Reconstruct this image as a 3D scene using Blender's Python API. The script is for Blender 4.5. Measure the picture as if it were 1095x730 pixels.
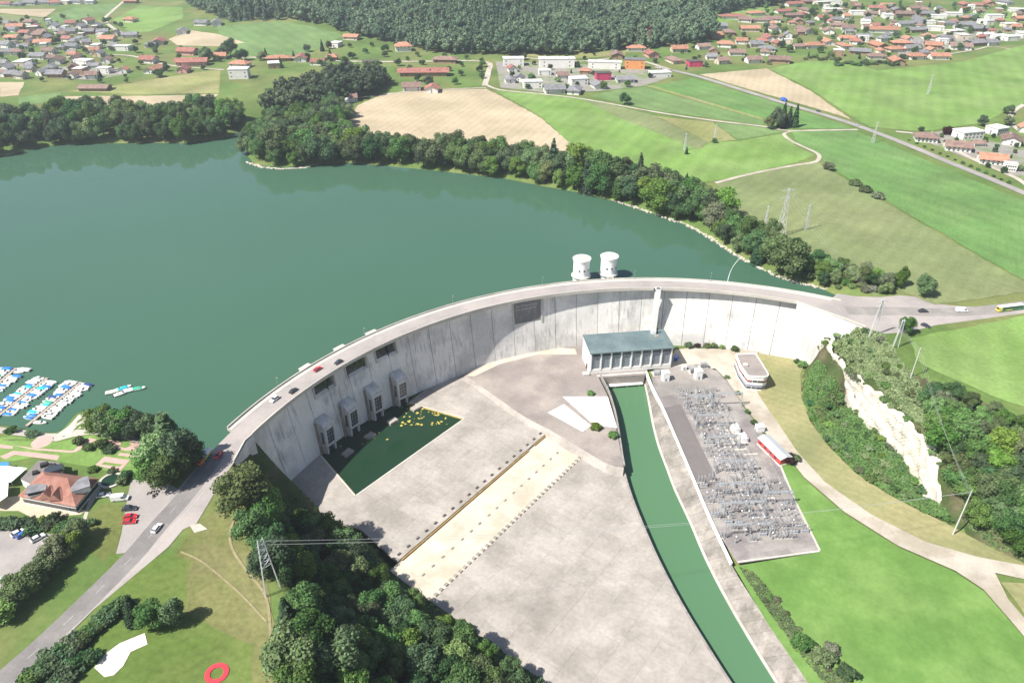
import bpy, bmesh, math, random
import numpy as np
from mathutils import Vector, Matrix
from mathutils.geometry import delaunay_2d_cdt
from mathutils.bvhtree import BVHTree

for o in list(bpy.data.objects):
    bpy.data.objects.remove(o)
S = bpy.context.scene
COL = S.collection
random.seed(7)
RNG = np.random.default_rng(7)
R = math.radians

# ------------------------------------------------------------------ camera
FPX, PITCH, CAMZ = 780.0, R(31.3), 200.0          # focal length in photo pixels, tilt, height over the dam crest
cam_d = bpy.data.cameras.new('camera')
cam_d.sensor_width = 36.0
cam_d.lens = 36.0 * FPX / 1095.0
cam_d.clip_start = 1.0
cam_d.clip_end = 20000.0
cam = bpy.data.objects.new('camera', cam_d)
COL.objects.link(cam)
cam.location = (0, 0, CAMZ)
cam.rotation_euler = (math.pi / 2 - PITCH, 0, 0)
S.camera = cam

# ------------------------------------------------------------------ sky, sun, exposure
SUN_EL = R(51)
SHADOW_AZ = R(29)                                   # shadows fall towards +x, a little away from the camera
W = bpy.data.worlds.new('World')
S.world = W
W.use_nodes = True
wn = W.node_tree
sky = wn.nodes.new('ShaderNodeTexSky')
sky.sky_type = 'NISHITA'
sky.sun_disc = False
sky.sun_elevation = SUN_EL
sun_dir = Vector((-math.cos(SHADOW_AZ) * math.cos(SUN_EL), -math.sin(SHADOW_AZ) * math.cos(SUN_EL), math.sin(SUN_EL)))
sky.sun_rotation = math.atan2(sun_dir.x, sun_dir.y)
sky.altitude = 600
sky.dust_density = 1.6
bg = wn.nodes['Background']
bg.inputs['Strength'].default_value = 0.072
wn.links.new(sky.outputs[0], bg.inputs['Color'])
sl = bpy.data.lights.new('sun', 'SUN')
sl.energy = 5.0
sl.angle = R(0.53)
sl.color = (1.0, 0.955, 0.88)
so = bpy.data.objects.new('sun', sl)
COL.objects.link(so)
so.location = (-300, -150, 500)
so.rotation_euler = sun_dir.to_track_quat('Z', 'Y').to_euler()
S.view_settings.view_transform = 'Standard'
S.view_settings.look = 'None'
S.view_settings.gamma = 1.0
S.view_settings.use_curve_mapping = False
S.view_settings.exposure = 0.9
HAZE_D = 0.00012

# ------------------------------------------------------------------ pixel -> place
CP, SP = math.cos(PITCH), math.sin(PITCH)
def ray(px, py):
    x = (px - 547.5) / FPX
    y = -(py - 365.0) / FPX
    return x, CP + y * SP, -SP + y * CP
def at(px, py, z=0.0):
    x, y, d = ray(px, py)
    t = (CAMZ - z) / -d
    return Vector((x * t, y * t, z))
def h_up(x, y):
    """gentle plateau: level near the dam, rising slowly southwards, a wooded hill behind"""
    x = np.asarray(x, float); y = np.asarray(y, float)
    q = y - 560.0
    b = 0.020 * (np.sqrt(q * q + 90.0 ** 2) + q) / 2 - 0.020 * (np.sqrt(560.0 ** 2 + 90 ** 2) - 560.0) / 2
    s = np.clip((y - 1080) / 600, 0, 1); s = s * s * (3 - 2 * s)
    g = np.exp(-(((x + 60) / 470.0) ** 4))
    return b + 42 * s * g
def up(px, py, dz=0.0):
    x, y, d = ray(px, py)
    z = 0.0
    for _ in range(25):
        t = (CAMZ - z) / -d
        z = float(h_up(x * t, y * t))
    return Vector((x * t, y * t, z + dz))
def poly(pts, z):
    return [at(p[0], p[1], z) for p in pts]
def mpp(v):
    """metres per photo pixel at a place"""
    return (v.y * CP - (v.z - CAMZ) * SP) / FPX

# ------------------------------------------------------------------ scene helpers
def tag(o, label, cat=None, group=None, kind=None):
    o['label'] = label
    if cat: o['category'] = cat
    if group: o['group'] = group
    if kind: o['kind'] = kind
    return o
def empty(name, loc=(0, 0, 0), rz=0.0):
    o = bpy.data.objects.new(name, None)
    o.empty_display_size = 0.5
    COL.objects.link(o)
    o.location = loc
    o.rotation_euler = (0, 0, rz)
    return o
def link(name, me, parent=None, loc=(0, 0, 0), rz=0.0):
    o = bpy.data.objects.new(name, me)
    COL.objects.link(o)
    o.location = loc
    o.rotation_euler = (0, 0, rz)
    if parent: o.parent = parent
    return o
def copy_tree(src, parent=None):
    c = src.copy()
    COL.objects.link(c)
    c.parent = parent
    for ch in src.children:
        copy_tree(ch, c)
    return c

class MB:
    """mesh builder: everything added becomes ONE mesh"""
    def __init__(s):
        s.v = []; s.f = []; s.m = []; s.mats = []; s.cur = 0; s.smooth = False
    def mat(s, m):
        if m not in s.mats: s.mats.append(m)
        s.cur = s.mats.index(m); return s
    def add(s, vs, fs):
        b = len(s.v)
        s.v.extend([tuple(v) for v in vs])
        for f in fs:
            s.f.append(tuple(b + i for i in f)); s.m.append(s.cur)
        return s
    def box(s, c, size, rz=0.0, taper=1.0):
        cx, cy, cz = c; sx, sy, sz = size[0] / 2, size[1] / 2, size[2] / 2
        ca, sa = math.cos(rz), math.sin(rz)
        vs = []
        for dz, k in ((-sz, 1.0), (sz, taper)):
            for dx, dy in ((-sx, -sy), (sx, -sy), (sx, sy), (-sx, sy)):
                dx *= k; dy *= k
                vs.append((cx + dx * ca - dy * sa, cy + dx * sa + dy * ca, cz + dz))
        return s.add(vs, [(0, 3, 2, 1), (4, 5, 6, 7), (0, 1, 5, 4), (1, 2, 6, 5), (2, 3, 7, 6), (3, 0, 4, 7)])
    def prism(s, pts, z0, z1):
        """closed outline (x, y) extruded from z0 to z1; z1 may be a list"""
        n = len(pts)
        a = sum(pts[i][0] * pts[(i + 1) % n][1] - pts[(i + 1) % n][0] * pts[i][1] for i in range(n))
        if a < 0: pts = list(reversed(pts))
        vs = [(p[0], p[1], z0) for p in pts] + [(p[0], p[1], z1) for p in pts]
        fs = [tuple(range(n, 2 * n)), tuple(range(n - 1, -1, -1))]
        fs += [(i, (i + 1) % n, n + (i + 1) % n, n + i) for i in range(n)]
        return s.add(vs, fs)
    def tube(s, p0, p1, r0, r1=None, n=8, caps=True):
        r1 = r0 if r1 is None else r1
        p0 = Vector(p0); p1 = Vector(p1)
        d = (p1 - p0).normalized()
        a = d.orthogonal().normalized(); b = d.cross(a)
        vs = []
        for p, r in ((p0, r0), (p1, r1)):
            for i in range(n):
                t = 2 * math.pi * i / n
                vs.append(p + (a * math.cos(t) + b * math.sin(t)) * r)
        fs = [(i, (i + 1) % n, n + (i + 1) % n, n + i) for i in range(n)]
        if caps: fs += [tuple(range(n - 1, -1, -1)), tuple(range(n, 2 * n))]
        return s.add(vs, fs)
    def lathe(s, prof, c=(0, 0), n=24):
        """(radius, z) profile turned round the vertical through c"""
        vs = []
        for r, z in prof:
            for i in range(n):
                t = 2 * math.pi * i / n
                vs.append((c[0] + r * math.cos(t), c[1] + r * math.sin(t), z))
        fs = []
        for k in range(len(prof) - 1):
            for i in range(n):
                j = (i + 1) % n
                fs.append((k * n + i, k * n + j, (k + 1) * n + j, (k + 1) * n + i))
        fs.append(tuple(range((len(prof) - 1) * n, len(prof) * n)))
        fs.append(tuple(range(n - 1, -1, -1)))
        return s.add(vs, fs)
    def mesh(s, name, smooth=False):
        me = bpy.data.meshes.new(name)
        me.from_pydata(s.v, [], s.f)
        for m in s.mats: me.materials.append(m)
        me.polygons.foreach_set('material_index', s.m)
        if smooth: me.polygons.foreach_set('use_smooth', [True] * len(s.f))
        me.update()
        return me
    def build(s, name, parent=None, loc=(0, 0, 0), rz=0.0, smooth=False):
        return link(name, s.mesh(name, smooth), parent, loc, rz)

def np_mesh(name, verts, faces, mats, mat_idx=None, smooth=False):
    """fast mesh from arrays; faces is an (n, k) array"""
    me = bpy.data.meshes.new(name)
    verts = np.ascontiguousarray(verts, np.float32); faces = np.ascontiguousarray(faces, np.int32)
    n, k = faces.shape
    me.vertices.add(len(verts)); me.vertices.foreach_set('co', verts.ravel())
    me.loops.add(n * k); me.loops.foreach_set('vertex_index', faces.ravel())
    me.polygons.add(n)
    me.polygons.foreach_set('loop_start', np.arange(0, n * k, k, dtype=np.int32))
    for m in mats: me.materials.append(m)
    if mat_idx is not None: me.polygons.foreach_set('material_index', np.asarray(mat_idx, np.int32))
    if smooth: me.polygons.foreach_set('use_smooth', np.ones(n, bool))
    me.update(calc_edges=True)
    me.validate()
    return me

def clip_convex(subj, win):
    """Sutherland-Hodgman: outline subj cut by the convex counter-clockwise outline win"""
    out = [tuple(p[:2]) for p in subj]
    n = len(win)
    for i in range(n):
        ax, ay = win[i][:2]; bx, by = win[(i + 1) % n][:2]
        inp, out = out, []
        if not inp: return []
        def side(p): return (bx - ax) * (p[1] - ay) - (by - ay) * (p[0] - ax)
        for j in range(len(inp)):
            p, q = inp[j - 1], inp[j]
            sp, sq = side(p), side(q)
            if sq >= 0:
                if sp < 0:
                    t = sp / (sp - sq); out.append((p[0] + (q[0] - p[0]) * t, p[1] + (q[1] - p[1]) * t))
                out.append(q)
            elif sp >= 0:
                t = sp / (sp - sq); out.append((p[0] + (q[0] - p[0]) * t, p[1] + (q[1] - p[1]) * t))
    res = []
    for p in out:
        if not res or math.hypot(p[0] - res[-1][0], p[1] - res[-1][1]) > 0.05: res.append(p)
    if len(res) > 1 and math.hypot(res[0][0] - res[-1][0], res[0][1] - res[-1][1]) <= 0.05: res.pop()
    return res
def area2(p):
    return 0.5 * sum(p[i - 1][0] * p[i][1] - p[i][0] * p[i - 1][1] for i in range(len(p)))
def inside(P, X, Y):
    """even-odd test, arrays X, Y against outline P"""
    X = np.asarray(X, float); Y = np.asarray(Y, float)
    r = np.zeros(X.shape, bool)
    n = len(P)
    for i in range(n):
        x1, y1 = P[i - 1][0], P[i - 1][1]; x2, y2 = P[i][0], P[i][1]
        if y1 == y2: continue
        c = ((y1 > Y) != (y2 > Y)) & (X < (x2 - x1) * (Y - y1) / (y2 - y1) + x1)
        r ^= c
    return r
def dist_poly(P, X, Y, closed=True):
    d = np.full(np.shape(X), 1e9)
    n = len(P)
    for i in range(0 if closed else 1, n):
        x1, y1 = P[i - 1][0], P[i - 1][1]; x2, y2 = P[i][0], P[i][1]
        L = (x2 - x1) ** 2 + (y2 - y1) ** 2 + 1e-9
        t = np.clip(((X - x1) * (x2 - x1) + (Y - y1) * (y2 - y1)) / L, 0, 1)
        d = np.minimum(d, np.hypot(X - x1 - t * (x2 - x1), Y - y1 - t * (y2 - y1)))
    return d

# ------------------------------------------------------------------ materials
MATS = {}
def material(name, col, rough=0.85, var=0.25, scale=0.15, fine=1.5, rnd=0.0, bump=0.0, bscale=2.0, spec=0.3,
             alt=None, alt_scale=0.05, alt_lo=0.45, alt_hi=0.6, metal=0.0, streak=None, streak_w=0.6,
             stripes=None, hue=0.0, streak_mask=False, flow=None):
    """one procedural surface: base colour, two scales of noise, patches of a second colour, optional
    vertical streaks, mowing stripes (angle, width, amount) and a random tone for each object"""
    if name in MATS: return MATS[name]
    m = bpy.data.materials.new(name); m.use_nodes = True
    nt = m.node_tree; N = nt.nodes; L = nt.links
    b = N['Principled BSDF']
    b.inputs['Roughness'].default_value = rough
    b.inputs['Specular IOR Level'].default_value = spec
    b.inputs['Metallic'].default_value = metal
    geo = N.new('ShaderNodeNewGeometry')
    pos = geo.outputs['Position']
    rgb = N.new('ShaderNodeRGB'); rgb.outputs[0].default_value = (*col, 1)
    cur = rgb.outputs[0]
    def noise(sc, det=4.0, rgh=0.55, vec=pos):
        n = N.new('ShaderNodeTexNoise'); n.inputs['Scale'].default_value = sc
        n.inputs['Detail'].default_value = det; n.inputs['Roughness'].default_value = rgh
        L.new(vec, n.inputs['Vector']); return n.outputs['Fac']
    def remap(f, a, bb, lo, hi):
        r = N.new('ShaderNodeMapRange'); L.new(f, r.inputs[0])
        r.inputs[1].default_value = a; r.inputs[2].default_value = bb
        r.inputs[3].default_value = lo; r.inputs[4].default_value = hi; return r.outputs[0]
    def mixc(f, a, bc):
        x = N.new('ShaderNodeMix'); x.data_type = 'RGBA'
        L.new(f, x.inputs['Factor'])
        if hasattr(a, 'links'): L.new(a, x.inputs['A'])
        else: x.inputs['A'].default_value = (*a, 1)
        if hasattr(bc, 'links'): L.new(bc, x.inputs['B'])
        else: x.inputs['B'].default_value = (*bc, 1)
        return x.outputs['Result']
    def mul(c, f):
        x = N.new('ShaderNodeVectorMath'); x.operation = 'SCALE'
        L.new(c, x.inputs[0]); L.new(f, x.inputs['Scale']); return x.outputs[0]
    if alt:
        cur = mixc(remap(noise(alt_scale, 5, 0.6), alt_lo, alt_hi, 0, 1), cur, alt)
    if streak:
        mp = N.new('ShaderNodeMapping'); mp.inputs['Scale'].default_value = (1, 1, 0.06)
        L.new(pos, mp.inputs['Vector'])
        sf = remap(noise(0.55, 6, 0.65, mp.outputs[0]), 0.5, 0.72, 0, streak_w)
        if streak_mask:
            mm = N.new('ShaderNodeMath'); mm.operation = 'MULTIPLY'; L.new(sf, mm.inputs[0]); L.new(remap(noise(0.035, 3, 0.5), 0.42, 0.58, 0.12, 1.0), mm.inputs[1]); sf = mm.outputs[0]
        cur = mixc(sf, cur, streak)
    if flow:
        fa, fc, fw = flow
        mp = N.new('ShaderNodeMapping'); mp.vector_type = 'TEXTURE'; mp.inputs['Rotation'].default_value = (0, 0, fa); mp.inputs['Scale'].default_value = (12, 1, 1)
        L.new(pos, mp.inputs['Vector'])
        cur = mixc(remap(noise(0.35, 6, 0.68, mp.outputs[0]), 0.5, 0.75, 0, fw), cur, fc)
    if stripes:
        ang, wid, amt = stripes
        mp = N.new('ShaderNodeMapping'); mp.inputs['Rotation'].default_value = (0, 0, ang)
        L.new(pos, mp.inputs['Vector'])
        wv = N.new('ShaderNodeTexWave'); wv.inputs['Scale'].default_value = 0.314 / wid
        wv.inputs['Distortion'].default_value = 1.2; wv.inputs['Detail Scale'].default_value = 0.4
        L.new(mp.outputs[0], wv.inputs['Vector'])
        cur = mul(cur, remap(wv.outputs['Fac'], 0, 1, 1 - amt, 1 + amt))
    if var:
        cur = mul(cur, remap(noise(scale, 5, 0.6), 0.3, 0.7, 1 - var, 1 + var))
        cur = mul(cur, remap(noise(fine, 3, 0.6), 0.3, 0.7, 1 - var * 0.6, 1 + var * 0.6))
    if rnd or hue:
        oi = N.new('ShaderNodeObjectInfo')
        if rnd: cur = mul(cur, remap(oi.outputs['Random'], 0, 1, 1 - rnd, 1 + rnd))
        if hue:
            h = N.new('ShaderNodeHueSaturation')
            ml = N.new('ShaderNodeMath'); ml.operation = 'MULTIPLY'; ml.inputs[1].default_value = 7.31
            fr = N.new('ShaderNodeMath'); fr.operation = 'FRACT'
            L.new(oi.outputs['Random'], ml.inputs[0]); L.new(ml.outputs[0], fr.inputs[0])
            L.new(remap(fr.outputs[0], 0, 1, 0.5 - hue, 0.5 + hue), h.inputs['Hue'])
            L.new(cur, h.inputs['Color']); cur = h.outputs[0]
    L.new(cur, b.inputs['Base Color'])
    if bump:
        bp = N.new('ShaderNodeBump'); bp.inputs['Strength'].default_value = bump
        bp.inputs['Distance'].default_value = 0.3
        L.new(noise(bscale, 5, 0.65), bp.inputs['Height']); L.new(bp.outputs[0], b.inputs['Normal'])
    MATS[name] = m
    return m
def paint(name, col, rough=0.35, spec=0.5, metal=0.0):
    return material(name, col, rough, 0.05, 0.4, 3.0, spec=spec, metal=metal)
def leaf_material(name, a, b_, trans=0.3, scale=0.25):
    """foliage: two greens mixed by noise, a random tone for each plant, light shining through the leaves"""
    m = bpy.data.materials.new(name); m.use_nodes = True
    nt = m.node_tree; N = nt.nodes; L = nt.links
    for n in list(N):
        if n.type == 'BSDF_PRINCIPLED': N.remove(n)
    geo = N.new('ShaderNodeNewGeometry'); oi = N.new('ShaderNodeObjectInfo')
    ns = N.new('ShaderNodeTexNoise'); ns.inputs['Scale'].default_value = scale; ns.inputs['Detail'].default_value = 4
    L.new(geo.outputs['Position'], ns.inputs['Vector'])
    mx = N.new('ShaderNodeMix'); mx.data_type = 'RGBA'
    mr = N.new('ShaderNodeMapRange'); mr.inputs[1].default_value = 0.35; mr.inputs[2].default_value = 0.65
    L.new(ns.outputs['Fac'], mr.inputs[0]); L.new(mr.outputs[0], mx.inputs['Factor'])
    mx.inputs['A'].default_value = (*a, 1); mx.inputs['B'].default_value = (*b_, 1)
    hs = N.new('ShaderNodeHueSaturation')
    def rmap(mult, lo, hi):
        ml = N.new('ShaderNodeMath'); ml.operation = 'MULTIPLY'; ml.inputs[1].default_value = mult
        fr = N.new('ShaderNodeMath'); fr.operation = 'FRACT'
        r = N.new('ShaderNodeMapRange'); r.inputs[3].default_value = lo; r.inputs[4].default_value = hi
        L.new(oi.outputs['Random'], ml.inputs[0]); L.new(ml.outputs[0], fr.inputs[0]); L.new(fr.outputs[0], r.inputs[0])
        return r.outputs[0]
    L.new(rmap(5.77, 0.468, 0.52), hs.inputs['Hue'])
    L.new(rmap(11.3, 0.68, 1.1), hs.inputs['Saturation'])
    L.new(rmap(1.0, 0.68, 1.5), hs.inputs['Value'])
    L.new(mx.outputs['Result'], hs.inputs['Color'])
    # a slightly different tone for every leaf clump (mesh island)
    rv = N.new('ShaderNodeMapRange'); rv.inputs[3].default_value = 0.7; rv.inputs[4].default_value = 1.3
    L.new(geo.outputs['Random Per Island'], rv.inputs[0])
    sc = N.new('ShaderNodeVectorMath'); sc.operation = 'SCALE'
    L.new(hs.outputs[0], sc.inputs[0]); L.new(rv.outputs[0], sc.inputs['Scale'])
    d = N.new('ShaderNodeBsdfDiffuse'); t = N.new('ShaderNodeBsdfTranslucent'); ms = N.new('ShaderNodeMixShader')
    L.new(sc.outputs[0], d.inputs['Color']); L.new(sc.outputs[0], t.inputs['Color'])
    ms.inputs[0].default_value = trans
    L.new(d.outputs[0], ms.inputs[1]); L.new(t.outputs[0], ms.inputs[2])
    L.new(ms.outputs[0], N['Material Output'].inputs['Surface'])
    MATS[name] = m
    return m
def water_material(name, col, rough=0.06, bump=0.04, scale=0.35):
    m = bpy.data.materials.new(name); m.use_nodes = True
    nt = m.node_tree; N = nt.nodes; L = nt.links
    b = N['Principled BSDF']
    b.inputs['Roughness'].default_value = rough
    b.inputs['IOR'].default_value = 1.333
    geo = N.new('ShaderNodeNewGeometry')
    n1 = N.new('ShaderNodeTexNoise'); n1.inputs['Scale'].default_value = 0.006; n1.inputs['Detail'].default_value = 4
    L.new(geo.outputs['Position'], n1.inputs['Vector'])
    # wind patches: water a little rougher in long drifting streaks
    wm = N.new('ShaderNodeMapping'); wm.inputs['Scale'].default_value = (0.35, 1.6, 1); wm.inputs['Rotation'].default_value = (0, 0, 0.5)
    L.new(geo.outputs['Position'], wm.inputs['Vector'])
    wt = N.new('ShaderNodeTexNoise'); wt.inputs['Scale'].default_value = 0.012; wt.inputs['Detail'].default_value = 5
    L.new(wm.outputs[0], wt.inputs['Vector'])
    wr_ = N.new('ShaderNodeMapRange'); wr_.inputs[1].default_value = 0.45; wr_.inputs[2].default_value = 0.65
    wr_.inputs[3].default_value = rough; wr_.inputs[4].default_value = rough + 0.04
    L.new(wt.outputs['Fac'], wr_.inputs[0]); L.new(wr_.outputs[0], b.inputs['Roughness'])
    mx = N.new('ShaderNodeMix'); mx.data_type = 'RGBA'
    mx.inputs['A'].default_value = (col[0] * 0.85, col[1] * 0.9, col[2] * 0.85, 1)
    mx.inputs['B'].default_value = (col[0] * 1.2, col[1] * 1.1, col[2] * 1.15, 1)
    L.new(n1.outputs['Fac'], mx.inputs['Factor']); L.new(mx.outputs['Result'], b.inputs['Base Color'])
    n2 = N.new('ShaderNodeTexNoise'); n2.inputs['Scale'].default_value = scale; n2.inputs['Detail'].default_value = 3
    L.new(geo.outputs['Position'], n2.inputs['Vector'])
    bp = N.new('ShaderNodeBump'); bp.inputs['Strength'].default_value = bump; bp.inputs['Distance'].default_value = 0.2
    L.new(n2.outputs['Fac'], bp.inputs['Height']); L.new(bp.outputs[0], b.inputs['Normal'])
    MATS[name] = m
    return m

M_land = material('land_grass', (0.098, 0.155, 0.042), 0.95, 0.22, 0.02, 0.35, alt=(0.15, 0.17, 0.06), alt_scale=0.012, bump=0.3, bscale=0.8, spec=0.1)
M_slope = material('slope_soil', (0.05, 0.075, 0.025), 0.95, 0.3, 0.1, 1.0, alt=(0.1, 0.09, 0.05), alt_scale=0.06, spec=0.1)
M_rock = material('cliff_rock', (0.50, 0.465, 0.395), 0.9, 0.2, 0.15, 1.1, alt=(0.34, 0.31, 0.25), alt_scale=0.12, alt_lo=0.5, alt_hi=0.66, bump=1.0, bscale=0.6, streak=(0.3, 0.27, 0.2), streak_w=0.35)
M_conc = material('concrete_dam', (0.70, 0.68, 0.64), 0.85, 0.08, 0.05, 0.6, rnd=0.04, streak=(0.23, 0.23, 0.235), streak_w=0.85, streak_mask=True, alt=(0.50, 0.49, 0.47), alt_scale=0.045, bump=0.15)
M_conc_l = material('concrete_light', (0.48, 0.45, 0.40), 0.85, 0.12, 0.08, 1.2, rnd=0.05)
M_conc_o = material('concrete_stained', (0.34, 0.30, 0.26), 0.9, 0.2, 0.15, 1.2, alt=(0.2, 0.17, 0.14), alt_scale=0.2)
M_slab = material('concrete_apron', (0.345, 0.313, 0.28), 0.9, 0.17, 0.05, 0.7, rnd=0.06, alt=(0.275, 0.25, 0.222), alt_scale=0.06, alt_lo=0.46, alt_hi=0.64, bump=0.1, flow=(R(-38), (0.25, 0.23, 0.21), 0.6))
M_slab_l = material('concrete_apron_pale', (0.52, 0.46, 0.375), 0.9, 0.10, 0.06, 0.8, rnd=0.035, alt=(0.44, 0.38, 0.3), alt_scale=0.08)
M_dark = material('dark_recess', (0.03, 0.03, 0.03), 0.9, 0.2)
M_deck = material('deck_asphalt', (0.30, 0.275, 0.26), 0.9, 0.10, 0.06, 0.9, alt=(0.25, 0.23, 0.22), alt_scale=0.04)
M_asph = material('road_asphalt', (0.17, 0.16, 0.155), 0.9, 0.13, 0.06, 0.9, alt=(0.215, 0.2, 0.19), alt_scale=0.05)
M_asph_w = material('worn_asphalt', (0.22, 0.205, 0.19), 0.9, 0.13, 0.07, 0.9, alt=(0.28, 0.255, 0.235), alt_scale=0.05)
M_gravel = material('gravel', (0.42, 0.38, 0.32), 0.95, 0.12, 0.1, 1.6, alt=(0.33, 0.29, 0.23), alt_scale=0.06)
M_white = paint('white_paint', (0.78, 0.78, 0.76))
M_mark = material('road_marking', (0.45, 0.44, 0.42), 0.8, 0.15, 0.8, 4.0)
M_steel = material('galvanised_steel', (0.36, 0.37, 0.38), 0.5, 0.12, 0.6, 3.0, metal=0.3)
M_glass = paint('window_glass', (0.035, 0.045, 0.055), 0.08, 0.8)
M_lake = water_material('lake_water', (0.047, 0.110, 0.070), 0.012, 0.008)
M_canal = water_material('canal_water', (0.075, 0.165, 0.085), 0.12, 0.10, 0.5)
M_pool = water_material('pool_water', (0.012, 0.036, 0.019), 0.05, 0.03)

# ------------------------------------------------------------------ outlines of lake and valley (photo pixels -> places)
DC = Vector((82.56, 182.07, 0)); R_IN, R_OUT = 207.25, 220.66     # centre of the arch, edges of the crest deck
ZL, ZF, ZS1, ZS2, ZC, ZP = -3.0, -36.0, -38.0, -39.0, -43.0, -38.7  # lake, valley floor, upper and lower apron, canal, pool
def arc(r, a, z=0.0):
    return Vector((DC.x + r * math.cos(R(a)), DC.y + r * math.sin(R(a)), z))
def face_r(z):
    return 211.0 - 5.9 * max(0.0, -z / 37.0) ** 1.25
def dam_hit(px, py):
    """angle and height where the view through a pixel meets the downstream face"""
    x, y, d = ray(px, py)
    r = 208.0
    for _ in range(6):
        A = x * x + y * y; B = -2 * (x * DC.x + y * DC.y); C = DC.x ** 2 + DC.y ** 2 - r * r
        t = (-B + math.sqrt(B * B - 4 * A * C)) / (2 * A)
        z = CAMZ + d * t; r = face_r(z)
    return math.degrees(math.atan2(y * t - DC.y, x * t - DC.x)), z

shore = [(900, 318), (872, 306), (842, 300), (815, 288), (790, 275), (760, 255), (735, 241), (700, 229), (660, 216), (620, 206),
         (580, 199), (540, 191), (480, 184), (420, 178), (370, 174), (330, 177), (300, 179), (272, 176), (264, 166), (268, 152), (288, 132),
         (296, 124), (285, 126), (262, 140), (240, 148), (200, 153), (150, 153), (100, 154), (60, 155), (30, 160), (0, 167), (-150, 176), (-420, 190),
         (-520, 330), (-350, 430), (-150, 448), (0, 454), (25, 458), (45, 462), (62, 462), (72, 454), (80, 443), (90, 438), (101, 439), (104, 442), (100, 447), (112, 452), (140, 462),
         (158, 470), (180, 480), (205, 486), (226, 484)]
LAKE = [at(p[0], p[1], ZL) for p in shore]
LAKE += [arc(214, a, ZL) for a in range(164, 55, -4)]
RIM_R = [at(922, 349), at(945, 368), at(962, 392), Vector((206, 290, 0)), Vector((222, 271, 0)), Vector((242, 250, 0)), Vector((262, 222, 0)), Vector((282, 178, 0)), Vector((306, 100, 0)), Vector((350, -60, 0))]
rim_l = [(400, 900), (352, 740), (337, 700), (322, 660), (308, 625), (288, 580), (268, 540), (258, 515), (251, 497)]
VALLEY = [arc(211, a) for a in range(160, 60, -5)] + RIM_R + [Vector((420, -260, 0)), Vector((-40, -260, 0))] + [at(*p, -1) for p in rim_l]
cliff_t = [(884, 364, -9), (892, 377, -9), (905, 391, -9), (920, 406, -9.5), (940, 420, -10), (958, 437, -11), (975, 455, -13), (990, 468, -15), (1006, 490, -19), (1024, 518, -26)]
cliff_b = [(880, 371, -22), (884, 386, -22), (895, 403, -22), (908, 419, -22), (914, 434, -23), (923, 448, -24), (944, 463, -25), (962, 482, -28), (977, 504, -31), (992, 531, -34), (1008, 541, -34.5)]
talus_a = [(872, 384), (860, 398), (858, 425), (867, 450), (885, 475), (915, 505), (950, 528), (985, 548), (1020, 563), (1060, 585), (1100, 604), (1185, 672)]
toe_l = [(308, 512), (345, 549), (385, 573), (420, 612), (475, 652), (560, 712), (605, 745), (720, 850)]

TV, TE = [], []
def tin_line(pts, closed=False):
    b = len(TV); TV.extend(pts)
    TE.extend([(b + i, b + i + 1) for i in range(len(pts) - 1)])
    if closed: TE.append((b + len(pts) - 1, b))
def dam_foot(a):
    return float(np.interp(a, [57, 60, 63, 66, 150, 153, 157, 160], [-3, -20, -33, -37, -40, -40, -20, -4]))
tin_line([arc(211, a, dam_foot(a)) for a in range(160, 60, -5)] + RIM_R + [Vector((420, -260, -5)), Vector((-40, -260, -5))] + [at(*p, -1) for p in rim_l], True)
CL_T = [at(*p) for p in cliff_t]; CL_B = [at(*p) for p in cliff_b]
tin_line(CL_T)
tin_line(CL_B)
tin_line([at(*p, ZF - 0.3) for p in talus_a] + [Vector((290, -210, ZF - 0.3))])
mid = [(at(*p, -1).to_2d().lerp(at(*q, -40).to_2d(), 0.3)) for p, q in (((258, 515), (308, 512)), ((288, 580), (345, 549)), ((308, 625), (385, 573)), ((322, 660), (420, 612)), ((337, 700), (475, 652)), ((352, 740), (560, 712)), ((400, 900), (720, 850)))]
tin_line([Vector((p.x, p.y, -23)) for p in mid])  # steep drop below the rim, shaped to throw the lower slope into shadow
tin_line([at(*p, -40) for p in toe_l] + [Vector((90, -210, -40))])
tv2 = [Vector((v.x, v.y)) for v in TV]
cv, ce, cf, ov, oe, of_ = delaunay_2d_cdt(tv2, TE, [], 0, 1e-4)
tz = [sum(TV[i].z for i in o) / len(o) if o else ZF for o in ov]
TIN = BVHTree.FromPolygons([(v.x, v.y, z) for v, z in zip(cv, tz)], [tuple(f) for f in cf])
CLIFF = CL_T + list(reversed(CL_B))
FLOOR = [arc(206, a) for a in range(153, 64, -4)] + [at(*p, ZF) for p in talus_a] + [Vector((290, -200, 0)), Vector((90, -200, 0))] + [at(*p, ZF) for p in reversed(toe_l)]

# lower works: everything inside is built as concrete, the soil lies deep below
bank_top = [(691, 398), (698, 416), (709, 437), (724.5, 473), (742, 514), (752.7, 540), (763, 563.5), (782, 603), (797, 628), (820, 663), (866, 730), (940, 840)]
slab_edge = [(641, 404), (650, 421), (657, 443), (662, 470), (667, 502), (676, 532), (688, 562), (703, 596), (727, 642), (756, 690), (785, 735), (850, 830)]
water_r = [(688.5, 405), (693, 425), (697.5, 450), (704, 476), (713, 500), (722, 524), (738, 558), (756, 600), (780, 646), (806, 690), (832, 732), (900, 840)]
BANK_T = [at(*p, ZF) for p in bank_top]; SLAB_E = [at(*p, ZS2) for p in slab_edge]; WAT_R = [at(*p, ZC) for p in water_r]
WORKS = [at(*p, -38.5) for p in toe_l] + [Vector((175, 60, 0))] + list(reversed(BANK_T)) + [at(692, 392, ZF), at(620, 395, ZF)] + [arc(203, a) for a in range(108, 151, 4)]
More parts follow.
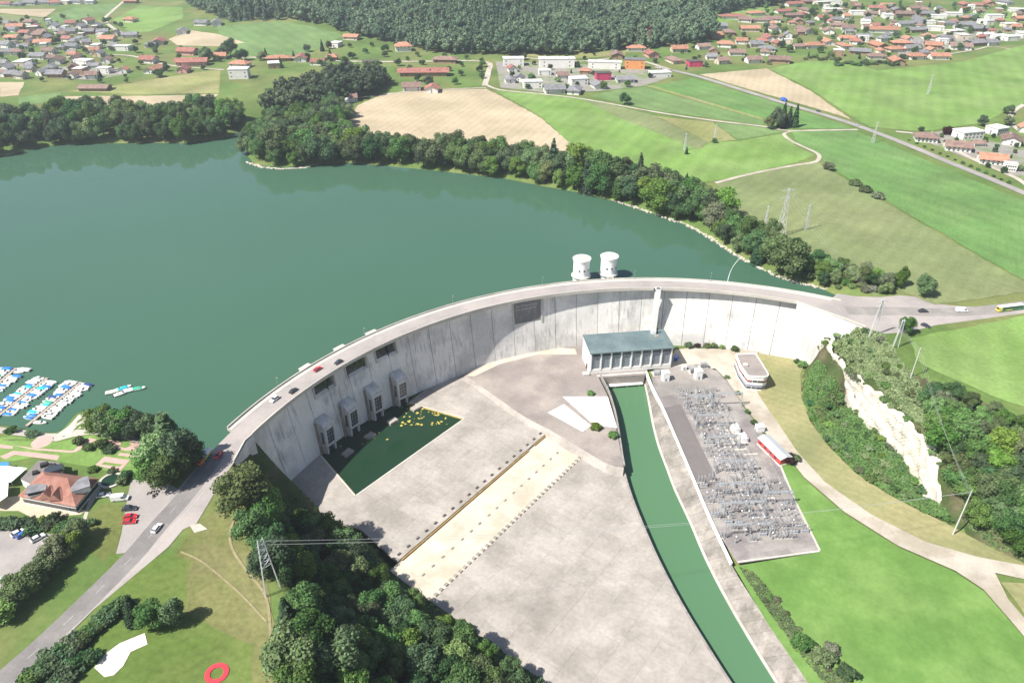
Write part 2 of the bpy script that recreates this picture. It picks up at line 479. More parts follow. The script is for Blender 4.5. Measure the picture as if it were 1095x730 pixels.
DEEP = [at(*p, -38.5) for p in toe_l] + [Vector((175, 60, 0))] + [v + Vector((3.6, 1.5, 0)) for v in reversed(BANK_T)] + [arc(204, 86), arc(204, 100)] + [arc(204, a) for a in range(108, 151, 4)]

# ------------------------------------------------------------------ terrain
def axis(lo, f0, f1, hi, step, grow=1.12, cap=28.0):
    a = list(np.arange(f0, f1 + 0.01, step))
    s = step; x = f1
    while x < hi:
        s = min(s * grow, cap if x < 2200 else 300); x += s; a.append(x)
    s = step; x = f0
    while x > lo:
        s = min(s * grow, cap if x > -1800 else 300); x -= s; a.insert(0, x)
    return np.array(a)
ax = axis(-4000, -340, 440, 4200, 2.5); ay = axis(-330, 120, 540, 6500, 2.5)
GX, GY = np.meshgrid(ax, ay)
GZ = h_up(GX, GY)
wob = np.zeros_like(GX)
for k in range(14):
    fx, fy = RNG.normal(0, 0.055 + 0.02 * k, 2); wob += np.sin(GX * fx + GY * fy + RNG.uniform(0, 6.28)) / (2 + 0.5 * k)
inl = inside(LAKE, GX, GY); dl = dist_poly(LAKE, GX, GY)
GZ = np.where(inl, np.maximum(-18.0, -3.3 - 0.4 * dl), np.minimum(GZ, -2.75 + 0.30 * dl + 0.12 * wob))
inv = inside(VALLEY, GX, GY)
dfl = dist_poly(FLOOR, GX, GY); infl = inside(FLOOR, GX, GY)
for j, i in zip(*np.nonzero(inv)):
    h = TIN.ray_cast(Vector((GX[j, i], GY[j, i], 300)), Vector((0, 0, -1)))
    if h[0] is not None:
        GZ[j, i] = h[0].z + (0 if infl[j, i] else wob[j, i] * min(1.6, dfl[j, i] * 0.15))
ind = inside(DEEP, GX, GY) & (dist_poly(DEEP, GX, GY) > 3.2)
GZ = np.where(ind, -52.0, GZ)
ny, nx = GX.shape
idx = np.arange(ny * nx).reshape(ny, nx)
quads = np.stack([idx[:-1, :-1], idx[:-1, 1:], idx[1:, 1:], idx[1:, :-1]], -1).reshape(-1, 4)
cxm = (GX[:-1, :-1] + GX[1:, 1:]).ravel() / 2; cym = (GY[:-1, :-1] + GY[1:, 1:]).ravel() / 2
mi = np.zeros(len(quads), int)
mv = inside(VALLEY, cxm, cym); mf = inside(FLOOR, cxm, cym)
mi[mv & ~mf] = 1
gm = np_mesh('ground', np.stack([GX.ravel(), GY.ravel(), GZ.ravel()], 1), quads, [M_land, M_slope, M_rock], mi, True)
ground = tag(link('ground', gm), 'green land around the reservoir with the valley and pale cliff below the dam', 'ground', kind='structure')
# the pale rock face, a sheet of its own in front of the slope
def lerp_line(P, t):
    q = resample(P, 90); return q
def resample(pts, n):
    L_ = [0]
    for i in range(1, len(pts)): L_.append(L_[-1] + (pts[i] - pts[i - 1]).length)
    out = []
    for k in range(n + 1):
        s = L_[-1] * k / n; i = max(1, min(len(pts) - 1, int(np.searchsorted(L_, s))))
        out.append(pts[i - 1].lerp(pts[i], (s - L_[i - 1]) / max(1e-6, L_[i] - L_[i - 1])))
    return out
NC, MC = 110, 16
ct, cb = resample(CL_T, NC), resample(CL_B, NC)
cr_ = random.Random(4); ph = [(cr_.uniform(0.05, 0.6), cr_.uniform(0.2, 1.6), cr_.uniform(0, 6.28), cr_.uniform(0.1, 0.5)) for _ in range(12)]
vs = []
for i in range(NC + 1):
    d = (cb[min(i + 1, NC)] - cb[max(i - 1, 0)]).normalized(); n = Vector((d.y, -d.x, 0))
    if n.x > 0: n = -n
    for j in range(MC + 1):
        t = j / MC; p = cb[i].lerp(cb[i].lerp(ct[i], min(1.0, (NC - i) / 12.0)), t)
        s_ = sum(a_ * math.sin(i * fx * 2 + j * fz + o_) for fx, fz, o_, a_ in ph)
        ledge = 0.9 * ((t * 3.3 + 0.25 * math.sin(i * 0.21)) % 1.0)
        vs.append(p + n * (2.2 + s_ * 0.42 - ledge * 0.45 + 0.18 * math.sin(i * 2.7 + j * 1.9) + (-2.0 if j == MC else 0)) + Vector((0, 0, (-2.5 if j == 0 else 0) + (0.7 if j == MC else 0) + 0.1 * s_ + (0.8 * math.sin(i * 0.37) + 0.6 * math.sin(i * 0.83 + 1) if j in (0, MC) else 0))))
fs = [(i * (MC + 1) + j, (i + 1) * (MC + 1) + j, (i + 1) * (MC + 1) + j + 1, i * (MC + 1) + j + 1) for i in range(NC) for j in range(MC)]
tag(MB().mat(M_rock).add(vs, fs).build('cliff'), 'pale bare sandstone cliff on the right side of the valley', 'cliff', kind='structure')
GROUND = BVHTree.FromObject(ground, bpy.context.evaluated_depsgraph_get())
def gz(x, y):
    h = GROUND.ray_cast(Vector((x, y, 500)), Vector((0, 0, -1)))
    return h[0].z if h[0] is not None else 0.0
def hit(px, py):
    """where the view through a pixel meets the ground"""
    x, y, d = ray(px, py)
    h = GROUND.ray_cast(Vector((0, 0, CAMZ)), Vector((x, y, d)).normalized())
    return h[0] if h[0] is not None else up(px, py)

me = MB().mat(M_lake)
lk = [v.to_2d() for v in LAKE]
v_, e_, f_, *_r = delaunay_2d_cdt(lk, [], [list(range(len(lk)))], 1, 1e-3)
me.add([(v.x, v.y, ZL) for v in v_], [tuple(f) for f in f_])
tag(me.build('lake_water'), 'wide calm green reservoir water behind the curved dam', 'water', kind='structure')

RAG = random.Random(9)
# ------------------------------------------------------------------ draped sheets on the upper land
def drape(name, pts, off, mat, label, cat, cell=22.0, zfun=None, rag=0.0):
    """a sheet with outline pts laid on the upper land"""
    zfun = zfun or h_up
    p2 = []
    n = len(pts)
    for i in range(n):
        a, b = Vector(pts[i][:2]), Vector(pts[(i + 1) % n][:2])
        k = max(1, int((b - a).length / cell))
        if rag:
            k = max(1, int((b - a).length / 5.0)); nn = (b - a).normalized(); nn = Vector((-nn.y, nn.x))
            p2 += [a.lerp(b, j / k) + nn * RAG.uniform(-rag, rag) for j in range(k)]
        else: p2 += [a.lerp(b, j / k) for j in range(k)]
    nb = len(p2)
    xs = [p.x for p in p2]; ys = [p.y for p in p2]
    gx, gy = np.meshgrid(np.arange(min(xs), max(xs), cell), np.arange(min(ys), max(ys), cell))
    gx = gx.ravel(); gy = gy.ravel()
    ok = inside(p2, gx, gy) & (dist_poly(p2, gx, gy) > cell * 0.3)
    allp = p2 + [Vector((x, y)) for x, y in zip(gx[ok], gy[ok])]
    v, e, f, *_ = delaunay_2d_cdt(allp, [], [list(range(nb))], 1, 1e-3)
    z = zfun(np.array([q.x for q in v]), np.array([q.y for q in v])) + off
    mb = MB().mat(mat).add([(q.x, q.y, zz) for q, zz in zip(v, z)], [tuple(t) for t in f])
    return tag(mb.build(name), label, cat, kind='structure')
def ribbon(cl, w, w2=None):
    """outline of a strip round a centre line"""
    cl = [Vector(c[:2]) for c in cl]; n = len(cl); Lp, Rp = [], []
    for i in range(n):
        d = (cl[min(i + 1, n - 1)] - cl[max(i - 1, 0)]).normalized(); nn = Vector((-d.y, d.x))
        Lp.append(cl[i] + nn * w / 2); Rp.append(cl[i] - nn * (w2 or w) / 2)
    return Lp + list(reversed(Rp))
def smooth_line(pts, k=4):
    """Catmull-Rom through points"""
    out = []; n = len(pts)
    for i in range(n - 1):
        p0, p1, p2, p3 = pts[max(i - 1, 0)], pts[i], pts[i + 1], pts[min(i + 2, n - 1)]
        for j in range(k):
            t = j / k
            out.append(0.5 * ((2 * p1) + (p2 - p0) * t + (2 * p0 - 5 * p1 + 4 * p2 - p3) * t * t + (3 * p1 - p0 - 3 * p2 + p3) * t ** 3))
    out.append(pts[-1])
    return out
def pup(pts): return [up(*p) for p in pts]

def grass(name, c, alt, st=None, var=0.22):
    return material(name, c, 0.95, var, 0.02, 0.5, alt=alt, alt_scale=0.015, stripes=st, spec=0.1, flow=((st[0] if st else 0.5) + math.pi / 2, tuple(x * 0.72 for x in c), 0.55))
G_bright = grass('grass_bright', (0.145, 0.24, 0.062), (0.165, 0.25, 0.078), (R(25), 14, 0.045))
G_mid = grass('grass_mid', (0.120, 0.195, 0.070), (0.14, 0.21, 0.08), (R(-35), 18, 0.05))
G_dull = grass('grass_dull', (0.160, 0.195, 0.085), (0.18, 0.205, 0.095), (R(40), 9, 0.04))
G_pale = grass('grass_pale', (0.21, 0.225, 0.085), (0.25, 0.235, 0.115), (R(30), 8, 0.03))
G_deep = grass('grass_deep', (0.105, 0.20, 0.060), (0.125, 0.21, 0.07), (R(-30), 16, 0.045))
F_tan = grass('stubble', (0.41, 0.34, 0.235), (0.35, 0.29, 0.195), (R(20), 8, 0.04), 0.12)
F_dry = grass('dry_grass', (0.27, 0.25, 0.125), (0.21, 0.22, 0.10), (R(-55), 5, 0.04), 0.2)

G_oliv = grass('grass_olive', (0.125, 0.145, 0.045), (0.165, 0.16, 0.07), None, 0.3)
G_home = grass('grass_home', (0.098, 0.150, 0.035), (0.135, 0.165, 0.05), (R(60), 4, 0.03), 0.25)
fields = [
 ('stubble_field', F_tan, [(370, 136), (382, 113), (412, 100), (450, 97), (520, 95), (545, 108), (578, 126), (614, 157), (600, 166), (560, 166), (500, 160), (440, 158), (395, 156)], 'tan stubble field with curved edge above the lakeside trees'),
 ('green_field', G_bright, [(528, 96), (560, 99), (622, 106), (660, 125), (748, 160), (738, 184), (705, 186), (650, 180), (614, 157), (578, 124), (545, 106)], 'bright green field beside the tan stubble, below the white houses'),
 ('grass_strip', G_dull, [(622, 106), (645, 110), (700, 124), (757, 152), (748, 160), (660, 125)], 'dull green grass strip with a brown line crossing the fields'),
 ('hay_field', G_pale, [(702, 124.5), (762, 131), (788, 150), (757, 152)], 'small pale yellow mown field between two power masts'),
 ('green_field', G_mid, [(763, 131), (816, 136.5), (840, 141), (790, 150)], 'small green corner field beneath the farm track'),
 ('green_field', G_bright, [(720, 178), (758, 153), (790, 151), (840, 142.5), (850, 155), (872, 166), (845, 176), (765, 194), (735, 196)], 'smooth bright green field below the farm track bend'),
 ('mown_meadow', G_dull, [(765, 195.5), (845, 178), (872, 172), (882, 179), (1100, 305), (1100, 312), (1060, 318), (1000, 326), (965, 312), (900, 290), (838, 262), (800, 240), (778, 215)], 'large dull olive meadow with tall pylon above the shore trees'),
 ('green_field', G_deep, [(846, 140.5), (915, 140), (1100, 217), (1100, 303), (884, 177.5), (876, 166), (852, 153)], 'deep green field sloping along the main road'),
 ('green_field', G_bright, [(822, 74), (862, 66), (900, 64), (938, 76), (1030, 66), (1100, 47), (1100, 108), (1050, 132), (985, 141), (930, 136), (914, 127), (868, 96)], 'big bright green field before the right hand village'),
 ('stubble_field', F_tan, [(748, 80), (790, 76), (820, 73.5), (866, 97), (910, 128), (900, 124), (830, 104)], 'long tan stubble triangle beside the main road'),
 ('green_field', G_deep, [(697, 92), (740, 84), (830, 110), (912, 137.5), (840, 137.5), (816, 126.5)], 'dark green field with pale flecks below the main road'),
 ('green_field', G_mid, [(632, 103), (660, 96), (690, 93.5), (814, 128), (816, 134), (700, 118.5)], 'green field between farm track and yellow field border'),
 ('grass_strip', G_pale, [(690, 92), (697, 92), (816, 126.5), (814, 128)], 'thin yellow grass border between two green fields'),
 ('green_field', G_mid, [(232, 28), (300, 23), (340, 30), (368, 38), (330, 57), (262, 62), (240, 52)], 'rounded green hill field under the big forest'),
 ('stubble_field', F_tan, [(180, 42), (205, 33), (234, 37), (262, 46), (232, 50), (190, 49)], 'small tan field patch above the left village'),
 ('green_field', G_bright, [(120, 22), (150, 6), (195, 8), (196, 20), (160, 34), (140, 36)], 'green hillside field left of the far forest'),
 ('green_field', G_mid, [(48, 20), (80, 8), (125, 4), (122, 14), (60, 26)], 'green field strip on the far upper left'),
 ('stubble_field', F_tan, [(0, 10), (60, 10), (48, 19), (0, 14)], 'tan field strip at the far left edge'),
 ('green_field', G_dull, [(0, 16), (48, 20), (40, 26), (0, 30)], 'dull green field at the far left edge'),
 ('stubble_field', F_tan, [(0, 88), (26, 88), (20, 102), (0, 104)], 'tan field below the left village by the frame edge'),
 ('hay_field', G_pale, [(70, 98), (120, 92), (236, 74), (234, 100), (150, 101)], 'pale yellow meadow below the left village'),
 ('stubble_field', F_tan, [(66, 103), (150, 103), (234, 101), (212, 117), (150, 116), (70, 108)], 'thin tan field strip behind the left shore trees'),
 ('green_field', G_mid, [(20, 104), (66, 99), (62, 110), (20, 112)], 'small green field behind the left shore trees'),
 ('green_field', G_bright, [(740, 12), (820, 4), (830, 18), (765, 26), (745, 24)], 'green slope beside the far forest edge'),
 ('green_field', G_bright, [(1030, 14), (1100, 8), (1100, 22), (1070, 24)], 'green field in the far upper right corner'),
 ('hay_field', G_pale, [(545, 58), (620, 54), (672, 52), (668, 60), (600, 64)], 'pale dry strip between forest edge and factory buildings'),
 ('green_field', G_bright, [(972, 362), (1100, 337), (1130, 448), (1098, 436), (1062, 424), (1030, 410), (1003, 399), (980, 386)], 'green plateau field right of the valley cliff'),
 ('meadow', G_oliv, [(205, 562), (235, 545), (262, 575), (285, 625), (300, 680), (305, 735), (260, 760), (60, 760), (110, 690), (150, 640), (190, 590)], 'sunny olive meadow with red ring beside the left road'),
 ('lawn', G_home, [(118, 590), (150, 600), (182, 592), (205, 600), (196, 655), (270, 690), (272, 760), (70, 760), (90, 720)], 'mown green lawn round the white sand patch'),
]
for i, (nm, m, pts, lab) in enumerate(fields):
    drape(nm, pup(pts), 0.12 + 0.015 * (i % 9), m, lab, 'field', rag=0.8)
for pts, w, nm, lab, m, off in [
    ([(700, 72), (730, 78), (760, 86), (830, 108), (900, 129), (960, 151), (1020, 176), (1060, 192), (1110, 213)], 8.0, 'road', 'grey main road running diagonally past the fields', M_deck, 0.34),
    ([(518, 90), (535, 96.5), (580, 101), (625, 106.5), (700, 120), (760, 129), (815, 135.5), (842, 140), (880, 139.6), (917, 139)], 4.2, 'farm_track', 'pale farm track crossing the green fields', M_gravel, 0.36),
    ([(846, 141), (838, 144), (846, 151), (860, 158), (873, 164), (876, 169), (870, 174), (845, 178), (800, 187), (765, 196)], 3.6, 'farm_track', 'curving pale track beside the dark tree group', M_gravel, 0.38),
    ([(236, 62), (300, 62), (380, 66), (450, 66), (518, 66), (522, 78), (518, 92)], 7.0, 'road', 'village road below the rounded green hill', M_gravel, 0.33),
    ([(132, 2), (118, 14), (112, 22), (125, 33), (140, 40)], 6.0, 'road', 'pale winding road above the left village', M_gravel, 0.33),
    ([(80, 42), (96, 52), (98, 58), (140, 60), (180, 70), (240, 75)], 5.0, 'road', 'pale lane through the left village', M_gravel, 0.35),
    ([(372, 106), (410, 102), (440, 98), (520, 94)], 3.5, 'farm_track', 'pale track along the top of the stubble field', M_gravel, 0.36),
    ([(1095, 112), (1083, 120), (1080, 130), (1090, 140)], 5.0, 'road', 'curved lane beside the right hand houses', M_gravel, 0.35),
    ([(958, 141), (990, 146), (1040, 170), (1085, 190), (1100, 200)], 5.0, 'road', 'service lane in front of the roadside houses', M_gravel, 0.30),
    ([(1080, 53), (1060, 50), (1040, 54), (990, 62)], 4.0, 'road', 'pale lane along the right hand village edge', M_gravel, 0.35),
    ([(560, 62), (620, 66), (670, 62), (720, 76)], 6.0, 'road', 'pale road between the factory buildings', M_gravel, 0.34)]:
    drape(nm, ribbon(smooth_line([up(*p).to_2d() for p in pts]), w), off, m, lab, 'road', cell=14)
# pale yards between the houses of the villages
for pts, lab in [([(530, 66), (610, 68), (690, 74), (720, 82), (690, 92), (640, 98), (580, 99), (535, 94)], 'pale paved yards between the white houses and workshops'),
                 ([(960, 40), (1090, 30), (1095, 42), (1030, 50), (960, 60)], 'pale streets between the new houses on the right'),
                 ([(62, 72), (120, 70), (135, 80), (100, 86), (60, 84)], 'pale paved yard in the left village'),
                 ([(975, 146), (1010, 140), (1100, 160), (1100, 195), (1060, 180)], 'pale paved yards round the roadside houses')]:
    drape('paved_yard', pup(pts), 0.26, material('yard', (0.27, 0.25, 0.23), 0.9, 0.25, 0.05, 0.4, alt=(0.13, 0.17, 0.07), alt_scale=0.05), lab, 'yard')

# ------------------------------------------------------------------ the dam
dam = tag(empty('arch_dam', arc(207, 112, -37)), 'long curved pale concrete arch dam carrying a road across the valley', 'dam')
D0 = Matrix.Translation(-dam.location)
def dpart(mb, name, parent=dam, **k):
    o = mb.build(name, parent, **k)
    o.matrix_parent_inverse = parent.matrix_world.inverted() if parent is not dam else D0
    return o
def sweep(mb, a0, a1, prof, n=4, caps=True):
    """profile (radius, z), closed, swept round the arch axis from a0 to a1"""
    k = len(prof); vs = []
    for i in range(n + 1):
        a = a0 + (a1 - a0) * i / n
        vs += [arc(r, a, z) for r, z in prof]
    fs = [(i * k + j, i * k + (j + 1) % k, (i + 1) * k + (j + 1) % k, (i + 1) * k + j) for i in range(n) for j in range(k)]
    if caps: fs += [tuple(range(k - 1, -1, -1)), tuple(range(n * k, (n + 1) * k))]
    return mb.add(vs, fs)
zs = [-1.7, -4, -8, -12, -16, -20, -24, -28, -32, -38]
wall = [(face_r(z), z) for z in zs]
back = [(218.6, -38), (218.6, -1.7)]
# overflow openings below the crest, placed where the photo shows the dark bays
bays = sorted([dam_hit(*p)[0] for p in ((345, 407), (380, 389), (412, 373))])
bay_w = 1.75
bay_z0, bay_z1 = -9.2, -2.0
edges_a = [160.7 - i * (160.7 - 58.0) / 28 for i in range(29)]
for i in range(28):
    a1, a0 = edges_a[i], edges_a[i + 1]
    cuts = [a0 + 0.035, a1 - 0.035]
    inb = [b for b in bays if a0 < b + bay_w and b - bay_w < a1]
    mb = MB().mat(M_conc)
    segs = []; p = cuts[0]
    for b in inb:
        lo, hi = max(cuts[0], b - bay_w), min(cuts[1], b + bay_w)
        if lo > p: segs.append((p, lo, False))
        segs.append((lo, hi, True)); p = hi
    if p < cuts[1]: segs.append((p, cuts[1], False))
    for lo, hi, notch in segs:
        if notch:
            pr = [(face_r(-1.7), -1.7), (face_r(bay_z1), bay_z1), (215.5, bay_z1), (213.5, bay_z0 + 2.5), (face_r(bay_z0) + 1.2, bay_z0), (face_r(bay_z0 - 1.5), bay_z0 - 1.5)] + [(r, z) for r, z in wall if z < bay_z0 - 1.5] + back
        else:
            pr = wall + back
        sweep(mb, lo, hi, pr, max(1, int(math.ceil((hi - lo) / 0.9))))
    dpart(mb, 'dam_block')
    # joint filler, set back in the gap between two blocks
    if i:
        dpart(sweep(MB().mat(M_dark), a1 - 0.035, a1 + 0.035, [(r + 0.35, z) for r, z in wall] + [(218, -38), (218, -1.7)], 1), 'joint')
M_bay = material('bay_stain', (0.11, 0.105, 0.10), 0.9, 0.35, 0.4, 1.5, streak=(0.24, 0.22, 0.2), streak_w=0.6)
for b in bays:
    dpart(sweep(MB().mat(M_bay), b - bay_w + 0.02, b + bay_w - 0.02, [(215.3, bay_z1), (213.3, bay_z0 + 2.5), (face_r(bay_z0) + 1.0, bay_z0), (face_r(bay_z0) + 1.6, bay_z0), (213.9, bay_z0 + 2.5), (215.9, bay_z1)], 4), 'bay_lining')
    for s in (-1, 1):
        dpart(sweep(MB().mat(M_conc_l), b + s * (bay_w + 0.14) - 0.1, b + s * (bay_w + 0.14) + 0.1, [(face_r(-2) + 0.2, -1.8), (face_r(-2) - 0.5, -1.8), (face_r(-10) - 0.5, -10.5), (face_r(-10) + 0.2, -10.5)], 1), 'pier')
# darker weathered panel with pale lime marks, above the left end of the power station
ap, zp = dam_hit(564, 340)
M_lime = material('lime_mark', (0.55, 0.54, 0.51), 0.9, 0.3, 0.6, 3.0)
M_wet = material('concrete_dark', (0.17, 0.17, 0.165), 0.9, 0.2, 0.1, 1.0, streak=(0.34, 0.33, 0.32), streak_w=0.7)
pa = dpart(sweep(MB().mat(M_wet), ap - 2.3, ap + 2.3, [(face_r(-2.3) - 0.12, -2.3), (face_r(-9) - 0.12, -9.0), (face_r(-16) - 0.12, -16.0), (face_r(-16) + 0.3, -16.0), (face_r(-2.3) + 0.3, -2.3)], 5), 'weathered_panel')
pa['label'] = 'dark weathered panel with two rows of pale lime marks'
for row, z in enumerate((-5.2, -7.3)):
    a = ap + 1.9
    while a > ap - 1.8 + row * 0.5:
        w = random.uniform(0.1, 0.34)
        zz = z + random.uniform(-0.2, 0.2)
        sweep(MB().mat(M_lime), a - w, a, [(face_r(zz) - 0.2, zz), (face_r(zz) - 0.2, zz - random.uniform(0.5, 0.95)), (face_r(zz) + 0.1, zz - 0.7), (face_r(zz) + 0.1, zz)], 1).build('lime_mark', pa)
        a -= w + random.uniform(0.1, 0.2)
# tall flat-looking edge ribs of the panel and the long vertical service rib
for a in (ap - 2.45, ap + 2.45):
    dpart(sweep(MB().mat(M_conc_l), a - 0.13, a + 0.13, [(face_r(z) - 0.5, z) for z in (-1.7, -9, -17)] + [(face_r(z) + 0.3, z) for z in (-17, -9, -1.7)], 1), 'rib')
# deck, kerbs, parapets, bracket ribs
A_L, A_R = 160.7, 66.5
dk = dpart(sweep(MB().mat(M_conc_l), A_R - 6, A_L, [(R_IN, -0.03), (R_IN, -1.0), (face_r(-1.7) - 0.02, -1.75), (218.7, -1.75), (R_OUT, -1.0), (R_OUT, -0.03)], 90), 'deck')
for nm, r0, r1, a0, h in (('upstream_parapet', R_OUT - 0.45, R_OUT, A_R - 6, 1.05), ('downstream_parapet', R_IN, R_IN + 0.45, A_R, 0.95)):
    k = 46
    for i in range(k):
        x0 = a0 + (A_L - a0) * i / k; x1 = a0 + (A_L - a0) * (i + 1) / k
        dpart(sweep(MB().mat(M_conc_l), x0 + 0.012, x1 - 0.012, [(r0, -0.02), (r1, -0.02), (r1, h), (r0, h)], 2), nm)
dpart(sweep(MB().mat(M_conc_l), A_R - 6, A_L, [(R_OUT - 2.6, -0.02), (R_OUT - 0.46, -0.02), (R_OUT - 0.46, 0.17), (R_OUT - 2.6, 0.17)], 90), 'pavement')
dpart(sweep(MB().mat(M_conc_l), A_R, A_L, [(R_IN + 0.46, -0.02), (R_IN + 1.5, -0.02), (R_IN + 1.5, 0.15), (R_IN + 0.46, 0.15)], 80), 'pavement')
# three gate lift housings on the lake side parapet
for b in bays:
    t = tag(empty('gate_lift_housing', arc(R_OUT + 0.9, b, -1.2), R(b)), 'pale concrete gate housing projecting from the lake side parapet, ' + ('nearest the restaurant bank', 'middle of three', 'farthest from the restaurant bank')[2 - bays.index(b)], 'gate housing', 'gate housings on the crest')
    MB().mat(M_conc_l).box((0.4, 0, 0.1), (2.8, 6.0, 2.6)).build('body', t)
    MB().mat(M_conc_l).box((0.4, 0, 1.55), (3.2, 6.4, 0.3)).build('cover_slab', t)
    MB().mat(M_conc).box((0.4, 0, -5), (2.2, 5.2, 8)).build('shaft', t)

# wing walls at both ends of the dam
def wall_line(name, pts, th, z0, z1, m, label, cat='wall', parent=None):
    mb = MB().mat(m)
    mb.prism(ribbon(pts, th), z0, z1)
    o = mb.build(name, parent)
    if parent is None: tag(o, label, cat)
    return o
wr = [arc(R_IN, 66.5, 0), at(880, 333), at(905, 342), at(926, 350)]
wl = [arc(R_IN, 160.7, 0), at(262, 472), at(256, 483), at(250, 494)]
for pts, lab, z0 in ((wr, 'straight white wing wall joining the dam to the right hand cliff', -37), (wl, 'short grey wing wall joining the dam to the left bank', -30)):
    t = tag(empty('wing_wall', (pts[1].x, pts[1].y, z0)), lab, 'wall')
    inv = Matrix.Translation(-t.location)
    for i in range(len(pts) - 1):
        a, b = pts[i].to_2d(), pts[i + 1].to_2d(); d = (b - a).normalized() * 0.04
        o = MB().mat(M_conc).prism(ribbon([a + d, b - d], 1.2), z0, -0.05).build('wall_panel', t); o.matrix_parent_inverse = inv
    o = MB().mat(M_conc_l).prism(ribbon([p.to_2d() for p in pts], 0.5), -0.05, 0.95).build('parapet', t); o.matrix_parent_inverse = inv

# road over the crest with its approaches
road_o = [(1110, 322.5), (1060, 328), (1030, 328), (1000, 325), (985, 318), (962, 316), (940, 318), (915, 317), (895, 314)]
road_i = [(926, 351), (945, 357), (962, 356), (985, 352), (1000, 348), (1060, 340), (1110, 333)]
lroad_r = [(262, 474), (252, 492), (236, 516), (222, 540), (210, 560), (196, 566), (180, 585), (150, 610), (100, 652), (62, 690), (18, 736), (-40, 790)]
lroad_l = [(-60, 770), (0, 722), (60, 672), (110, 622), (140, 588), (160, 560), (184, 530), (210, 500), (228, 481)]
outl = [at(*p, 0) for p in road_o] + [arc(R_OUT - 2.7, a) for a in np.arange(62, 160, 1.0)]
outr = [at(*p, 0) for p in reversed(lroad_l)] + [at(*p, 0) for p in reversed(lroad_r)]
outi = [arc(R_IN + 1.6, a) for a in np.arange(160, 66, -1.0)] + [at(*p, 0) for p in road_i]
rp = outl + outr + outi
M_crest = material('crest_road', (0.335, 0.30, 0.28), 0.9, 0.08, 0.05, 0.8, alt=(0.275, 0.25, 0.24), alt_scale=0.03)
def flat(name, pts, z, m, label, cat, kind='structure', parent=None):
    p2 = [Vector(p[:2]) for p in pts]
    v, e, f, *_ = delaunay_2d_cdt(p2, [], [list(range(len(p2)))], 1, 1e-4)
    o = MB().mat(m).add([(q.x, q.y, z) for q in v], [tuple(t) for t in f]).build(name, parent)
    return tag(o, label, cat, kind=kind) if parent is None else o
flat('road', rp, 0.20, M_crest, 'pale road crossing the dam crest between both banks', 'road')
# darker asphalt carriageways of the approaches
flat('road', ribbon(smooth_line([at(*p).to_2d() for p in ((232, 486), (200, 528), (170, 562), (140, 597), (90, 647), (45, 690), (0, 730), (-40, 768))]), 7.6), 0.205, M_asph, 'dark asphalt lane of the left bank road', 'road')
flat('road', ribbon(smooth_line([at(*p).to_2d() for p in ((905, 332), (935, 333), (965, 333), (1000, 334), (1040, 333), (1075, 329.5), (1110, 325))]), 9.5), 0.205, M_asph_w, 'dark asphalt lane past the bus stop on the right bank', 'road')
flat('parking_area', [at(*p) for p in ((140, 512), (152, 514), (183, 518), (192, 524), (168, 553), (140, 590), (124, 592), (130, 570), (134, 545))], 0.06, M_deck, 'pale parking bay beside the left road', 'parking')
flat('parking_area', [at(*p) for p in ((-60, 570), (0, 562), (22, 568), (66, 572), (50, 594), (34, 606), (14, 634), (-60, 660))], 0.06, M_deck, 'grey parking lot at the left frame edge', 'parking')
def dashes(line, w, dash, gap, z, nm, lab, grp):
    line = [Vector(p[:2]) for p in line]
    t = tag(empty(nm, (line[0].x, line[0].y, z)), lab, 'road marking', None, 'structure')
    inv = Matrix.Translation(-t.location)
    acc = 0.0; seg = []
    for i in range(len(line) - 1):
        a, b = line[i], line[i + 1]; L_ = (b - a).length; d = (b - a) / L_; s = 0.0
        while s < L_:
            ph = (acc + s) % (dash + gap)
            if ph < dash:
                e = min(L_, s + dash - ph)
                if e - s > 0.3:
                    q = ribbon([a + d * s, a + d * e], w)
                    o = MB().mat(M_mark).add([(p.x, p.y, z) for p in q], [(3, 2, 1, 0)]).build('stripe', t); o.matrix_parent_inverse = inv
                s = e + 1e-4
            else: s += dash + gap - ph
        acc += L_
dashes(smooth_line([at(*p).to_2d() for p in ((226, 494), (200, 528), (170, 562), (140, 597), (90, 647), (45, 690), (0, 730))]), 0.12, 4, 9, 0.211, 'centre_line', 'dashed white centre line of the left bank road', 'x')
dashes([arc(R_IN + 6.2, a).to_2d() for a in np.arange(159, 68, -1.5)], 0.14, 5, 9, 0.206, 'centre_line', 'dashed white centre line along the dam crest', 'x')
flat('edge_line', ribbon(smooth_line([at(*p).to_2d() for p in ((244, 490), (216, 528), (186, 562), (155, 597), (105, 647), (60, 688), (14, 732))]), 0.11), 0.212, M_mark, 'white edge line of the left bank road', 'road marking')

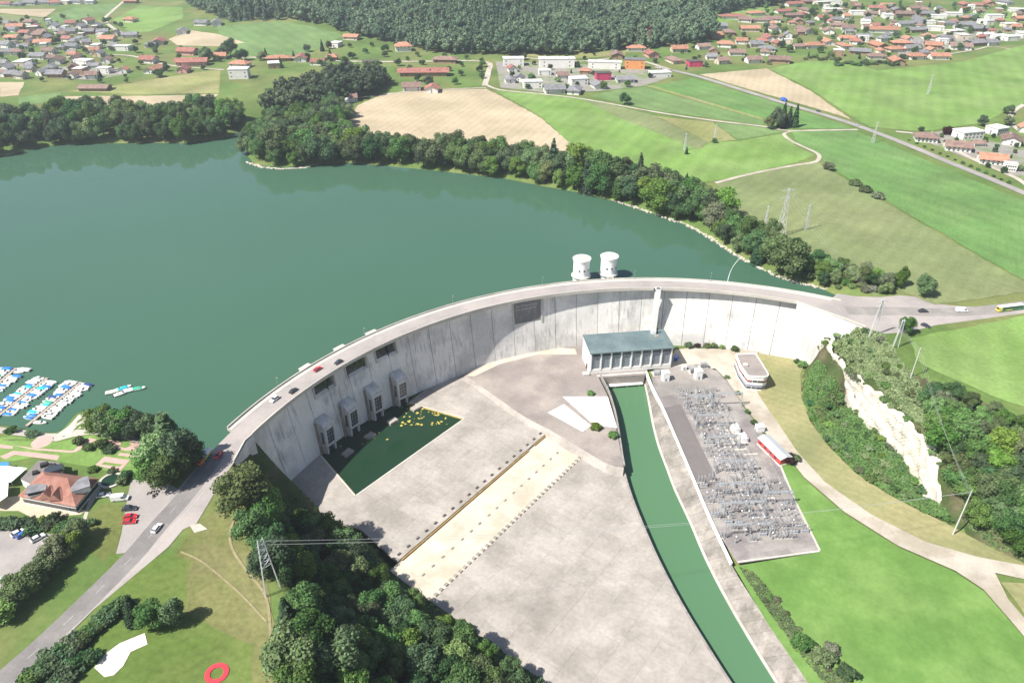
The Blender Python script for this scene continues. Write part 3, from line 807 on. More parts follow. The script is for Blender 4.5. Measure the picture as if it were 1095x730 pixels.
# ------------------------------------------------------------------ outlet gate houses on the dam face and blocks in the pool
outs = [(345, 460), (370, 438), (397, 424), (424, 409)]
ordn = ['first', 'second', 'third', 'fourth']
M_stain = material('rust_stain', (0.30, 0.24, 0.2), 0.9, 0.25, 0.2, 1.2, streak=(0.2, 0.13, 0.1), streak_w=0.6)
M_gate = material('gate_concrete', (0.56, 0.545, 0.52), 0.9, 0.14, 0.2, 1.0, streak=(0.2, 0.19, 0.185), streak_w=0.6)
def make_gatehouse():
    t = empty('outlet_gate_house')
    # local: -x points away from the dam towards the valley, z = 0 at the pool
    prof = [(2.2, 0), (-2.4, 0), (-2.4, 3.0), (-3.4, 4.2), (-3.4, 13.3), (-3.1, 14.3), (-2.2, 15.2), (-0.6, 15.9), (2.2, 16.4)]
    w = 3.1
    mb = MB().mat(M_gate)
    n = len(prof)
    mb.add([(x, -w, z) for x, z in prof] + [(x, w, z) for x, z in prof], [tuple(range(n)), tuple(range(2 * n - 1, n - 1, -1))] + [(i, n + i, n + (i + 1) % n, (i + 1) % n) for i in range(n)])
    mb.build('body', t)
    MB().mat(M_gate).box((-3.45, 0, 13.75), (0.5, 6.6, 0.5)).build('hood_moulding', t)
    for s in (-1, 1):
        MB().mat(M_gate).box((-3.55, s * 2.55, 8.9), (0.7, 0.9, 9.0)).build('jamb', t)
    for z in (4.8, 13.0):
        MB().mat(M_gate).box((-3.55, 0, z), (0.68, 4.2, 0.9)).build('lintel', t)
    wdw = MB().mat(M_glass).box((-3.35, 0, 8.9), (0.2, 4.0, 7.4)).build('window', t)
    mb = MB().mat(M_steel)
    for y in (-0.7, 0.7): mb.box((-3.5, y, 8.9), (0.12, 0.12, 7.3))
    for z in (7.0, 8.9, 10.8): mb.box((-3.52, 0, z), (0.12, 3.9, 0.12))
    mb.build('glazing_bars', wdw)
    MB().mat(M_glass).box((-1.9, 3.0, 8.6), (1.5, 0.35, 6.0)).build('side_window', t)
    MB().mat(M_dark).box((-2.32, 0, 1.6), (0.3, 3.4, 3.2)).build('outlet_opening', t)
    for s in (-1, 1):
        MB().mat(M_gate).box((-2.7, s * 2.3, 1.5), (1.4, 1.0, 3.6)).build('outlet_pier', t)
    MB().mat(M_stain).add([(2.6, -5.2, 0), (2.6, 5.2, 0), (-1.2, 5.0, 0), (-1.2, -5.0, 0), (2.6, -3.6, 15), (2.6, 3.6, 15), (1.2, 3.4, 15), (1.2, -3.4, 15)],
                          [(4, 5, 6, 7), (0, 4, 7, 3), (1, 2, 6, 5), (2, 3, 7, 6), (0, 1, 5, 4), (3, 2, 1, 0)]).build('buttress', t)
    return t
gh = make_gatehouse()
for i, p in enumerate(outs):
    a, z = dam_hit(*p)
    t = gh if i == 0 else copy_tree(gh)
    t.scale = (1.08, 1.12, 1.2); t.location = arc(face_r(-34) , a, -39.2); t.rotation_euler = (0, 0, R(a))
    tag(t, 'tall concrete gate house with window on the dam face, %s from the left' % ordn[i], 'gate house', 'outlet gate houses on the dam face')
    b = empty('deflector_block', arc(face_r(-34) - 11.5, a - 0.7, -39.3), R(a - 0.7))
    mb = MB().mat(M_conc_o)
    mb.add([(-2.4, -3.2, -3), (2.4, -3.2, -3), (2.4, 3.2, -3), (-2.4, 3.2, -3), (-1.7, -2.8, 1.7), (2.0, -2.8, 1.2), (2.0, 2.8, 1.2), (-1.7, 2.8, 1.7)],
           [(0, 3, 2, 1), (4, 5, 6, 7), (0, 1, 5, 4), (1, 2, 6, 5), (2, 3, 7, 6), (3, 0, 4, 7)])
    mb.build('body', b)
    MB().mat(M_slab).box((0.1, 0, 1.72), (3.2, 5.2, 0.4)).build('cap', b)
    tag(b, 'sloped concrete block standing in the pool before the %s gate house from the left' % ordn[i], 'concrete block', 'blocks in the stilling pool')

# lift tower in front of the dam
la, lz = dam_hit(700, 330)
t = tag(empty('lift_tower', arc(R_IN - 1.9, la, ZF - 2), R(la)), 'slim white lift tower standing against the middle of the dam', 'tower')
MB().mat(M_white).box((0, 0, 19.5), (2.8, 3.0, 39)).build('shaft', t)
MB().mat(M_white).box((0, 0, 39.2), (3.1, 3.4, 0.4)).build('roof', t)
MB().mat(M_conc_l).box((2.6, 0, 37.4), (2.4, 3.4, 0.5)).build('landing', t)
MB().mat(M_glass).box((0.4, -1.53, 37.8), (1.4, 0.1, 1.4)).build('window', t)
MB().mat(M_steel).box((1.43, 0, 38.2), (0.1, 1.3, 1.6)).build('door', t)

# intake towers in the lake
for i, p in enumerate(((621, 299.5), (650, 297))):
    v = at(p[0], p[1], ZL)
    base = v; 
    t = tag(empty('intake_tower', (v.x, v.y, ZL - 6)), 'round white intake tower in the lake, ' + ('left one of the pair' if i == 0 else 'right one, nearer the far forest'), 'tower', 'intake towers')
    MB().mat(M_white).lathe([(5.0, 0), (5.0, 9.0), (5.35, 9.0), (5.35, 10.2), (5.0, 10.2), (5.0, 18.2), (5.2, 19.2), (5.55, 20.4), (5.65, 21.0), (5.35, 21.0), (5.3, 20.6)], n=40).build('shell', t, smooth=False)
    MB().mat(M_conc_l).lathe([(5.3, 20.4), (5.3, 20.65), (0.3, 20.8)], n=40).build('roof', t)
    for k in range(5):
        an = -1.9 + k * 0.62
        w = MB().mat(M_glass).box((0, 0, 0), (0.3, 0.9, 1.0)).build('window', t, (5.0 * math.cos(an), 5.0 * math.sin(an), 14.4), an)
        MB().mat(M_steel).box((0.1, 0, -0.62), (0.3, 1.2, 0.14)).build('sill', w)
    MB().mat(M_conc_l).lathe([(6.1, 9.3), (6.1, 9.7), (4.9, 9.7)], n=40).build('gallery', t)
    q = DC - v; an = math.atan2(q.y, q.x)
    L_ = q.length - R_OUT + 0
    L_ = (Vector((v.x, v.y)) - DC.to_2d()).length - R_OUT
    MB().mat(M_white).box((5.0 + (L_ - 5) / 2, 0, 8.0), (max(1.5, L_ - 4.6), 3.2, 0.7)).build('walkway', t, rz=an)
    for s in (-1, 1):
        MB().mat(M_white).box((5.0 + (L_ - 5) / 2, s * 1.6, 8.9), (max(1.5, L_ - 4.8), 0.14, 1.1)).build('railing', t, rz=an)
    MB().mat(material('algae', (0.16, 0.15, 0.03), 0.8)).lathe([(5.06, 2.2), (5.06, 3.9), (5.0, 4.1)], n=40).build('waterline_stain', t)

# ------------------------------------------------------------------ apron slabs
ub = (at(590, 458, ZS1) - at(425, 600, ZS1)).to_2d().normalized()     # along the step in the apron
vb = Vector((ub.y, -ub.x))                                             # downstream
O0 = at(425, 600, ZS1).to_2d()
def uv(p): q = Vector(p[:2]) - O0; return q.dot(ub), q.dot(vb)
def xy(u, v): q = O0 + ub * u + vb * v; return (q.x, q.y)
def panels(parent, subj, z, th, su, sv, m, jit=0.02, name='panel', gap=0.022, off=(0, 0)):
    """concrete panels of one apron: a grid along the step, cut to the outline"""
    us = [uv(p)[0] for p in subj]; vs_ = [uv(p)[1] for p in subj]
    s2 = [Vector(p[:2]) for p in subj]
    inv = Matrix.Translation(-parent.location)
    u = math.floor(min(us) / su) * su + off[0]
    while u < max(us):
        v = math.floor(min(vs_) / sv) * sv + off[1]
        while v < max(vs_):
            win = [xy(u + gap, v + gap), xy(u + su - gap, v + gap), xy(u + su - gap, v + sv - gap), xy(u + gap, v + sv - gap)]
            if area2(win) < 0: win.reverse()
            c = clip_convex(s2, win)
            if len(c) >= 3 and abs(area2(c)) > 1.0:
                o = MB().mat(m).prism(c, z - th, z + random.uniform(-jit, jit)).build(name, parent)
                o.matrix_parent_inverse = inv
            v += sv
        u += su
def sub_base(parent, pts, z, m=None):
    o = flat('joint_bed', pts, z, m or M_conc_o, '', '', parent=parent); o.matrix_parent_inverse = Matrix.Translation(-parent.location)
pool_px = [(342, 486), (380, 530), (497, 447), (437, 430)]
PA, PB, PC, PD = [at(*p, ZS1) for p in pool_px]
s1 = tag(empty('upper_apron', at(450, 520, ZS1 - 3)), 'weathered concrete apron round the green stilling pool', 'concrete apron')
left_piece = [at(*p, ZS1) for p in ((305, 508), (330, 482))] + [PA, PB, at(349, 553, ZS1)]
right_piece = [PD] + [arc(205.2, a) for a in (130, 126, 122, 119)] + [at(505, 404, ZS1), at(530, 425, ZS1), at(552, 446, ZS1), PC]
main_piece = [PB, PC, at(552, 446, ZS1), at(575, 457, ZS1), at(592, 456.5, ZS1), at(425, 600, ZS1), at(386, 566, ZS1), at(349, 553, ZS1)]
for pc in (left_piece, right_piece, main_piece):
    panels(s1, pc, ZS1, 1.2, 11.0, 11.0, M_slab, 0.015)
    sub_base(s1, pc, ZS1 - 0.25)
# pool: walls, water, algae
pw = tag(empty('pool_wall', PB - Vector((0, 0, 5))), 'straight concrete side walls of the stilling pool', 'wall')
inv = Matrix.Translation(-pw.location)
pe = [PD, PC, PB, PA]
for a, b in ((PD, PC), (PC, PB), (PB, PA)):
    n = (b - a).normalized(); nn = Vector((-n.y, n.x, 0))
    o = MB().mat(M_conc_l).prism(ribbon([(a + n * 0.36).to_2d(), (b - n * 0.36).to_2d()], 0.7), ZS1 - 5, ZS1 + 0.12).build('wall_panel', pw); o.matrix_parent_inverse = inv
    o = MB().mat(material('yellow_algae', (0.30, 0.23, 0.03), 0.9, 0.3, 0.5, 2.0)).prism(ribbon([(a + n * 1.0 - nn * 0.62).to_2d(), (b - n * 1.0 - nn * 0.62).to_2d()], 0.5), ZS1 - 1.5, ZS1 - 0.45).build('algae_line', pw); o.matrix_parent_inverse = inv
flat('pool_water', [PA, PB, PC, PD] + [arc(206.5, a) for a in range(132, 153, 3)], ZP, M_pool, 'dark green still water of the stilling pool under the dam', 'water')
t = tag(empty('floating_algae', at(452, 442, ZP)), 'yellow algae rafts floating near the far corner of the pool', 'algae', kind='stuff')
inv = Matrix.Translation(-t.location)
mb = MB().mat(material('algae_mat', (0.42, 0.34, 0.07), 0.9, 0.3, 0.8, 3.0))
for k in range(90):
    if k < 72: px, py = random.uniform(426, 478), random.uniform(432, 455)
    else: px, py = random.uniform(360, 415), random.uniform(455, 485)
    if k < 72 and (px - 426) * 0.45 + 432 > py + 14: continue
    c = at(px, py, ZP); r = random.uniform(0.2, 1.0) if k < 72 else random.uniform(0.2, 0.6); n = 9
    if not inside([PA, PB, PC, PD], np.array([c.x]), np.array([c.y]))[0]: continue
    sx, an = random.uniform(0.5, 1.5), random.uniform(0, 3)
    pts = []
    for i in range(n):
        q = r * random.uniform(0.5, 1.1); x, y = q * sx * math.cos(i / n * 6.283), q * math.sin(i / n * 6.283)
        pts.append((c.x + x * math.cos(an) - y * math.sin(an), c.y + x * math.sin(an) + y * math.cos(an)))
    mb.prism(pts, ZP - 0.05, ZP + 0.04 + 0.002 * k)
o = mb.build('algae_raft', t); o.matrix_parent_inverse = inv
o['kind'] = 'stuff'

s2 = tag(empty('lower_apron', at(600, 600, ZS2 - 3)), 'huge pale concrete apron of square panels beside the canal', 'concrete apron')
step = 3.2
band_w = uv(at(632, 480, ZS2))[1]
u_end = uv(at(600, 463, ZS2))[0]
low = [at(*p, ZS2) for p in ((592, 457), (612, 476), (640, 493))] + [v for v in SLAB_E[4:]] + [Vector((175, 60, 0))] + [at(*p, ZS2) + Vector((-4, 3, 0)) for p in reversed(toe_l[3:])]
band_win = [xy(-60, 0.2), xy(240, 0.2), xy(240, band_w), xy(-60, band_w)]
rest_win = [xy(-400, band_w), xy(400, band_w), xy(400, 500), xy(-400, 500)]
for w_ in (band_win, rest_win):
    if area2(w_) < 0: w_.reverse()
band = clip_convex([Vector(p[:2]) for p in low], band_win); rest = clip_convex([Vector(p[:2]) for p in low], rest_win)
panels(s2, band, ZS2, 1.0, 13.0, band_w / 2 - 0.05, M_slab_l, 0.01)
panels(s2, rest, ZS2, 1.2, 11.5, 11.5, M_slab, 0.03, off=(0, band_w % 11.5))
sub_base(s2, band, ZS2 - 0.2); sub_base(s2, rest, ZS2 - 0.2)
inv2 = Matrix.Translation(-s2.location); inv1 = Matrix.Translation(-s1.location)
# step between the aprons with rusty sill, and three rows of teeth
M_sill = material('rusty_sill', (0.30, 0.20, 0.07), 0.85, 0.25, 0.4, 2.0)
for u0, u1 in ((2, 92), (97, 110)):
    q = [xy(u0, 0.25), xy(u1, 0.25), xy(u1, 0.8), xy(u0, 0.8)]
    o = MB().mat(M_sill).prism(q, ZS2 - 0.2, ZS1 - 0.25).build('sill', s1); o.matrix_parent_inverse = inv1
tooth = {}
def teeth(parent, inv, z, v, u0, u1, n, size, m, nm):
    for i in range(n):
        u = u0 + (u1 - u0) * i / (n - 1) + random.uniform(-0.2, 0.2)
        x, y = xy(u, v)
        if size not in tooth: tooth[size] = MB().mat(m).box((0, 0, size[2] / 2), size, 0, 0.8).mesh(nm)
        o = link(nm, tooth[size], parent, (x, y, z - 0.05), math.atan2(ub.y, ub.x)); o.matrix_parent_inverse = inv
M_tooth = material('tooth_concrete', (0.12, 0.11, 0.10), 0.9, 0.2)
M_tooth2 = material('tooth_concrete_pale', (0.26, 0.24, 0.21), 0.9, 0.2)
teeth(s1, inv1, ZS1, -2.2, 3, 106, 19, (1.7, 0.9, 0.75), M_tooth, 'baffle_tooth')
teeth(s2, inv2, ZS2, band_w * 0.52, 2, 112, 19, (1.7, 0.9, 0.45), M_tooth2, 'baffle_tooth')
teeth(s2, inv2, ZS2, band_w - 0.9, -2, 118, 42, (1.6, 1.7, 0.6), M_tooth2, 'baffle_tooth')

# ------------------------------------------------------------------ power station platform, canal, bank
plat = [at(*p, ZF) for p in ((497, 402), (506, 396), (524, 386))] + [arc(205.5, a) for a in (117, 112, 106, 100, 94)] + [at(*p, ZF) for p in ((700, 385), (691, 397), (689.5, 400.5), (640, 403.5), (649, 421), (656, 443), (661, 468), (667, 500), (650, 496), (622, 480), (590, 461), (560, 445), (530, 424), (508, 408))]
t = tag(empty('power_station_platform', at(580, 420, ZF - 6)), 'grey asphalt platform beside the power station', 'platform')
inv = Matrix.Translation(-t.location)
M_plat = material('platform_asphalt', (0.235, 0.205, 0.19), 0.9, 0.14, 0.06, 0.7, alt=(0.31, 0.27, 0.24), alt_scale=0.04)
M_pale = material('pale_slab', (0.64, 0.61, 0.57), 0.85, 0.07, 0.1, 1.5)
o = MB().mat(M_plat).prism([(p.x, p.y) for p in plat], -52, ZF).build('body', t); o.matrix_parent_inverse = inv
for q in (((586, 441), (603, 432), (632, 455), (623, 461.5)), ((601.5, 424), (650, 424), (660, 457.5), (635, 454))):
    o = MB().mat(M_pale).prism([(at(*p, ZF).x, at(*p, ZF).y) for p in q], ZF - 0.1, ZF + 0.12).build('pale_slab', t); o.matrix_parent_inverse = inv
# sloping pale kerb round the platform edge
edge = [at(*p, ZF) for p in ((667, 500), (650, 496), (622, 480), (590, 461), (560, 445), (530, 424), (508, 408), (497, 402))]
el = smooth_line([p.to_2d() for p in edge], 3)
for i in range(len(el) - 1):
    a, b = el[i], el[i + 1]; d = (b - a).normalized(); n = Vector((d.y, -d.x)) * -1
    if (a + n * 3 - at(560, 500, ZF).to_2d()).length > (a - n * 3 - at(560, 500, ZF).to_2d()).length: n = -n
    d0 = (el[min(i + 1, len(el) - 1)] - el[max(i - 1, 0)]).normalized(); d1 = (el[min(i + 2, len(el) - 1)] - el[i]).normalized()
    n0 = Vector((-d0.y, d0.x)); n1 = Vector((-d1.y, d1.x))
    if n0.dot(n) < 0: n0 = -n0
    if n1.dot(n) < 0: n1 = -n1
    w = 3.4
    z2 = ZS2 - 0.3
    vs = [(a.x, a.y, ZF + 0.1), (b.x, b.y, ZF + 0.1), (b.x + n1.x * w, b.y + n1.y * w, z2), (a.x + n0.x * w, a.y + n0.y * w, z2)]
    vs += [(x, y, -44) for x, y, z in vs]
    o = MB().mat(M_slab).add(vs, [(0, 1, 2, 3), (7, 6, 5, 4), (0, 4, 5, 1), (1, 5, 6, 2), (2, 6, 7, 3), (3, 7, 4, 0)]).build('slope_panel', t); o.matrix_parent_inverse = inv
foot_px = ((499, 402), (525, 386), (553, 369), (585, 371), (615, 373), (617, 379), (575, 379), (535, 389), (508, 402))
flat('dam_foot_strip', [at(*p, ZF) for p in foot_px], ZF + 0.06, M_slab_l, 'pale concrete strip along the foot of the dam', 'pavement')

cw = [v for v in SLAB_E] + [Vector((175, 60, 0))] + [Vector((205, 60, 0))] + list(reversed(WAT_R))
flat('canal_water', [at(636, 402, ZC)] + [v + Vector((-1.5, 0, 0)) for v in SLAB_E] + [Vector((175, 60, 0)), Vector((215, 60, 0))] + [v + Vector((1.5, 0, 0)) for v in reversed(WAT_R)] + [at(690, 399, ZC)], ZC, M_canal, 'green water of the curved tailrace canal', 'water')
M_bank0 = material('canal_wall_concrete', (0.27, 0.25, 0.23), 0.9, 0.2, 0.2, 1.0, streak=(0.12, 0.12, 0.11), streak_w=0.7)
t = tag(empty('canal_wall', SLAB_E[4] - Vector((0, 0, 8))), 'dark vertical wall along the left side of the canal', 'wall')
inv = Matrix.Translation(-t.location)
sl_ = smooth_line([v.to_2d() for v in SLAB_E], 3)
for i in range(len(sl_) - 1):
    z1 = ZF + 0.12 if i < 12 else ZS2 + 0.12
    d0 = (sl_[min(i + 1, len(sl_) - 1)] - sl_[max(i - 1, 0)]).normalized(); d1 = (sl_[min(i + 2, len(sl_) - 1)] - sl_[i]).normalized()
    n0 = Vector((-d0.y, d0.x)) * 0.45; n1 = Vector((-d1.y, d1.x)) * 0.45
    o = MB().mat(M_bank0).prism([sl_[i] + n0, sl_[i] - n0, sl_[i + 1] - n1, sl_[i + 1] + n1], -50, z1).build('wall_panel', t); o.matrix_parent_inverse = inv
# sloping concrete bank in panels
t = tag(empty('canal_bank', BANK_T[5] - Vector((0, 0, 8))), 'sloping concrete panel bank along the right side of the canal', 'embankment')
inv = Matrix.Translation(-t.location)
NB = 44
bt = resample(smooth_line([v.to_2d() for v in BANK_T], 3), NB); wb = resample(smooth_line([v.to_2d() for v in WAT_R], 3), NB)
M_bank = material('bank_concrete', (0.27, 0.245, 0.22), 0.9, 0.22, 0.12, 0.9, rnd=0.14, alt=(0.18, 0.165, 0.145), alt_scale=0.1)
for i in range(NB):
    q = [wb[i], wb[i + 1], bt[i + 1], bt[i]]
    e = 0.012
    q = [q[0].lerp(q[1], e), q[1].lerp(q[0], e), q[2].lerp(q[3], e), q[3].lerp(q[2], e)]
    zz = [ZC - 0.6, ZC - 0.6, ZF, ZF]; dz = random.uniform(-0.06, 0.06)
    vs = [(p.x, p.y, z + dz) for p, z in zip(q, zz)] + [(p.x, p.y, -50) for p in q]
    o = MB().mat(M_bank).add(vs, [(0, 1, 2, 3), (7, 6, 5, 4), (0, 4, 5, 1), (1, 5, 6, 2), (2, 6, 7, 3), (3, 7, 4, 0)]).build('bank_panel', t); o.matrix_parent_inverse = inv
    d = (wb[i + 1] - wb[i]).normalized(); n = Vector((-d.y, d.x))
    o = MB().mat(M_conc_l).prism(ribbon([wb[i] + d * 0.05, wb[i + 1] - d * 0.05], 1.1), ZC - 3, ZC + 0.35 + random.uniform(-0.05, 0.05)).build('toe_kerb', t); o.matrix_parent_inverse = inv
t = tag(empty('quay_wall', BANK_T[3]), 'white low wall along the canal side of the switchyard', 'wall')
inv = Matrix.Translation(-t.location)
qs = resample([v.to_2d() for v in BANK_T[0:8]], 18)
for i in range(18):
    d = (qs[i + 1] - qs[i]).normalized()
    o = MB().mat(M_white).prism(ribbon([qs[i] + d * 0.03, qs[i + 1] - d * 0.03], 0.9), ZF - 1.5, ZF + 0.9).build('wall_panel', t); o.matrix_parent_inverse = inv
# stained streaks (orange) on the bank
flat_o = MB().mat(material('orange_stain', (0.5, 0.26, 0.06), 0.9, 0.3))
bi = min(range(NB), key=lambda i: (bt[i] - at(760, 570, ZF).to_2d()).length)
q0, q1 = wb[bi].lerp(bt[bi], 0.45), wb[bi].lerp(bt[bi], 0.97)
flat_o.add([(q0.x, q0.y, ZC - 0.6 + 0.45 * 7.6 - 0.1), (q0.x + 0.5, q0.y + 0.3, ZC - 0.6 + 0.45 * 7.6 - 0.1), (q1.x + 1.0, q1.y + 1.2, ZF + 0.12), (q1.x - 0.4, q1.y + 0.4, ZF + 0.12)], [(0, 1, 2, 3)])
o = flat_o.build('orange_stain', bpy.data.objects['canal_bank']); o.matrix_parent_inverse = Matrix.Translation(-bpy.data.objects['canal_bank'].location)

# ------------------------------------------------------------------ valley floor sheets
flat('lawn', [at(*p, ZF) for p in ((826, 478), (848, 496), (860, 512), (903, 549), (960, 585), (1022, 612), (1052, 632), (1080, 664), (1116, 705), (1116, 800), (930, 800), (868, 735), (822, 668), (799, 630), (785, 605), (877, 590), (850, 540))], ZF + 0.03, material('lawn_green', (0.112, 0.212, 0.05), 0.95, 0.14, 0.06, 0.6, alt=(0.14, 0.235, 0.065), alt_scale=0.03, spec=0.1), 'vivid green lawn below the switchyard', 'lawn')
flat('dry_meadow', [at(*p, ZF) for p in ((808, 377), (862, 386), (856, 400), (857, 425), (866, 450), (884, 475), (914, 505), (949, 528), (1019, 563), (1059, 585), (1110, 609), (1110, 614), (1045, 600), (990, 583), (930, 553), (880, 518), (850, 484), (830, 453), (812, 428), (798, 400))], ZF + 0.034, F_dry, 'dry yellow grass strip between service road and green slope', 'meadow')
flat('service_road', [at(*p, ZF) for p in ((715, 388), (722, 374), (736, 372), (785, 373), (812, 376), (802, 386), (800, 402), (815, 428), (832, 452), (852, 482), (882, 515), (932, 550), (990, 579), (1045, 595), (1110, 607), (1110, 622), (1064, 612), (1078, 640), (1112, 680), (1112, 700), (1080, 662), (1052, 630), (1022, 610), (960, 583), (903, 547), (860, 510), (846, 492), (818, 462), (798, 437), (778, 407), (765, 394), (720, 394))], ZF + 0.04, M_gravel, 'pale gravel service road winding along the valley floor', 'road')
flat('lawn', [at(*p, ZF) for p in ((1070, 622), (1110, 624), (1110, 676), (1084, 640))], ZF + 0.045, F_dry, 'dry grass wedge between two branches of the service road', 'lawn')
sub_px = ((697, 405), (700, 395), (745, 389), (766, 396), (780, 410), (796, 436), (816, 464), (828, 482), (850, 535), (877, 589), (788, 601), (763, 562), (742, 513), (724, 472), (709, 436), (700, 420))
M_yard = material('switchyard_gravel', (0.205, 0.185, 0.18), 0.95, 0.2, 0.1, 1.4, alt=(0.29, 0.265, 0.245), alt_scale=0.07)
flat('switchyard_ground', [at(*p, ZF) for p in sub_px], ZF + 0.05, M_yard, 'grey gravel ground of the electrical switchyard', 'ground')
for q in (((710, 437), (727, 432), (741, 462), (755, 459), (772, 519), (747, 524), (725, 473)), ):
    flat('asphalt_strip', [at(*p, ZF) for p in ((709, 436), (728, 432), (750, 478), (771, 520), (747, 523), (725, 473))], ZF + 0.055, material('dark_asphalt', (0.15, 0.135, 0.13), 0.9, 0.12, 0.1, 1.0), 'dark asphalt strip along the canal side of the switchyard', 'pavement')
flat('asphalt_strip', [at(*p, ZF) for p in ((700, 396), (745, 390), (778, 411), (795, 437), (760, 444), (735, 420), (706, 424))], ZF + 0.052, M_asph_w, 'grey asphalt area round the white transformer cabins', 'pavement')
t = tag(empty('switchyard_kerb', at(840, 560, ZF)), 'pale concrete kerb round the far sides of the switchyard', 'kerb')
inv = Matrix.Translation(-t.location)
kk = [at(*p, ZF).to_2d() for p in ((816, 464), (828, 482), (850, 535), (877, 589), (788, 601))]
for i in range(len(kk) - 1):
    d = (kk[i + 1] - kk[i]).normalized()
    o = MB().mat(M_conc_l).prism(ribbon([kk[i] + d * 0.4, kk[i + 1] - d * 0.4], 0.8), ZF - 0.3, ZF + 0.3).build('kerb_stone', t); o.matrix_parent_inverse = inv

# ------------------------------------------------------------------ trees and shrubs
L_broad = leaf_material('leaf_broad', (0.07, 0.145, 0.042), (0.118, 0.2, 0.06))
L_light = leaf_material('leaf_light', (0.105, 0.2, 0.048), (0.15, 0.245, 0.072))
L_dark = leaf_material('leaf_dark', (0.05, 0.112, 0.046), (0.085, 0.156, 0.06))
L_con = leaf_material('leaf_conifer', (0.035, 0.082, 0.042), (0.06, 0.112, 0.052), 0.15)
L_olive = leaf_material('leaf_olive', (0.115, 0.155, 0.065), (0.15, 0.185, 0.085))
L_grey = leaf_material('leaf_grey', (0.15, 0.18, 0.13), (0.20, 0.22, 0.16))
L_red = leaf_material('leaf_copper', (0.045, 0.018, 0.02), (0.065, 0.025, 0.028))
L_far = leaf_material('leaf_forest', (0.04, 0.088, 0.044), (0.098, 0.152, 0.068), 0.2, 0.02)
M_bark = material('bark', (0.10, 0.075, 0.055), 0.95, 0.3, 1.0, 5.0)

def ico(sub=1):
    bm = bmesh.new(); bmesh.ops.create_icosphere(bm, subdivisions=sub, radius=1.0)
    v = np.array([tuple(x.co) for x in bm.verts]); f = np.array([[x.index for x in q.verts] for q in bm.faces]); bm.free()
    return v, f
ICO1 = ico(1); ICO2 = ico(2)
def leaf_quads(rng, pos, nrm, size, asp=1.0):
    """one bent leaf clump (two triangles) at each place, facing roughly nrm"""
    n = len(pos)
    nrm = nrm + rng.normal(0, 0.55, (n, 3)); nrm /= np.linalg.norm(nrm, axis=1, keepdims=True)
    h = rng.normal(0, 1, (n, 3)); a = np.cross(nrm, h); a /= np.linalg.norm(a, axis=1, keepdims=True) + 1e-9
    b = np.cross(nrm, a)
    s = size * rng.uniform(0.6, 1.35, (n, 1))
    bend = nrm * s * rng.uniform(-0.5, 0.5, (n, 1))
    v = np.stack([pos - a * s * asp, pos - b * s + bend, pos + a * s * asp, pos + b * s + bend], 1).reshape(-1, 3)
    i = np.arange(n) * 4
    f = np.concatenate([np.stack([i, i + 1, i + 2], 1), np.stack([i, i + 2, i + 3], 1)])
    return v, f
def crown_mesh(name, rng, lobes, n, size, mat, core=0.74, squash=1.0):
    """crown from lobes (centre, radius): leaf clumps in the outer shell of each lobe over an added solid core that blocks light"""
    V, F = [], []; base = 0
    w = np.array([l[1] ** 2 for l in lobes]); w /= w.sum()
    for (c, r), k in zip(lobes, w):
        m = max(12, int(n * k))
        d = rng.normal(0, 1, (m, 3)); d[:, 2] = np.abs(d[:, 2]) * np.where(rng.random(m) < 0.72, 1, -0.8)
        d /= np.linalg.norm(d, axis=1, keepdims=True)
        rad = r * rng.uniform(0.72, 1.12, (m, 1))
        v, f = leaf_quads(rng, np.array(c) + d * rad * np.array([1, 1, squash]), d, size)
        V.append(v); F.append(f + base); base += len(v)
        iv, fi = ICO1
        cv_ = np.array(c) + iv * core * r * rng.uniform(0.8, 1.1, (len(iv), 1)) * np.array([1, 1, squash])  # unseen inner lump, added to stop light passing through the crown
        V.append(cv_); F.append(fi + base); base += len(cv_)
    V = np.concatenate(V)
    return np_mesh(name, V, np.concatenate(F), [mat])
def broad_lobes(rng, n=9, rx=0.30, z0=0.30, z1=0.86, r0=0.15, r1=0.22):
    L = [((0, 0, 0.5 * (z0 + z1)), 0.25)]
    for i in range(n):
        t = (i + 0.5) / n; an = i * 2.4 + rng.uniform(-0.5, 0.5); z = z0 + (z1 - z0) * t
        rr = rx * math.sqrt(max(0.05, 1 - (abs(t - 0.38) / 0.72) ** 2)) * rng.uniform(0.75, 1.1)
        L.append(((rr * math.cos(an), rr * math.sin(an), z), rng.uniform(r0, r1)))
    return L
def trunk_mesh(name, rng, h=0.55, r=0.022, limbs=5):
    mb = MB().mat(M_bark)
    mb.tube((0, 0, -0.03), (0.01, 0.005, h * 0.55), r, r * 0.75, 7)
    mb.tube((0.01, 0.005, h * 0.55), (0, 0, h * 1.3), r * 0.75, r * 0.3, 6)
    for i in range(limbs):
        an = i * 2.4; z = h * (0.45 + 0.12 * i)
        mb.tube((0.008, 0.004, z), (0.2 * math.cos(an), 0.2 * math.sin(an), z + 0.2), r * 0.5, r * 0.18, 5)
    return mb.mesh(name)
BROAD, LIGHT, DARK, OLIVE = [], [], [], []
for k in range(5):
    rg = np.random.default_rng(100 + k)
    lb = broad_lobes(rg, 8 + k % 3, 0.26 + 0.03 * (k % 3))
    for lst, m in ((BROAD, L_broad), (LIGHT, L_light), (DARK, L_dark), (OLIVE, L_olive)):
        if lst in (LIGHT, OLIVE) and k > 2: continue
        lst.append(crown_mesh('crown', np.random.default_rng(200 + k), lb, 3600, 0.023, m))
SLIM = []
for k in range(2):
    rg = np.random.default_rng(140 + k)
    SLIM.append(crown_mesh('crown', rg, broad_lobes(rg, 9, 0.13, 0.2, 0.9, 0.10, 0.15), 2600, 0.022, (L_broad, L_light)[k]))
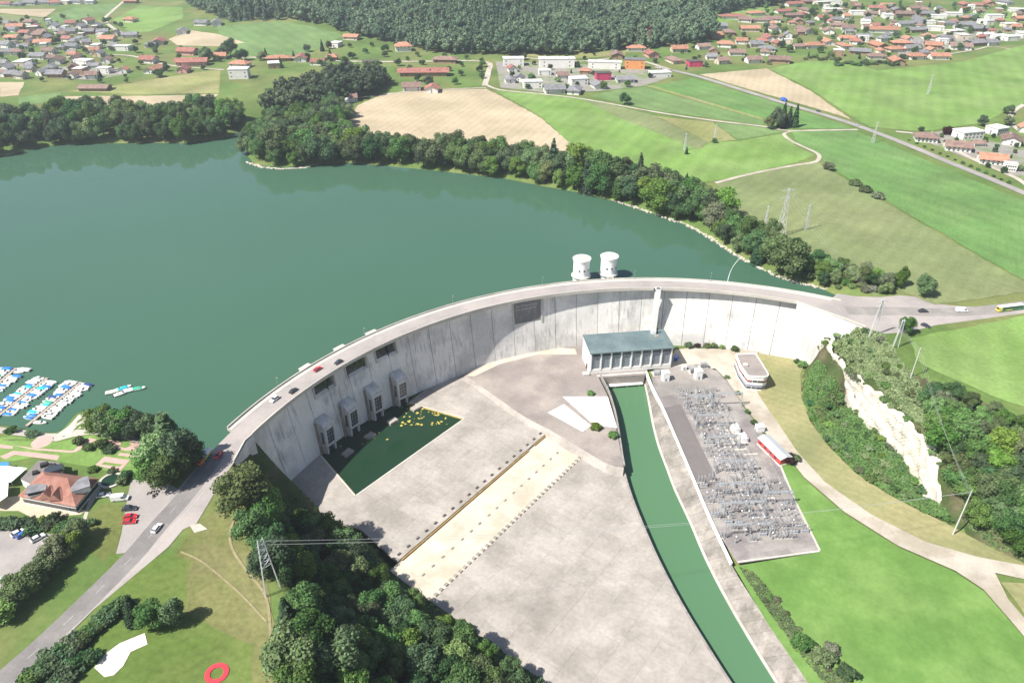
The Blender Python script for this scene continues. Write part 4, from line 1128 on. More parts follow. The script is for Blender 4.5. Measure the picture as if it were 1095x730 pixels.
def conifer_mesh(seed, mat=L_con, w=0.22):
    rg = np.random.default_rng(seed); V, F = [], []; base = 0
    pos, nr = [], []
    for i in range(26):
        t = i / 25; z = 0.08 + 0.9 * t; rr = w * (1 - t) ** 0.85 * rg.uniform(0.85, 1.1) + 0.012
        m = int(10 + 90 * (1 - t))
        an = rg.uniform(0, 6.283, m); q = rr * np.sqrt(rg.uniform(0.25, 1.1, m))
        pos.append(np.stack([q * np.cos(an), q * np.sin(an), z - 0.10 * q / w + rg.normal(0, 0.008, m)], 1))
        nr.append(np.stack([np.cos(an) * 0.5, np.sin(an) * 0.5, np.full(m, 0.8)], 1))
    v, f = leaf_quads(rg, np.concatenate(pos), np.concatenate(nr), 0.024, 1.4)
    mb = MB(); mb.lathe([(w * 0.6, 0.1), (w * 0.3, 0.5), (0.01, 0.93)], n=9)
    cv_ = np.array(mb.v); tri = []
    for q in mb.f:
        for j in range(1, len(q) - 1): tri.append((q[0], q[j], q[j + 1]))
    return np_mesh('crown', np.concatenate([v, cv_]), np.concatenate([f, np.array(tri) + len(v)]), [mat])
CONIF = [conifer_mesh(300), conifer_mesh(301), conifer_mesh(302, L_con, 0.17)]
POPLAR = [conifer_mesh(310, L_dark, 0.13)]
def bush_mesh(seed, mat, n=700, size=0.07):
    rg = np.random.default_rng(seed)
    lb = [((0, 0, 0.42), 0.4)] + [((0.35 * math.cos(i * 1.3), 0.35 * math.sin(i * 1.3), rg.uniform(0.25, 0.6)), rg.uniform(0.2, 0.33)) for i in range(5)]
    return crown_mesh('foliage', rg, lb, n, size, mat, 0.8)
BUSH = {'green': [bush_mesh(400, L_broad), bush_mesh(401, L_broad)], 'light': [bush_mesh(402, L_light)], 'dark': [bush_mesh(403, L_dark)], 'olive': [bush_mesh(404, L_olive)], 'grey': [bush_mesh(405, L_grey)], 'red': [bush_mesh(406, L_red)]}
TRUNK = [trunk_mesh('trunk', np.random.default_rng(5)), trunk_mesh('trunk', np.random.default_rng(6), 0.5, 0.026, 4)]
TRUNK_S = MB().mat(M_bark).tube((0, 0, -0.03), (0, 0, 0.9), 0.016, 0.004, 6).mesh('trunk')
NTREE = 0
def tree(v, h, crowns, label, group=None, width=1.0, name='broadleaf_tree', cat='tree', trunk=None, simple=False):
    """a tree standing at v, h metres tall"""
    global NTREE
    NTREE += 1
    t = empty(name, (v.x, v.y, v.z), random.uniform(0, 6.28))
    tag(t, label, cat, group)
    cr = link('crown', random.choice(crowns), t)
    w = h * width * random.uniform(0.9, 1.1)
    cr.scale = (w * random.uniform(0.82, 1.2), w * random.uniform(0.82, 1.2), h * random.uniform(0.93, 1.07)); cr.rotation_euler = (random.uniform(-0.07, 0.07), random.uniform(-0.07, 0.07), 0)
    tk = link('trunk', trunk or random.choice(TRUNK), t)
    tk.scale = (h, h, h)
    return t
def shrub(v, h, kind, label, group=None, w=1.0, name='shrub'):
    t = link(name, random.choice(BUSH[kind]), None, (v.x, v.y, v.z - 0.05 * h), random.uniform(0, 6.28))
    t.scale = (h * w, h * w, h)
    return tag(t, label, 'shrub', group)
def scatter(px_poly, spacing, z=None, jitter=0.95, tries=30, avoid=None, rng=random):
    """places spread through a photo outline, about spacing metres apart"""
    P = [hit(*p) if z is None else at(p[0], p[1], z) for p in px_poly]
    xs = [p.x for p in P]; ys = [p.y for p in P]
    A = abs(area2([(p.x, p.y) for p in P])); n = int(A / (spacing ** 2) * 1.1) + 1
    out = []; cell = {}
    for _ in range(n * tries):
        x = rng.uniform(min(xs), max(xs)); y = rng.uniform(min(ys), max(ys))
        key = (int(x // spacing), int(y // spacing)); bad = False
        for i in (-1, 0, 1):
            for j in (-1, 0, 1):
                for q in cell.get((key[0] + i, key[1] + j), ()):
                    if (q[0] - x) ** 2 + (q[1] - y) ** 2 < (spacing * 0.86) ** 2: bad = True
        if bad: continue
        if not inside(P, np.array([x]), np.array([y]))[0]: continue
        if inside(LAKE, np.array([x]), np.array([y]))[0]: continue
        cell.setdefault(key, []).append((x, y)); out.append(Vector((x, y, gz(x, y) if z is None else z)))
    return out
def wood(px_poly, spacing, h0, h1, mix, label, group, z=None, width=1.0):
    pts = scatter(px_poly, spacing, z)
    for v in pts:
        k = random.choices([m[0] for m in mix], [m[1] for m in mix])[0]
        h = random.uniform(h0, h1)
        if k is CONIF: tree(v, h * 1.15, CONIF, label[1] if isinstance(label, tuple) else label, group, 1.0, 'conifer', trunk=TRUNK_S)
        else: tree(v, h, k, label[0] if isinstance(label, tuple) else label, group, width)
    return pts


random.seed(11)
LOOK = {id(BROAD): 'green', id(DARK): 'dark green', id(LIGHT): 'bright green', id(OLIVE): 'olive', id(SLIM): 'slim green'}
def belt(px_poly, spacing, h0, h1, mix, where, group, width=1.0, segs=()):
    """a belt of single trees; the label says look, size and which stretch of the belt"""
    for v in scatter(px_poly, spacing):
        k = random.choices([m[0] for m in mix], [m[1] for m in mix])[0]
        h = random.uniform(h0, h1); px = 547.5 + FPX * v.x / (v.y * CP - (v.z - CAMZ) * SP)
        st = next((s for x, s in segs if px < x), segs[-1][1] if segs else '')
        sz = 'tall' if h > h0 + 0.66 * (h1 - h0) else 'low' if h < h0 + 0.33 * (h1 - h0) else 'middling'
        lab = '%s %s tree %s, %s' % (sz, LOOK.get(id(k), 'dark pointed'), where, st)
        if k is CONIF: tree(v, h * 1.15, CONIF, lab, group, 1.0, 'conifer', trunk=TRUNK_S)
        else: tree(v, h, k, lab, group, width, {'green': 'broadleaf_tree', 'dark green': 'dark_tree', 'bright green': 'bright_tree', 'olive': 'olive_tree', 'slim green': 'slim_tree'}[LOOK[id(k)]])
sh_r = [(272, 178), (300, 181), (330, 179), (370, 176), (420, 180), (480, 186), (540, 193), (580, 201), (620, 208), (660, 217), (700, 230), (735, 242), (762, 256), (790, 276), (815, 289), (842, 301)]
belt(sh_r + [(846, 280), (812, 258), (785, 243), (765, 229), (740, 212), (715, 202), (690, 199), (650, 192), (615, 184), (590, 179), (555, 173), (500, 168), (440, 164), (395, 162), (372, 154), (335, 160), (300, 164), (276, 170)],
     9.4, 13, 26, ((BROAD, 5), (DARK, 3), (LIGHT, 2), (OLIVE, 0.7), (SLIM, 1), (CONIF, 0.6)), 'in the shore belt', 'trees of the far shore belt', 1.08,
     ((400, 'on the promontory'), (510, 'below the stubble field'), (620, 'between stubble field and water'), (710, 'below the bright green field'), (2000, 'below the olive meadow')))
for v in scatter([(845, 293), (872, 303), (905, 311), (945, 315), (960, 312), (958, 303), (930, 296), (895, 288), (862, 280), (842, 278)], 6.0):
    if random.random() < 0.55: tree(v, random.uniform(6, 11), random.choice((BROAD, LIGHT, OLIVE, DARK)), 'small tree in the thicket between lake and right bank junction', 'small trees of the shore thicket', 1.15, 'small_tree')
    else: shrub(v, random.uniform(2.5, 4.5), random.choice(('green', 'light', 'olive', 'grey')), 'bushy shrub in the thicket between lake and right bank junction', 'shrubs of the shore thicket', 1.3)
belt([(268, 176), (262, 166), (266, 152), (290, 134), (325, 124), (352, 120), (372, 124), (372, 153), (335, 159), (300, 163), (276, 169)], 12, 15, 22, ((BROAD, 4), (DARK, 4), (LIGHT, 1)), 'in the promontory grove', 'trees of the promontory grove', 1.1, ((300, 'on the left tip'), (340, 'in the middle'), (2000, 'beside the stubble field')))
belt([(-60, 176), (0, 167), (30, 160), (60, 156), (150, 155), (200, 155), (236, 151), (252, 144), (260, 130), (250, 122), (235, 124), (200, 128), (150, 128), (100, 126), (60, 126), (20, 134), (0, 141), (-60, 150)], 13, 15, 26, ((BROAD, 4), (DARK, 5), (LIGHT, 0.8), (SLIM, 1)), 'in the left shore belt', 'trees of the left shore belt', 1.05,
     ((30, 'at the frame edge'), (110, 'below the long barn'), (190, 'below the pale meadow'), (2000, 'next to the inlet')))
# distant forest on the hill: one mass
def forest(name, px_poly, spacing, h, label, conif=0.35, seed=3):
    rg = np.random.default_rng(seed); rr = random.Random(seed)
    P = [up(*p) for p in px_poly]; xs = [p.x for p in P]; ys = [p.y for p in P]
    gx, gy = np.meshgrid(np.arange(min(xs), max(xs), spacing), np.arange(min(ys), max(ys), spacing * 0.9))
    gx = (gx + (np.arange(gx.shape[0]) % 2)[:, None] * spacing / 2).ravel() + rg.uniform(-0.38, 0.38, gx.size) * spacing
    gy = gy.ravel() + rg.uniform(-0.38, 0.38, gy.size) * spacing
    ok = inside(P, gx, gy); gx, gy = gx[ok], gy[ok]; gzz = h_up(gx, gy)
    # low templates
    tpl = []
    for k in range(4):
        r2 = np.random.default_rng(seed * 10 + k); lb = broad_lobes(r2, 6, 0.27); V, F = [], []; b = 0
        for c, r in lb:
            m = 20
            d = r2.normal(0, 1, (m, 3)); d[:, 2] = np.abs(d[:, 2]); d /= np.linalg.norm(d, axis=1, keepdims=True)
            v, f = leaf_quads(r2, np.array(c) + d * r * r2.uniform(0.8, 1.15, (m, 1)), d, 0.06); V.append(v); F.append(f + b); b += len(v)
            iv, fi = ICO1; cv_ = np.array(c) + iv * 0.85 * r * r2.uniform(0.85, 1.1, (len(iv), 1)); V.append(cv_); F.append(fi + b); b += len(cv_)
        tpl.append((np.concatenate(V), np.concatenate(F)))
    for k in range(2):
        r2 = np.random.default_rng(seed * 10 + 7 + k); pos, nr = [], []
        for i in range(12):
            t = i / 11; q = 0.17 * (1 - t) + 0.01; m = int(5 + 20 * (1 - t)); an = r2.uniform(0, 6.283, m); rr_ = q * np.sqrt(r2.uniform(0.3, 1.1, m))
            pos.append(np.stack([rr_ * np.cos(an), rr_ * np.sin(an), 0.15 + 0.85 * t - rr_ * 0.5], 1)); nr.append(np.stack([np.cos(an), np.sin(an), np.ones(m) * 0.8], 1))
        v, f = leaf_quads(r2, np.concatenate(pos), np.concatenate(nr), 0.045, 1.3)
        cn = MB().lathe([(0.11, 0.05), (0.06, 0.5), (0.01, 0.95)], n=7); tri = [(q[0], q[j], q[j + 1]) for q in cn.f for j in range(1, len(q) - 1)]
        tpl.append((np.concatenate([v, np.array(cn.v)]), np.concatenate([f, np.array(tri) + len(v)])))
    V, F = [], []; b = 0
    for x, y, z in zip(gx, gy, gzz):
        # conifers come in patches
        pc = conif + 0.5 * math.sin(x * 0.013 + 1.3) * math.sin(y * 0.011)
        k = 4 + rr.randrange(2) if rr.random() < pc else rr.randrange(4)
        v, f = tpl[k]; an = rr.uniform(0, 6.28); s = h * rr.uniform(0.6, 1.35) * (1.12 if k > 3 else 1.0); ca, sa = math.cos(an), math.sin(an)
        w = s * (1.0 if k < 4 else 1.1)
        V.append(np.stack([(v[:, 0] * ca - v[:, 1] * sa) * w + x, (v[:, 0] * sa + v[:, 1] * ca) * w + y, v[:, 2] * s + z - 0.5], 1)); F.append(f + b); b += len(v)
    print(name, len(gx), 'trees', sum(len(f) for f in F), 'tris')
    o = link(name, np_mesh(name, np.concatenate(V), np.concatenate(F), [L_far]))
    return tag(o, label, 'forest', kind='stuff')
forest('forest', [(246, 24), (300, 22), (342, 27), (372, 38), (398, 44), (428, 48), (470, 58), (520, 60), (560, 60), (600, 60), (640, 56), (700, 52), (742, 48), (768, 40), (752, 26), (775, 14), (860, 0), (980, -2), (1000, -14), (520, -24), (215, -22), (190, -4), (212, 12)], 12.5, 22, 'broad dark green forest covering the hill along the top')
forest('wood', [(290, 128), (283, 116), (300, 104), (330, 92), (365, 84), (405, 84), (418, 92), (398, 101), (364, 112), (345, 118), (318, 122)], 10.5, 19, 'dark wood behind the promontory, left of the stubble field', -1, 5)

# ------------------------------------------------------------------ near trees, hedges, ground cover
def spot(px, py): return hit(px, py)
def cover(name, px_poly, n, size, hmax, mat, label, z=None, lumps=0.12):
    """low leafy growth spread over the ground inside a photo outline, one mass"""
    rg = np.random.default_rng(len(name) + n)
    P = [hit(*p) if z is None else at(p[0], p[1], z) for p in px_poly]
    xs = [p.x for p in P]; ys = [p.y for p in P]
    x = rg.uniform(min(xs), max(xs), n * 4); y = rg.uniform(min(ys), max(ys), n * 4); ok = inside(P, x, y); x, y = x[ok][:n], y[ok][:n]
    f1 = np.zeros(len(x))
    for k in range(8):
        a_, b_ = rg.normal(0, lumps * (1 + k * 0.4), 2); f1 += np.sin(x * a_ + y * b_ + rg.uniform(0, 6.28)) / (1 + 0.3 * k)
    f1 = np.clip(0.5 + 0.25 * f1, 0, 1)
    keep = rg.random(len(x)) < 0.35 + f1; x, y, f1 = x[keep], y[keep], f1[keep]
    g = np.array([gz(a_, b_) for a_, b_ in zip(x, y)]) if z is None else np.full(len(x), z)
    pos = np.stack([x, y, g + f1 * hmax * rg.uniform(0.5, 1.0, len(x)) + 0.1], 1)
    nrm = np.tile(np.array([[-0.2, -0.3, 0.9]]), (len(x), 1))
    v, f = leaf_quads(rg, pos, nrm, size)
    return tag(link(name, np_mesh(name, v, f, [mat])), label, 'plants', kind='stuff')
cover('ivy', [(862, 398), (880, 392), (893, 408), (907, 424), (915, 436), (924, 450), (945, 466), (963, 485), (978, 507), (992, 533), (1010, 546), (1018, 560), (985, 548), (950, 528), (915, 505), (885, 475), (867, 450), (858, 425)], 15000, 0.55, 2.2, L_light, 'dense green creepers covering the slope below the cliff')
cover('scrub', [(884, 368), (900, 355), (922, 350), (945, 362), (966, 392), (982, 412), (1000, 440), (990, 462), (975, 452), (958, 435), (940, 418), (920, 404), (905, 389), (892, 376)], 12000, 0.5, 2.2, L_light, 'green scrub on the shoulder above the cliff')
cover('underbrush', [(985, 445), (1003, 419), (1035, 431), (1064, 443), (1112, 462), (1110, 606), (1062, 584), (1035, 564), (1028, 530), (1010, 498), (992, 472)], 9000, 0.6, 1.6, L_broad, 'green underbrush between the trees of the right hand slope')
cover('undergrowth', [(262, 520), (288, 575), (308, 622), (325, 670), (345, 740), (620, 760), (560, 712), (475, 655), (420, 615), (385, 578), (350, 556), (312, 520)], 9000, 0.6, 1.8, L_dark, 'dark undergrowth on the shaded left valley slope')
cover('weeds', [(790, 606), (800, 622), (822, 655), (845, 685), (868, 715), (890, 740), (915, 740), (885, 705), (850, 668), (826, 636), (806, 612)], 3500, 0.38, 0.9, L_broad, 'rough weeds along the top of the canal bank', ZF)

random.seed(21)
num0 = ['first', 'second', 'third', 'fourth', 'fifth', 'sixth', 'seventh', 'eighth', 'ninth', 'tenth', 'eleventh', 'twelfth', 'thirteenth', 'fourteenth', 'fifteenth', 'sixteenth', 'seventeenth', 'eighteenth', 'nineteenth', 'twentieth'] + ['twenty ' + q for q in ('first', 'second', 'third', 'fourth', 'fifth', 'sixth', 'seventh', 'eighth', 'ninth')] + ['thirtieth']
LBL_S = ('tree on the wooded left valley slope beside the apron', )
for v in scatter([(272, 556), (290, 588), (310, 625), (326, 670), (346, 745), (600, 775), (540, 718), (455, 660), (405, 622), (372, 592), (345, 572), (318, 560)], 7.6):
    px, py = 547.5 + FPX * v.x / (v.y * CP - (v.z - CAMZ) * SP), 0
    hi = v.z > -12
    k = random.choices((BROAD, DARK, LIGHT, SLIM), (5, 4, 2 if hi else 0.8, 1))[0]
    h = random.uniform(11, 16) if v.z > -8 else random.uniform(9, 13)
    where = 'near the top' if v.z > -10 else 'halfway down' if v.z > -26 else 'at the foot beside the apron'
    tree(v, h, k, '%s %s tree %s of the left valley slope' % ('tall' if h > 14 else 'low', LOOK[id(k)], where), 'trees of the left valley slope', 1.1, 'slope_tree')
for p, h, k, w, lab in [((263, 542), 19, OLIVE, 1.25, 'broad olive tree hiding the left end of the dam'), ((287, 555), 16, LIGHT, 1.05, 'bright yellow green tree at the left end of the dam'),
                        ((272, 580), 15, BROAD, 1.2, 'green tree below the left end of the dam'), ((292, 612), 15, DARK, 1.2, 'dark tree behind the left lattice mast'), ((312, 680), 17, CONIF, 1.3, 'bright conifer standing on the left slope edge below the lattice mast'),
                        ((318, 715), 16, BROAD, 1.3, 'round tree at the bottom edge of the meadow'), ((322, 745), 15, BROAD, 1.3, 'round tree cut by the bottom frame edge'),
                        ((146, 664), 12.5, CONIF, 1.15, 'leftmost of three dark trees on the meadow'), ((166, 668), 10.5, BROAD, 1.15, 'broad middle tree of three on the meadow'), ((188, 668), 11.5, SLIM, 1.2, 'slim rightmost tree of three on the meadow')]:
    tree(spot(*p), h, k, lab, None, w, 'conifer' if k is CONIF else 'broadleaf_tree', trunk=TRUNK_S if k is CONIF else None)
# trees by the marina and beside the road
for i, (p, h, k, w) in enumerate([((108, 461), 12, BROAD, 1.1), ((120, 465), 13, LIGHT, 1.1), ((133, 466), 13, BROAD, 1.2), ((146, 468), 13, DARK, 1.1), ((158, 470), 13, BROAD, 1.2), ((114, 458), 11, DARK, 1.1), ((140, 462), 12, BROAD, 1.1), ((166, 468), 11, DARK, 1.1)]):
    tree(spot(*p), h, k, 'rounded tree in the lakeside clump by the marina, %s from the left' % ['first', 'third', 'fourth', 'sixth', 'seventh', 'second', 'fifth', 'eighth'][i], 'trees by the marina', w)
for p, h, k, w, lab in [((187, 493), 27, POPLAR, 2.0, 'tallest tree beside the left approach to the dam'), ((172, 505), 19, LIGHT, 1.0, 'bright tree in the big clump beside the minigolf'), ((198, 503), 20, DARK, 0.9, 'dark tree leaning over the left road'),
                        ((164, 514), 15, LIGHT, 1.0, 'front left tree of the big roadside clump'), ((184, 517), 16, BROAD, 1.1, 'front right tree of the big roadside clump'), ((205, 497), 15, DARK, 0.9, 'smaller dark tree nearest the dam in the roadside clump')]:
    tree(spot(*p), h, k, lab, None, w)
for i, p in enumerate([(4, 662), (14, 652), (22, 642), (31, 634), (40, 625), (47, 617), (55, 609), (62, 600), (70, 595), (78, 587), (84, 580)]):
    tree(spot(*p), random.uniform(7, 10), OLIVE if i % 3 else LIGHT, 'olive tree in the row between parking lot and road, %s from the left' % num0[i], 'tree row beside the parking lot', 1.25, 'row_tree')
for i, p in enumerate([(0, 560), (8, 562), (17, 563), (26, 561), (34, 562), (44, 560), (54, 562), (64, 566), (72, 566), (80, 562), (36, 570), (-6, 560), (60, 556)]):
    shrub(spot(*p), random.uniform(3.0, 5.0), random.choice(('dark', 'green', 'dark')), 'dark bush in the planted strip between restaurant and parking lot', 'bushes before the restaurant', 1.3)
for i in range(30):
    t = i / 29; p = (132 - 98 * t + random.uniform(-3, 3), 650 + 78 * t + random.uniform(-3, 3))
    shrub(spot(*p), random.uniform(3.2, 5.2), random.choice(('dark', 'dark', 'green')), 'dark green bush in the hedge below the left road, %s from its upper end' % num0[i], 'hedge along the left road', 1.25)
for i in range(9):
    p = (60 + i * 5 + random.uniform(-4, 4), 735 - i * 4)
    shrub(spot(*p), random.uniform(3, 5), 'dark', 'dark bush at the lower end of the roadside hedge, %s from the left' % num0[i], 'bushes at the hedge end', 1.3)
for p, h, w, k, lab in [((85, 474), 4, 1.1, 'green', 'round bush on the minigolf lawn left of the path'), ((110, 477), 4.2, 1.2, 'green', 'round bush among the minigolf lanes'), ((95, 480), 3, 1.4, 'dark', 'low dark bush beside the round minigolf bush'), ((118, 482), 3, 1.6, 'dark', 'dark clipped bush right of the minigolf path'),
                        ((136, 510), 4, 1.0, 'dark', 'clipped bush at the corner of the parking bay'), ((131, 517), 4, 1.0, 'green', 'bush beside the round restaurant pond'), ((120, 505), 2.5, 1.4, 'green', 'low bush behind the restaurant'), ((100, 503), 2.5, 1.5, 'light', 'low flowering bush behind the restaurant roof'),
                        ((50, 458), 2.5, 1.6, 'green', 'small bush on the marina bank'), ((12, 462), 2.5, 2.0, 'green', 'bush at the left end of the marina bank'), ((35, 466), 2.5, 2.0, 'dark', 'bush on the bank below the middle pier'), ((100, 560), 3, 1.1, 'green', 'bush on the dry lawn beside the restaurant')]:
    shrub(spot(*p), h, k, lab, None, w)
# planting in the valley
for p, h, k, lab in [((637, 458), 4.2, 'light', 'bright round bush at the tip of the pale slab'), ((656, 467), 4.0, 'light', 'round bush at the canal edge of the platform'), ((631.5, 421.5), 3, 'light', 'small bush above the pale slabs'), ((857, 690), 5.5, 'green', 'large dark bush on the canal bank weeds'),
                     ((879, 706), 6, 'green', 'big bush near the bottom of the canal bank'), ((889, 698), 4.5, 'grey', 'silvery bush at the lawn edge'), ((905, 722), 5, 'dark', 'dark bush at the bottom edge of the lawn'), ((822, 640), 2.2, 'light', 'small bush on the bank weeds'), ((843, 494), 5.0, 'red', 'dark copper bush beside the red shed'), ((850, 492), 4.0, 'light', 'green bush behind the copper bush'),
                     ((777, 404), 2.2, 'green', 'first roadside bush beside the switchyard'), ((789, 421), 2.2, 'green', 'second roadside bush beside the switchyard'), ((799, 441), 2.2, 'green', 'third roadside bush beside the switchyard'), ((806, 453), 2.8, 'green', 'fourth roadside bush nearest the red shed'),
                     ((736, 371), 4, 'green', 'bush at the dam foot right of the power station'), ((745, 371), 3, 'red', 'reddish bush at the dam foot'), ((756, 371), 3.5, 'olive', 'olive bush at the dam foot'), ((763, 371), 3.2, 'green', 'small green bush at the dam foot'), ((772, 372), 2.6, 'light', 'pale bush at the dam foot'), ((786, 375), 3.6, 'green', 'bush beside the far end of the control building'), ((858, 392), 4.5, 'light', 'bush where the dry grass meets the cliff'), ((852, 388), 3, 'green', 'small bush at the right end of the dam foot')]:
    v = at(p[0], p[1], ZF); shrub(v, h, k, lab, None, 1.2)
tree(at(803, 414, ZF), 7.5, CONIF, 'small dark tree in front of the control building', None, 1.6, 'conifer', trunk=TRUNK_S)
# wooded right slope and plateau edge
for v in scatter([(982, 430), (1003, 419), (1035, 431), (1064, 443), (1112, 462), (1110, 608), (1062, 582), (1035, 562), (1030, 532), (1010, 498), (992, 472)], 5.6):
    k = random.choices((BROAD, DARK, LIGHT, OLIVE, CONIF), (4, 3, 2.5, 2.5, 0.7))[0]
    h = random.uniform(9, 14) if v.z < -8 else random.uniform(6, 9)
    lab = '%s %s tree %s' % ('tall' if h > 10.5 else 'low', LOOK.get(id(k), 'dark pointed'), 'at the foot of the right hand wooded slope' if v.z < -22 else 'on the right hand wooded slope' if v.z < -3 else 'on the plateau edge above the right hand slope')
    tree(v, h, k, lab, 'trees of the right hand slope', 1.2, 'conifer' if k is CONIF else 'slope_tree', trunk=TRUNK_S if k is CONIF else None)
for p, h, k, w, lab in [((993, 428), 10, DARK, 1.1, 'dark tree on the cliff edge by the wooden mast'), ((1006, 436), 9, OLIVE, 1.2, 'olive tree on the cliff edge'), ((968, 357), 11, LIGHT, 0.9, 'round tree beside the right bank junction'), ((988, 316), 12, BROAD, 1.2, 'round dark tree above the right bank road'),
                        ((963, 306), 14, SLIM, 0.8, 'thin tall tree above the right bank road'), ((668, 112), 13, DARK, 1.2, 'single round tree beside the farm track'), ((886, 182), 7, OLIVE, 1.6, 'low spreading tree at the track bend'),
                        ((830, 137), 20, DARK, 0.8, 'leftmost tall tree of the group on the track'), ((836, 136), 23, POPLAR, 1.3, 'second tall tree of the group on the track'), ((842, 136), 22, POPLAR, 1.3, 'third tall tree of the group on the track'), ((849, 136), 22, POPLAR, 1.2, 'rightmost tall tree of the group on the track'), ((822, 138), 12, OLIVE, 1.2, 'low yellowish tree left of the tall group'),
                        ((734, 165), 7, CONIF, 1.6, 'small bush tree at the foot of a field mast'), ((764, 153), 5, DARK, 1.3, 'round bush at the foot of the second field mast'),
                        ((247, 60), 24, DARK, 1.1, 'tallest tree of the left village, beside the hill field'), ((238, 62), 17, DARK, 1.1, 'tree left of the tallest village tree'), ((222, 66), 18, BROAD, 1.2, 'round tree beside the red roofed village houses'), ((258, 65), 15, DARK, 1.2, 'dark tree right of the tallest village tree'),
                        ((345, 55), 17, CONIF, 1.0, 'dark conifer below the rounded hill field'), ((458, 92), 13, DARK, 1.2, 'round tree before the long red roof'), ((610, 58), 14, BROAD, 1.1, 'tree at the forest edge behind the white factory'),
                        ((1050, 135), 11, DARK, 1.3, 'round dark tree behind the roadside houses'), ((1078, 122), 10, DARK, 1.2, 'upper tree by the curved lane'), ((1078, 134), 10, OLIVE, 1.2, 'lower grey tree by the curved lane')]:
    tree(spot(*p), h, k, lab, None, w, 'conifer' if k is CONIF else 'broadleaf_tree', trunk=TRUNK_S if k in (CONIF, POPLAR) else None)
tree(spot(1012, 144), 9, [bush_mesh(420, L_red, 900, 0.05)], 'dark copper tree between the roadside houses', None, 0.9, 'copper_tree')
for p, s in (((914, 198), 'left'), ((925, 205), 'middle'), ((939, 212), 'right')):
    shrub(spot(*p), 6.5, 'olive', 'brownish hawthorn bush on the field border, %s of three' % s, 'hawthorns on the field border', 1.4)

random.seed(77)
for v in scatter([(864, 412), (884, 412), (908, 430), (922, 452), (955, 480), (978, 512), (1002, 545), (950, 526), (915, 503), (887, 475), (869, 450), (862, 425)], 5.5):
    shrub(v, random.uniform(1.8, 3.4), random.choice(('light', 'green', 'light', 'dark')), 'leafy bush on the green slope below the cliff', 'bushes below the cliff', 1.5)
for v in scatter([(892, 362), (922, 352), (945, 366), (964, 392), (980, 414), (985, 440), (958, 428), (920, 400)], 5.5):
    shrub(v, random.uniform(1.8, 3.6), random.choice(('light', 'green', 'olive', 'light')), 'leafy bush on the shoulder above the cliff', 'bushes above the cliff', 1.5)

for i in range(0, NC - 2, 4):
    for q in (ct[i], cb[i]):
        if random.random() < 0.72:
            v = q + Vector((random.uniform(-2.5, 1.5), random.uniform(-1.5, 1.5), 0)); v.z = q.z - 0.6
            shrub(v, random.uniform(1.5, 3.2), random.choice(('light', 'green', 'olive')), 'bush clinging to the edge of the pale cliff', 'bushes on the cliff edges', 1.4)
for v in scatter([(800, 618), (826, 655), (850, 690), (875, 722), (898, 725), (862, 678), (828, 636)], 5.0, ZF):
    shrub(v, random.uniform(0.9, 2.0), random.choice(('light', 'green', 'olive')), 'low bush in the weeds along the canal bank', 'bushes in the bank weeds', 1.5)

# ------------------------------------------------------------------ power station
def frame(p, q, z):
    """local frame from two photo points on a level: origin, heading, length"""
    a, b = at(p[0], p[1], z), at(q[0], q[1], z)
    return a, math.atan2(b.y - a.y, b.x - a.x), (b - a).length
M_wall_w = material('render_white', (0.72, 0.70, 0.66), 0.8, 0.08, 0.2, 1.5)
M_roof_b = material('roof_bluegreen', (0.105, 0.15, 0.158), 0.7, 0.16, 0.12, 1.2, alt=(0.135, 0.18, 0.185), alt_scale=0.1)
M_pane = paint('pale_pane', (0.42, 0.45, 0.47), 0.25, 0.6)
a0, rz0, WL = frame((631, 399.5), (716, 393), ZF)
PHD, PHH = 18.5, 14.0
ps = tag(empty('power_station', a0, rz0), 'power station with blue green roof and tall glazed front at the dam foot', 'power station')
MB().mat(M_wall_w).box((WL / 2, 0.25, 1.4), (WL + 1.2, 0.7, 2.8)).build('plinth', ps)
for x in (-0.3, WL + 0.3):
    MB().mat(M_wall_w).add([(x - 0.35, 0, 0), (x + 0.35, 0, 0), (x + 0.35, PHD, 0), (x - 0.35, PHD, 0), (x - 0.35, 0, PHH), (x + 0.35, 0, PHH), (x + 0.35, PHD, PHH + 0.6), (x - 0.35, PHD, PHH + 0.6)],
                           [(0, 3, 2, 1), (4, 5, 6, 7), (0, 1, 5, 4), (1, 2, 6, 5), (2, 3, 7, 6), (3, 0, 4, 7)]).build('side_wall', ps)
MB().mat(M_wall_w).box((WL / 2, PHD - 0.2, PHH / 2), (WL, 0.5, PHH)).build('back_wall', ps)
MB().mat(M_wall_w).box((WL / 2, 0.3, PHH - 0.35), (WL, 0.6, 0.7)).build('cornice', ps)
rf = MB().mat(M_roof_b).add([(-1.0, -1.2, PHH), (WL + 1.0, -1.2, PHH), (WL + 1.0, PHD + 0.6, PHH + 0.62), (-1.0, PHD + 0.6, PHH + 0.62), (-1.0, -1.2, PHH + 0.5), (WL + 1.0, -1.2, PHH + 0.5), (WL + 1.0, PHD + 0.6, PHH + 1.12), (-1.0, PHD + 0.6, PHH + 1.12)],
                            [(0, 3, 2, 1), (4, 5, 6, 7), (0, 1, 5, 4), (1, 2, 6, 5), (2, 3, 7, 6), (3, 0, 4, 7)]).build('roof', ps)
MB().mat(M_white).box((WL * 0.86, PHD - 3.0, PHH + 2.0), (2.6, 2.6, 2.4)).build('roof_cabin', rf)
MB().mat(M_dark).tube((WL * 0.905, PHD - 3.2, PHH + 0.5), (WL * 0.905, PHD - 3.2, PHH + 4.6), 0.5).build('chimney', rf)
MB().mat(M_conc_o).box((WL * 0.88, PHD - 6.5, PHH + 0.98), (3.0, 2.5, 0.4)).build('roof_hatch', rf)
seam = MB().mat(M_roof_b).box((0, 0, 0), (0.12, PHD + 1.4, 0.10)).mesh('seam')
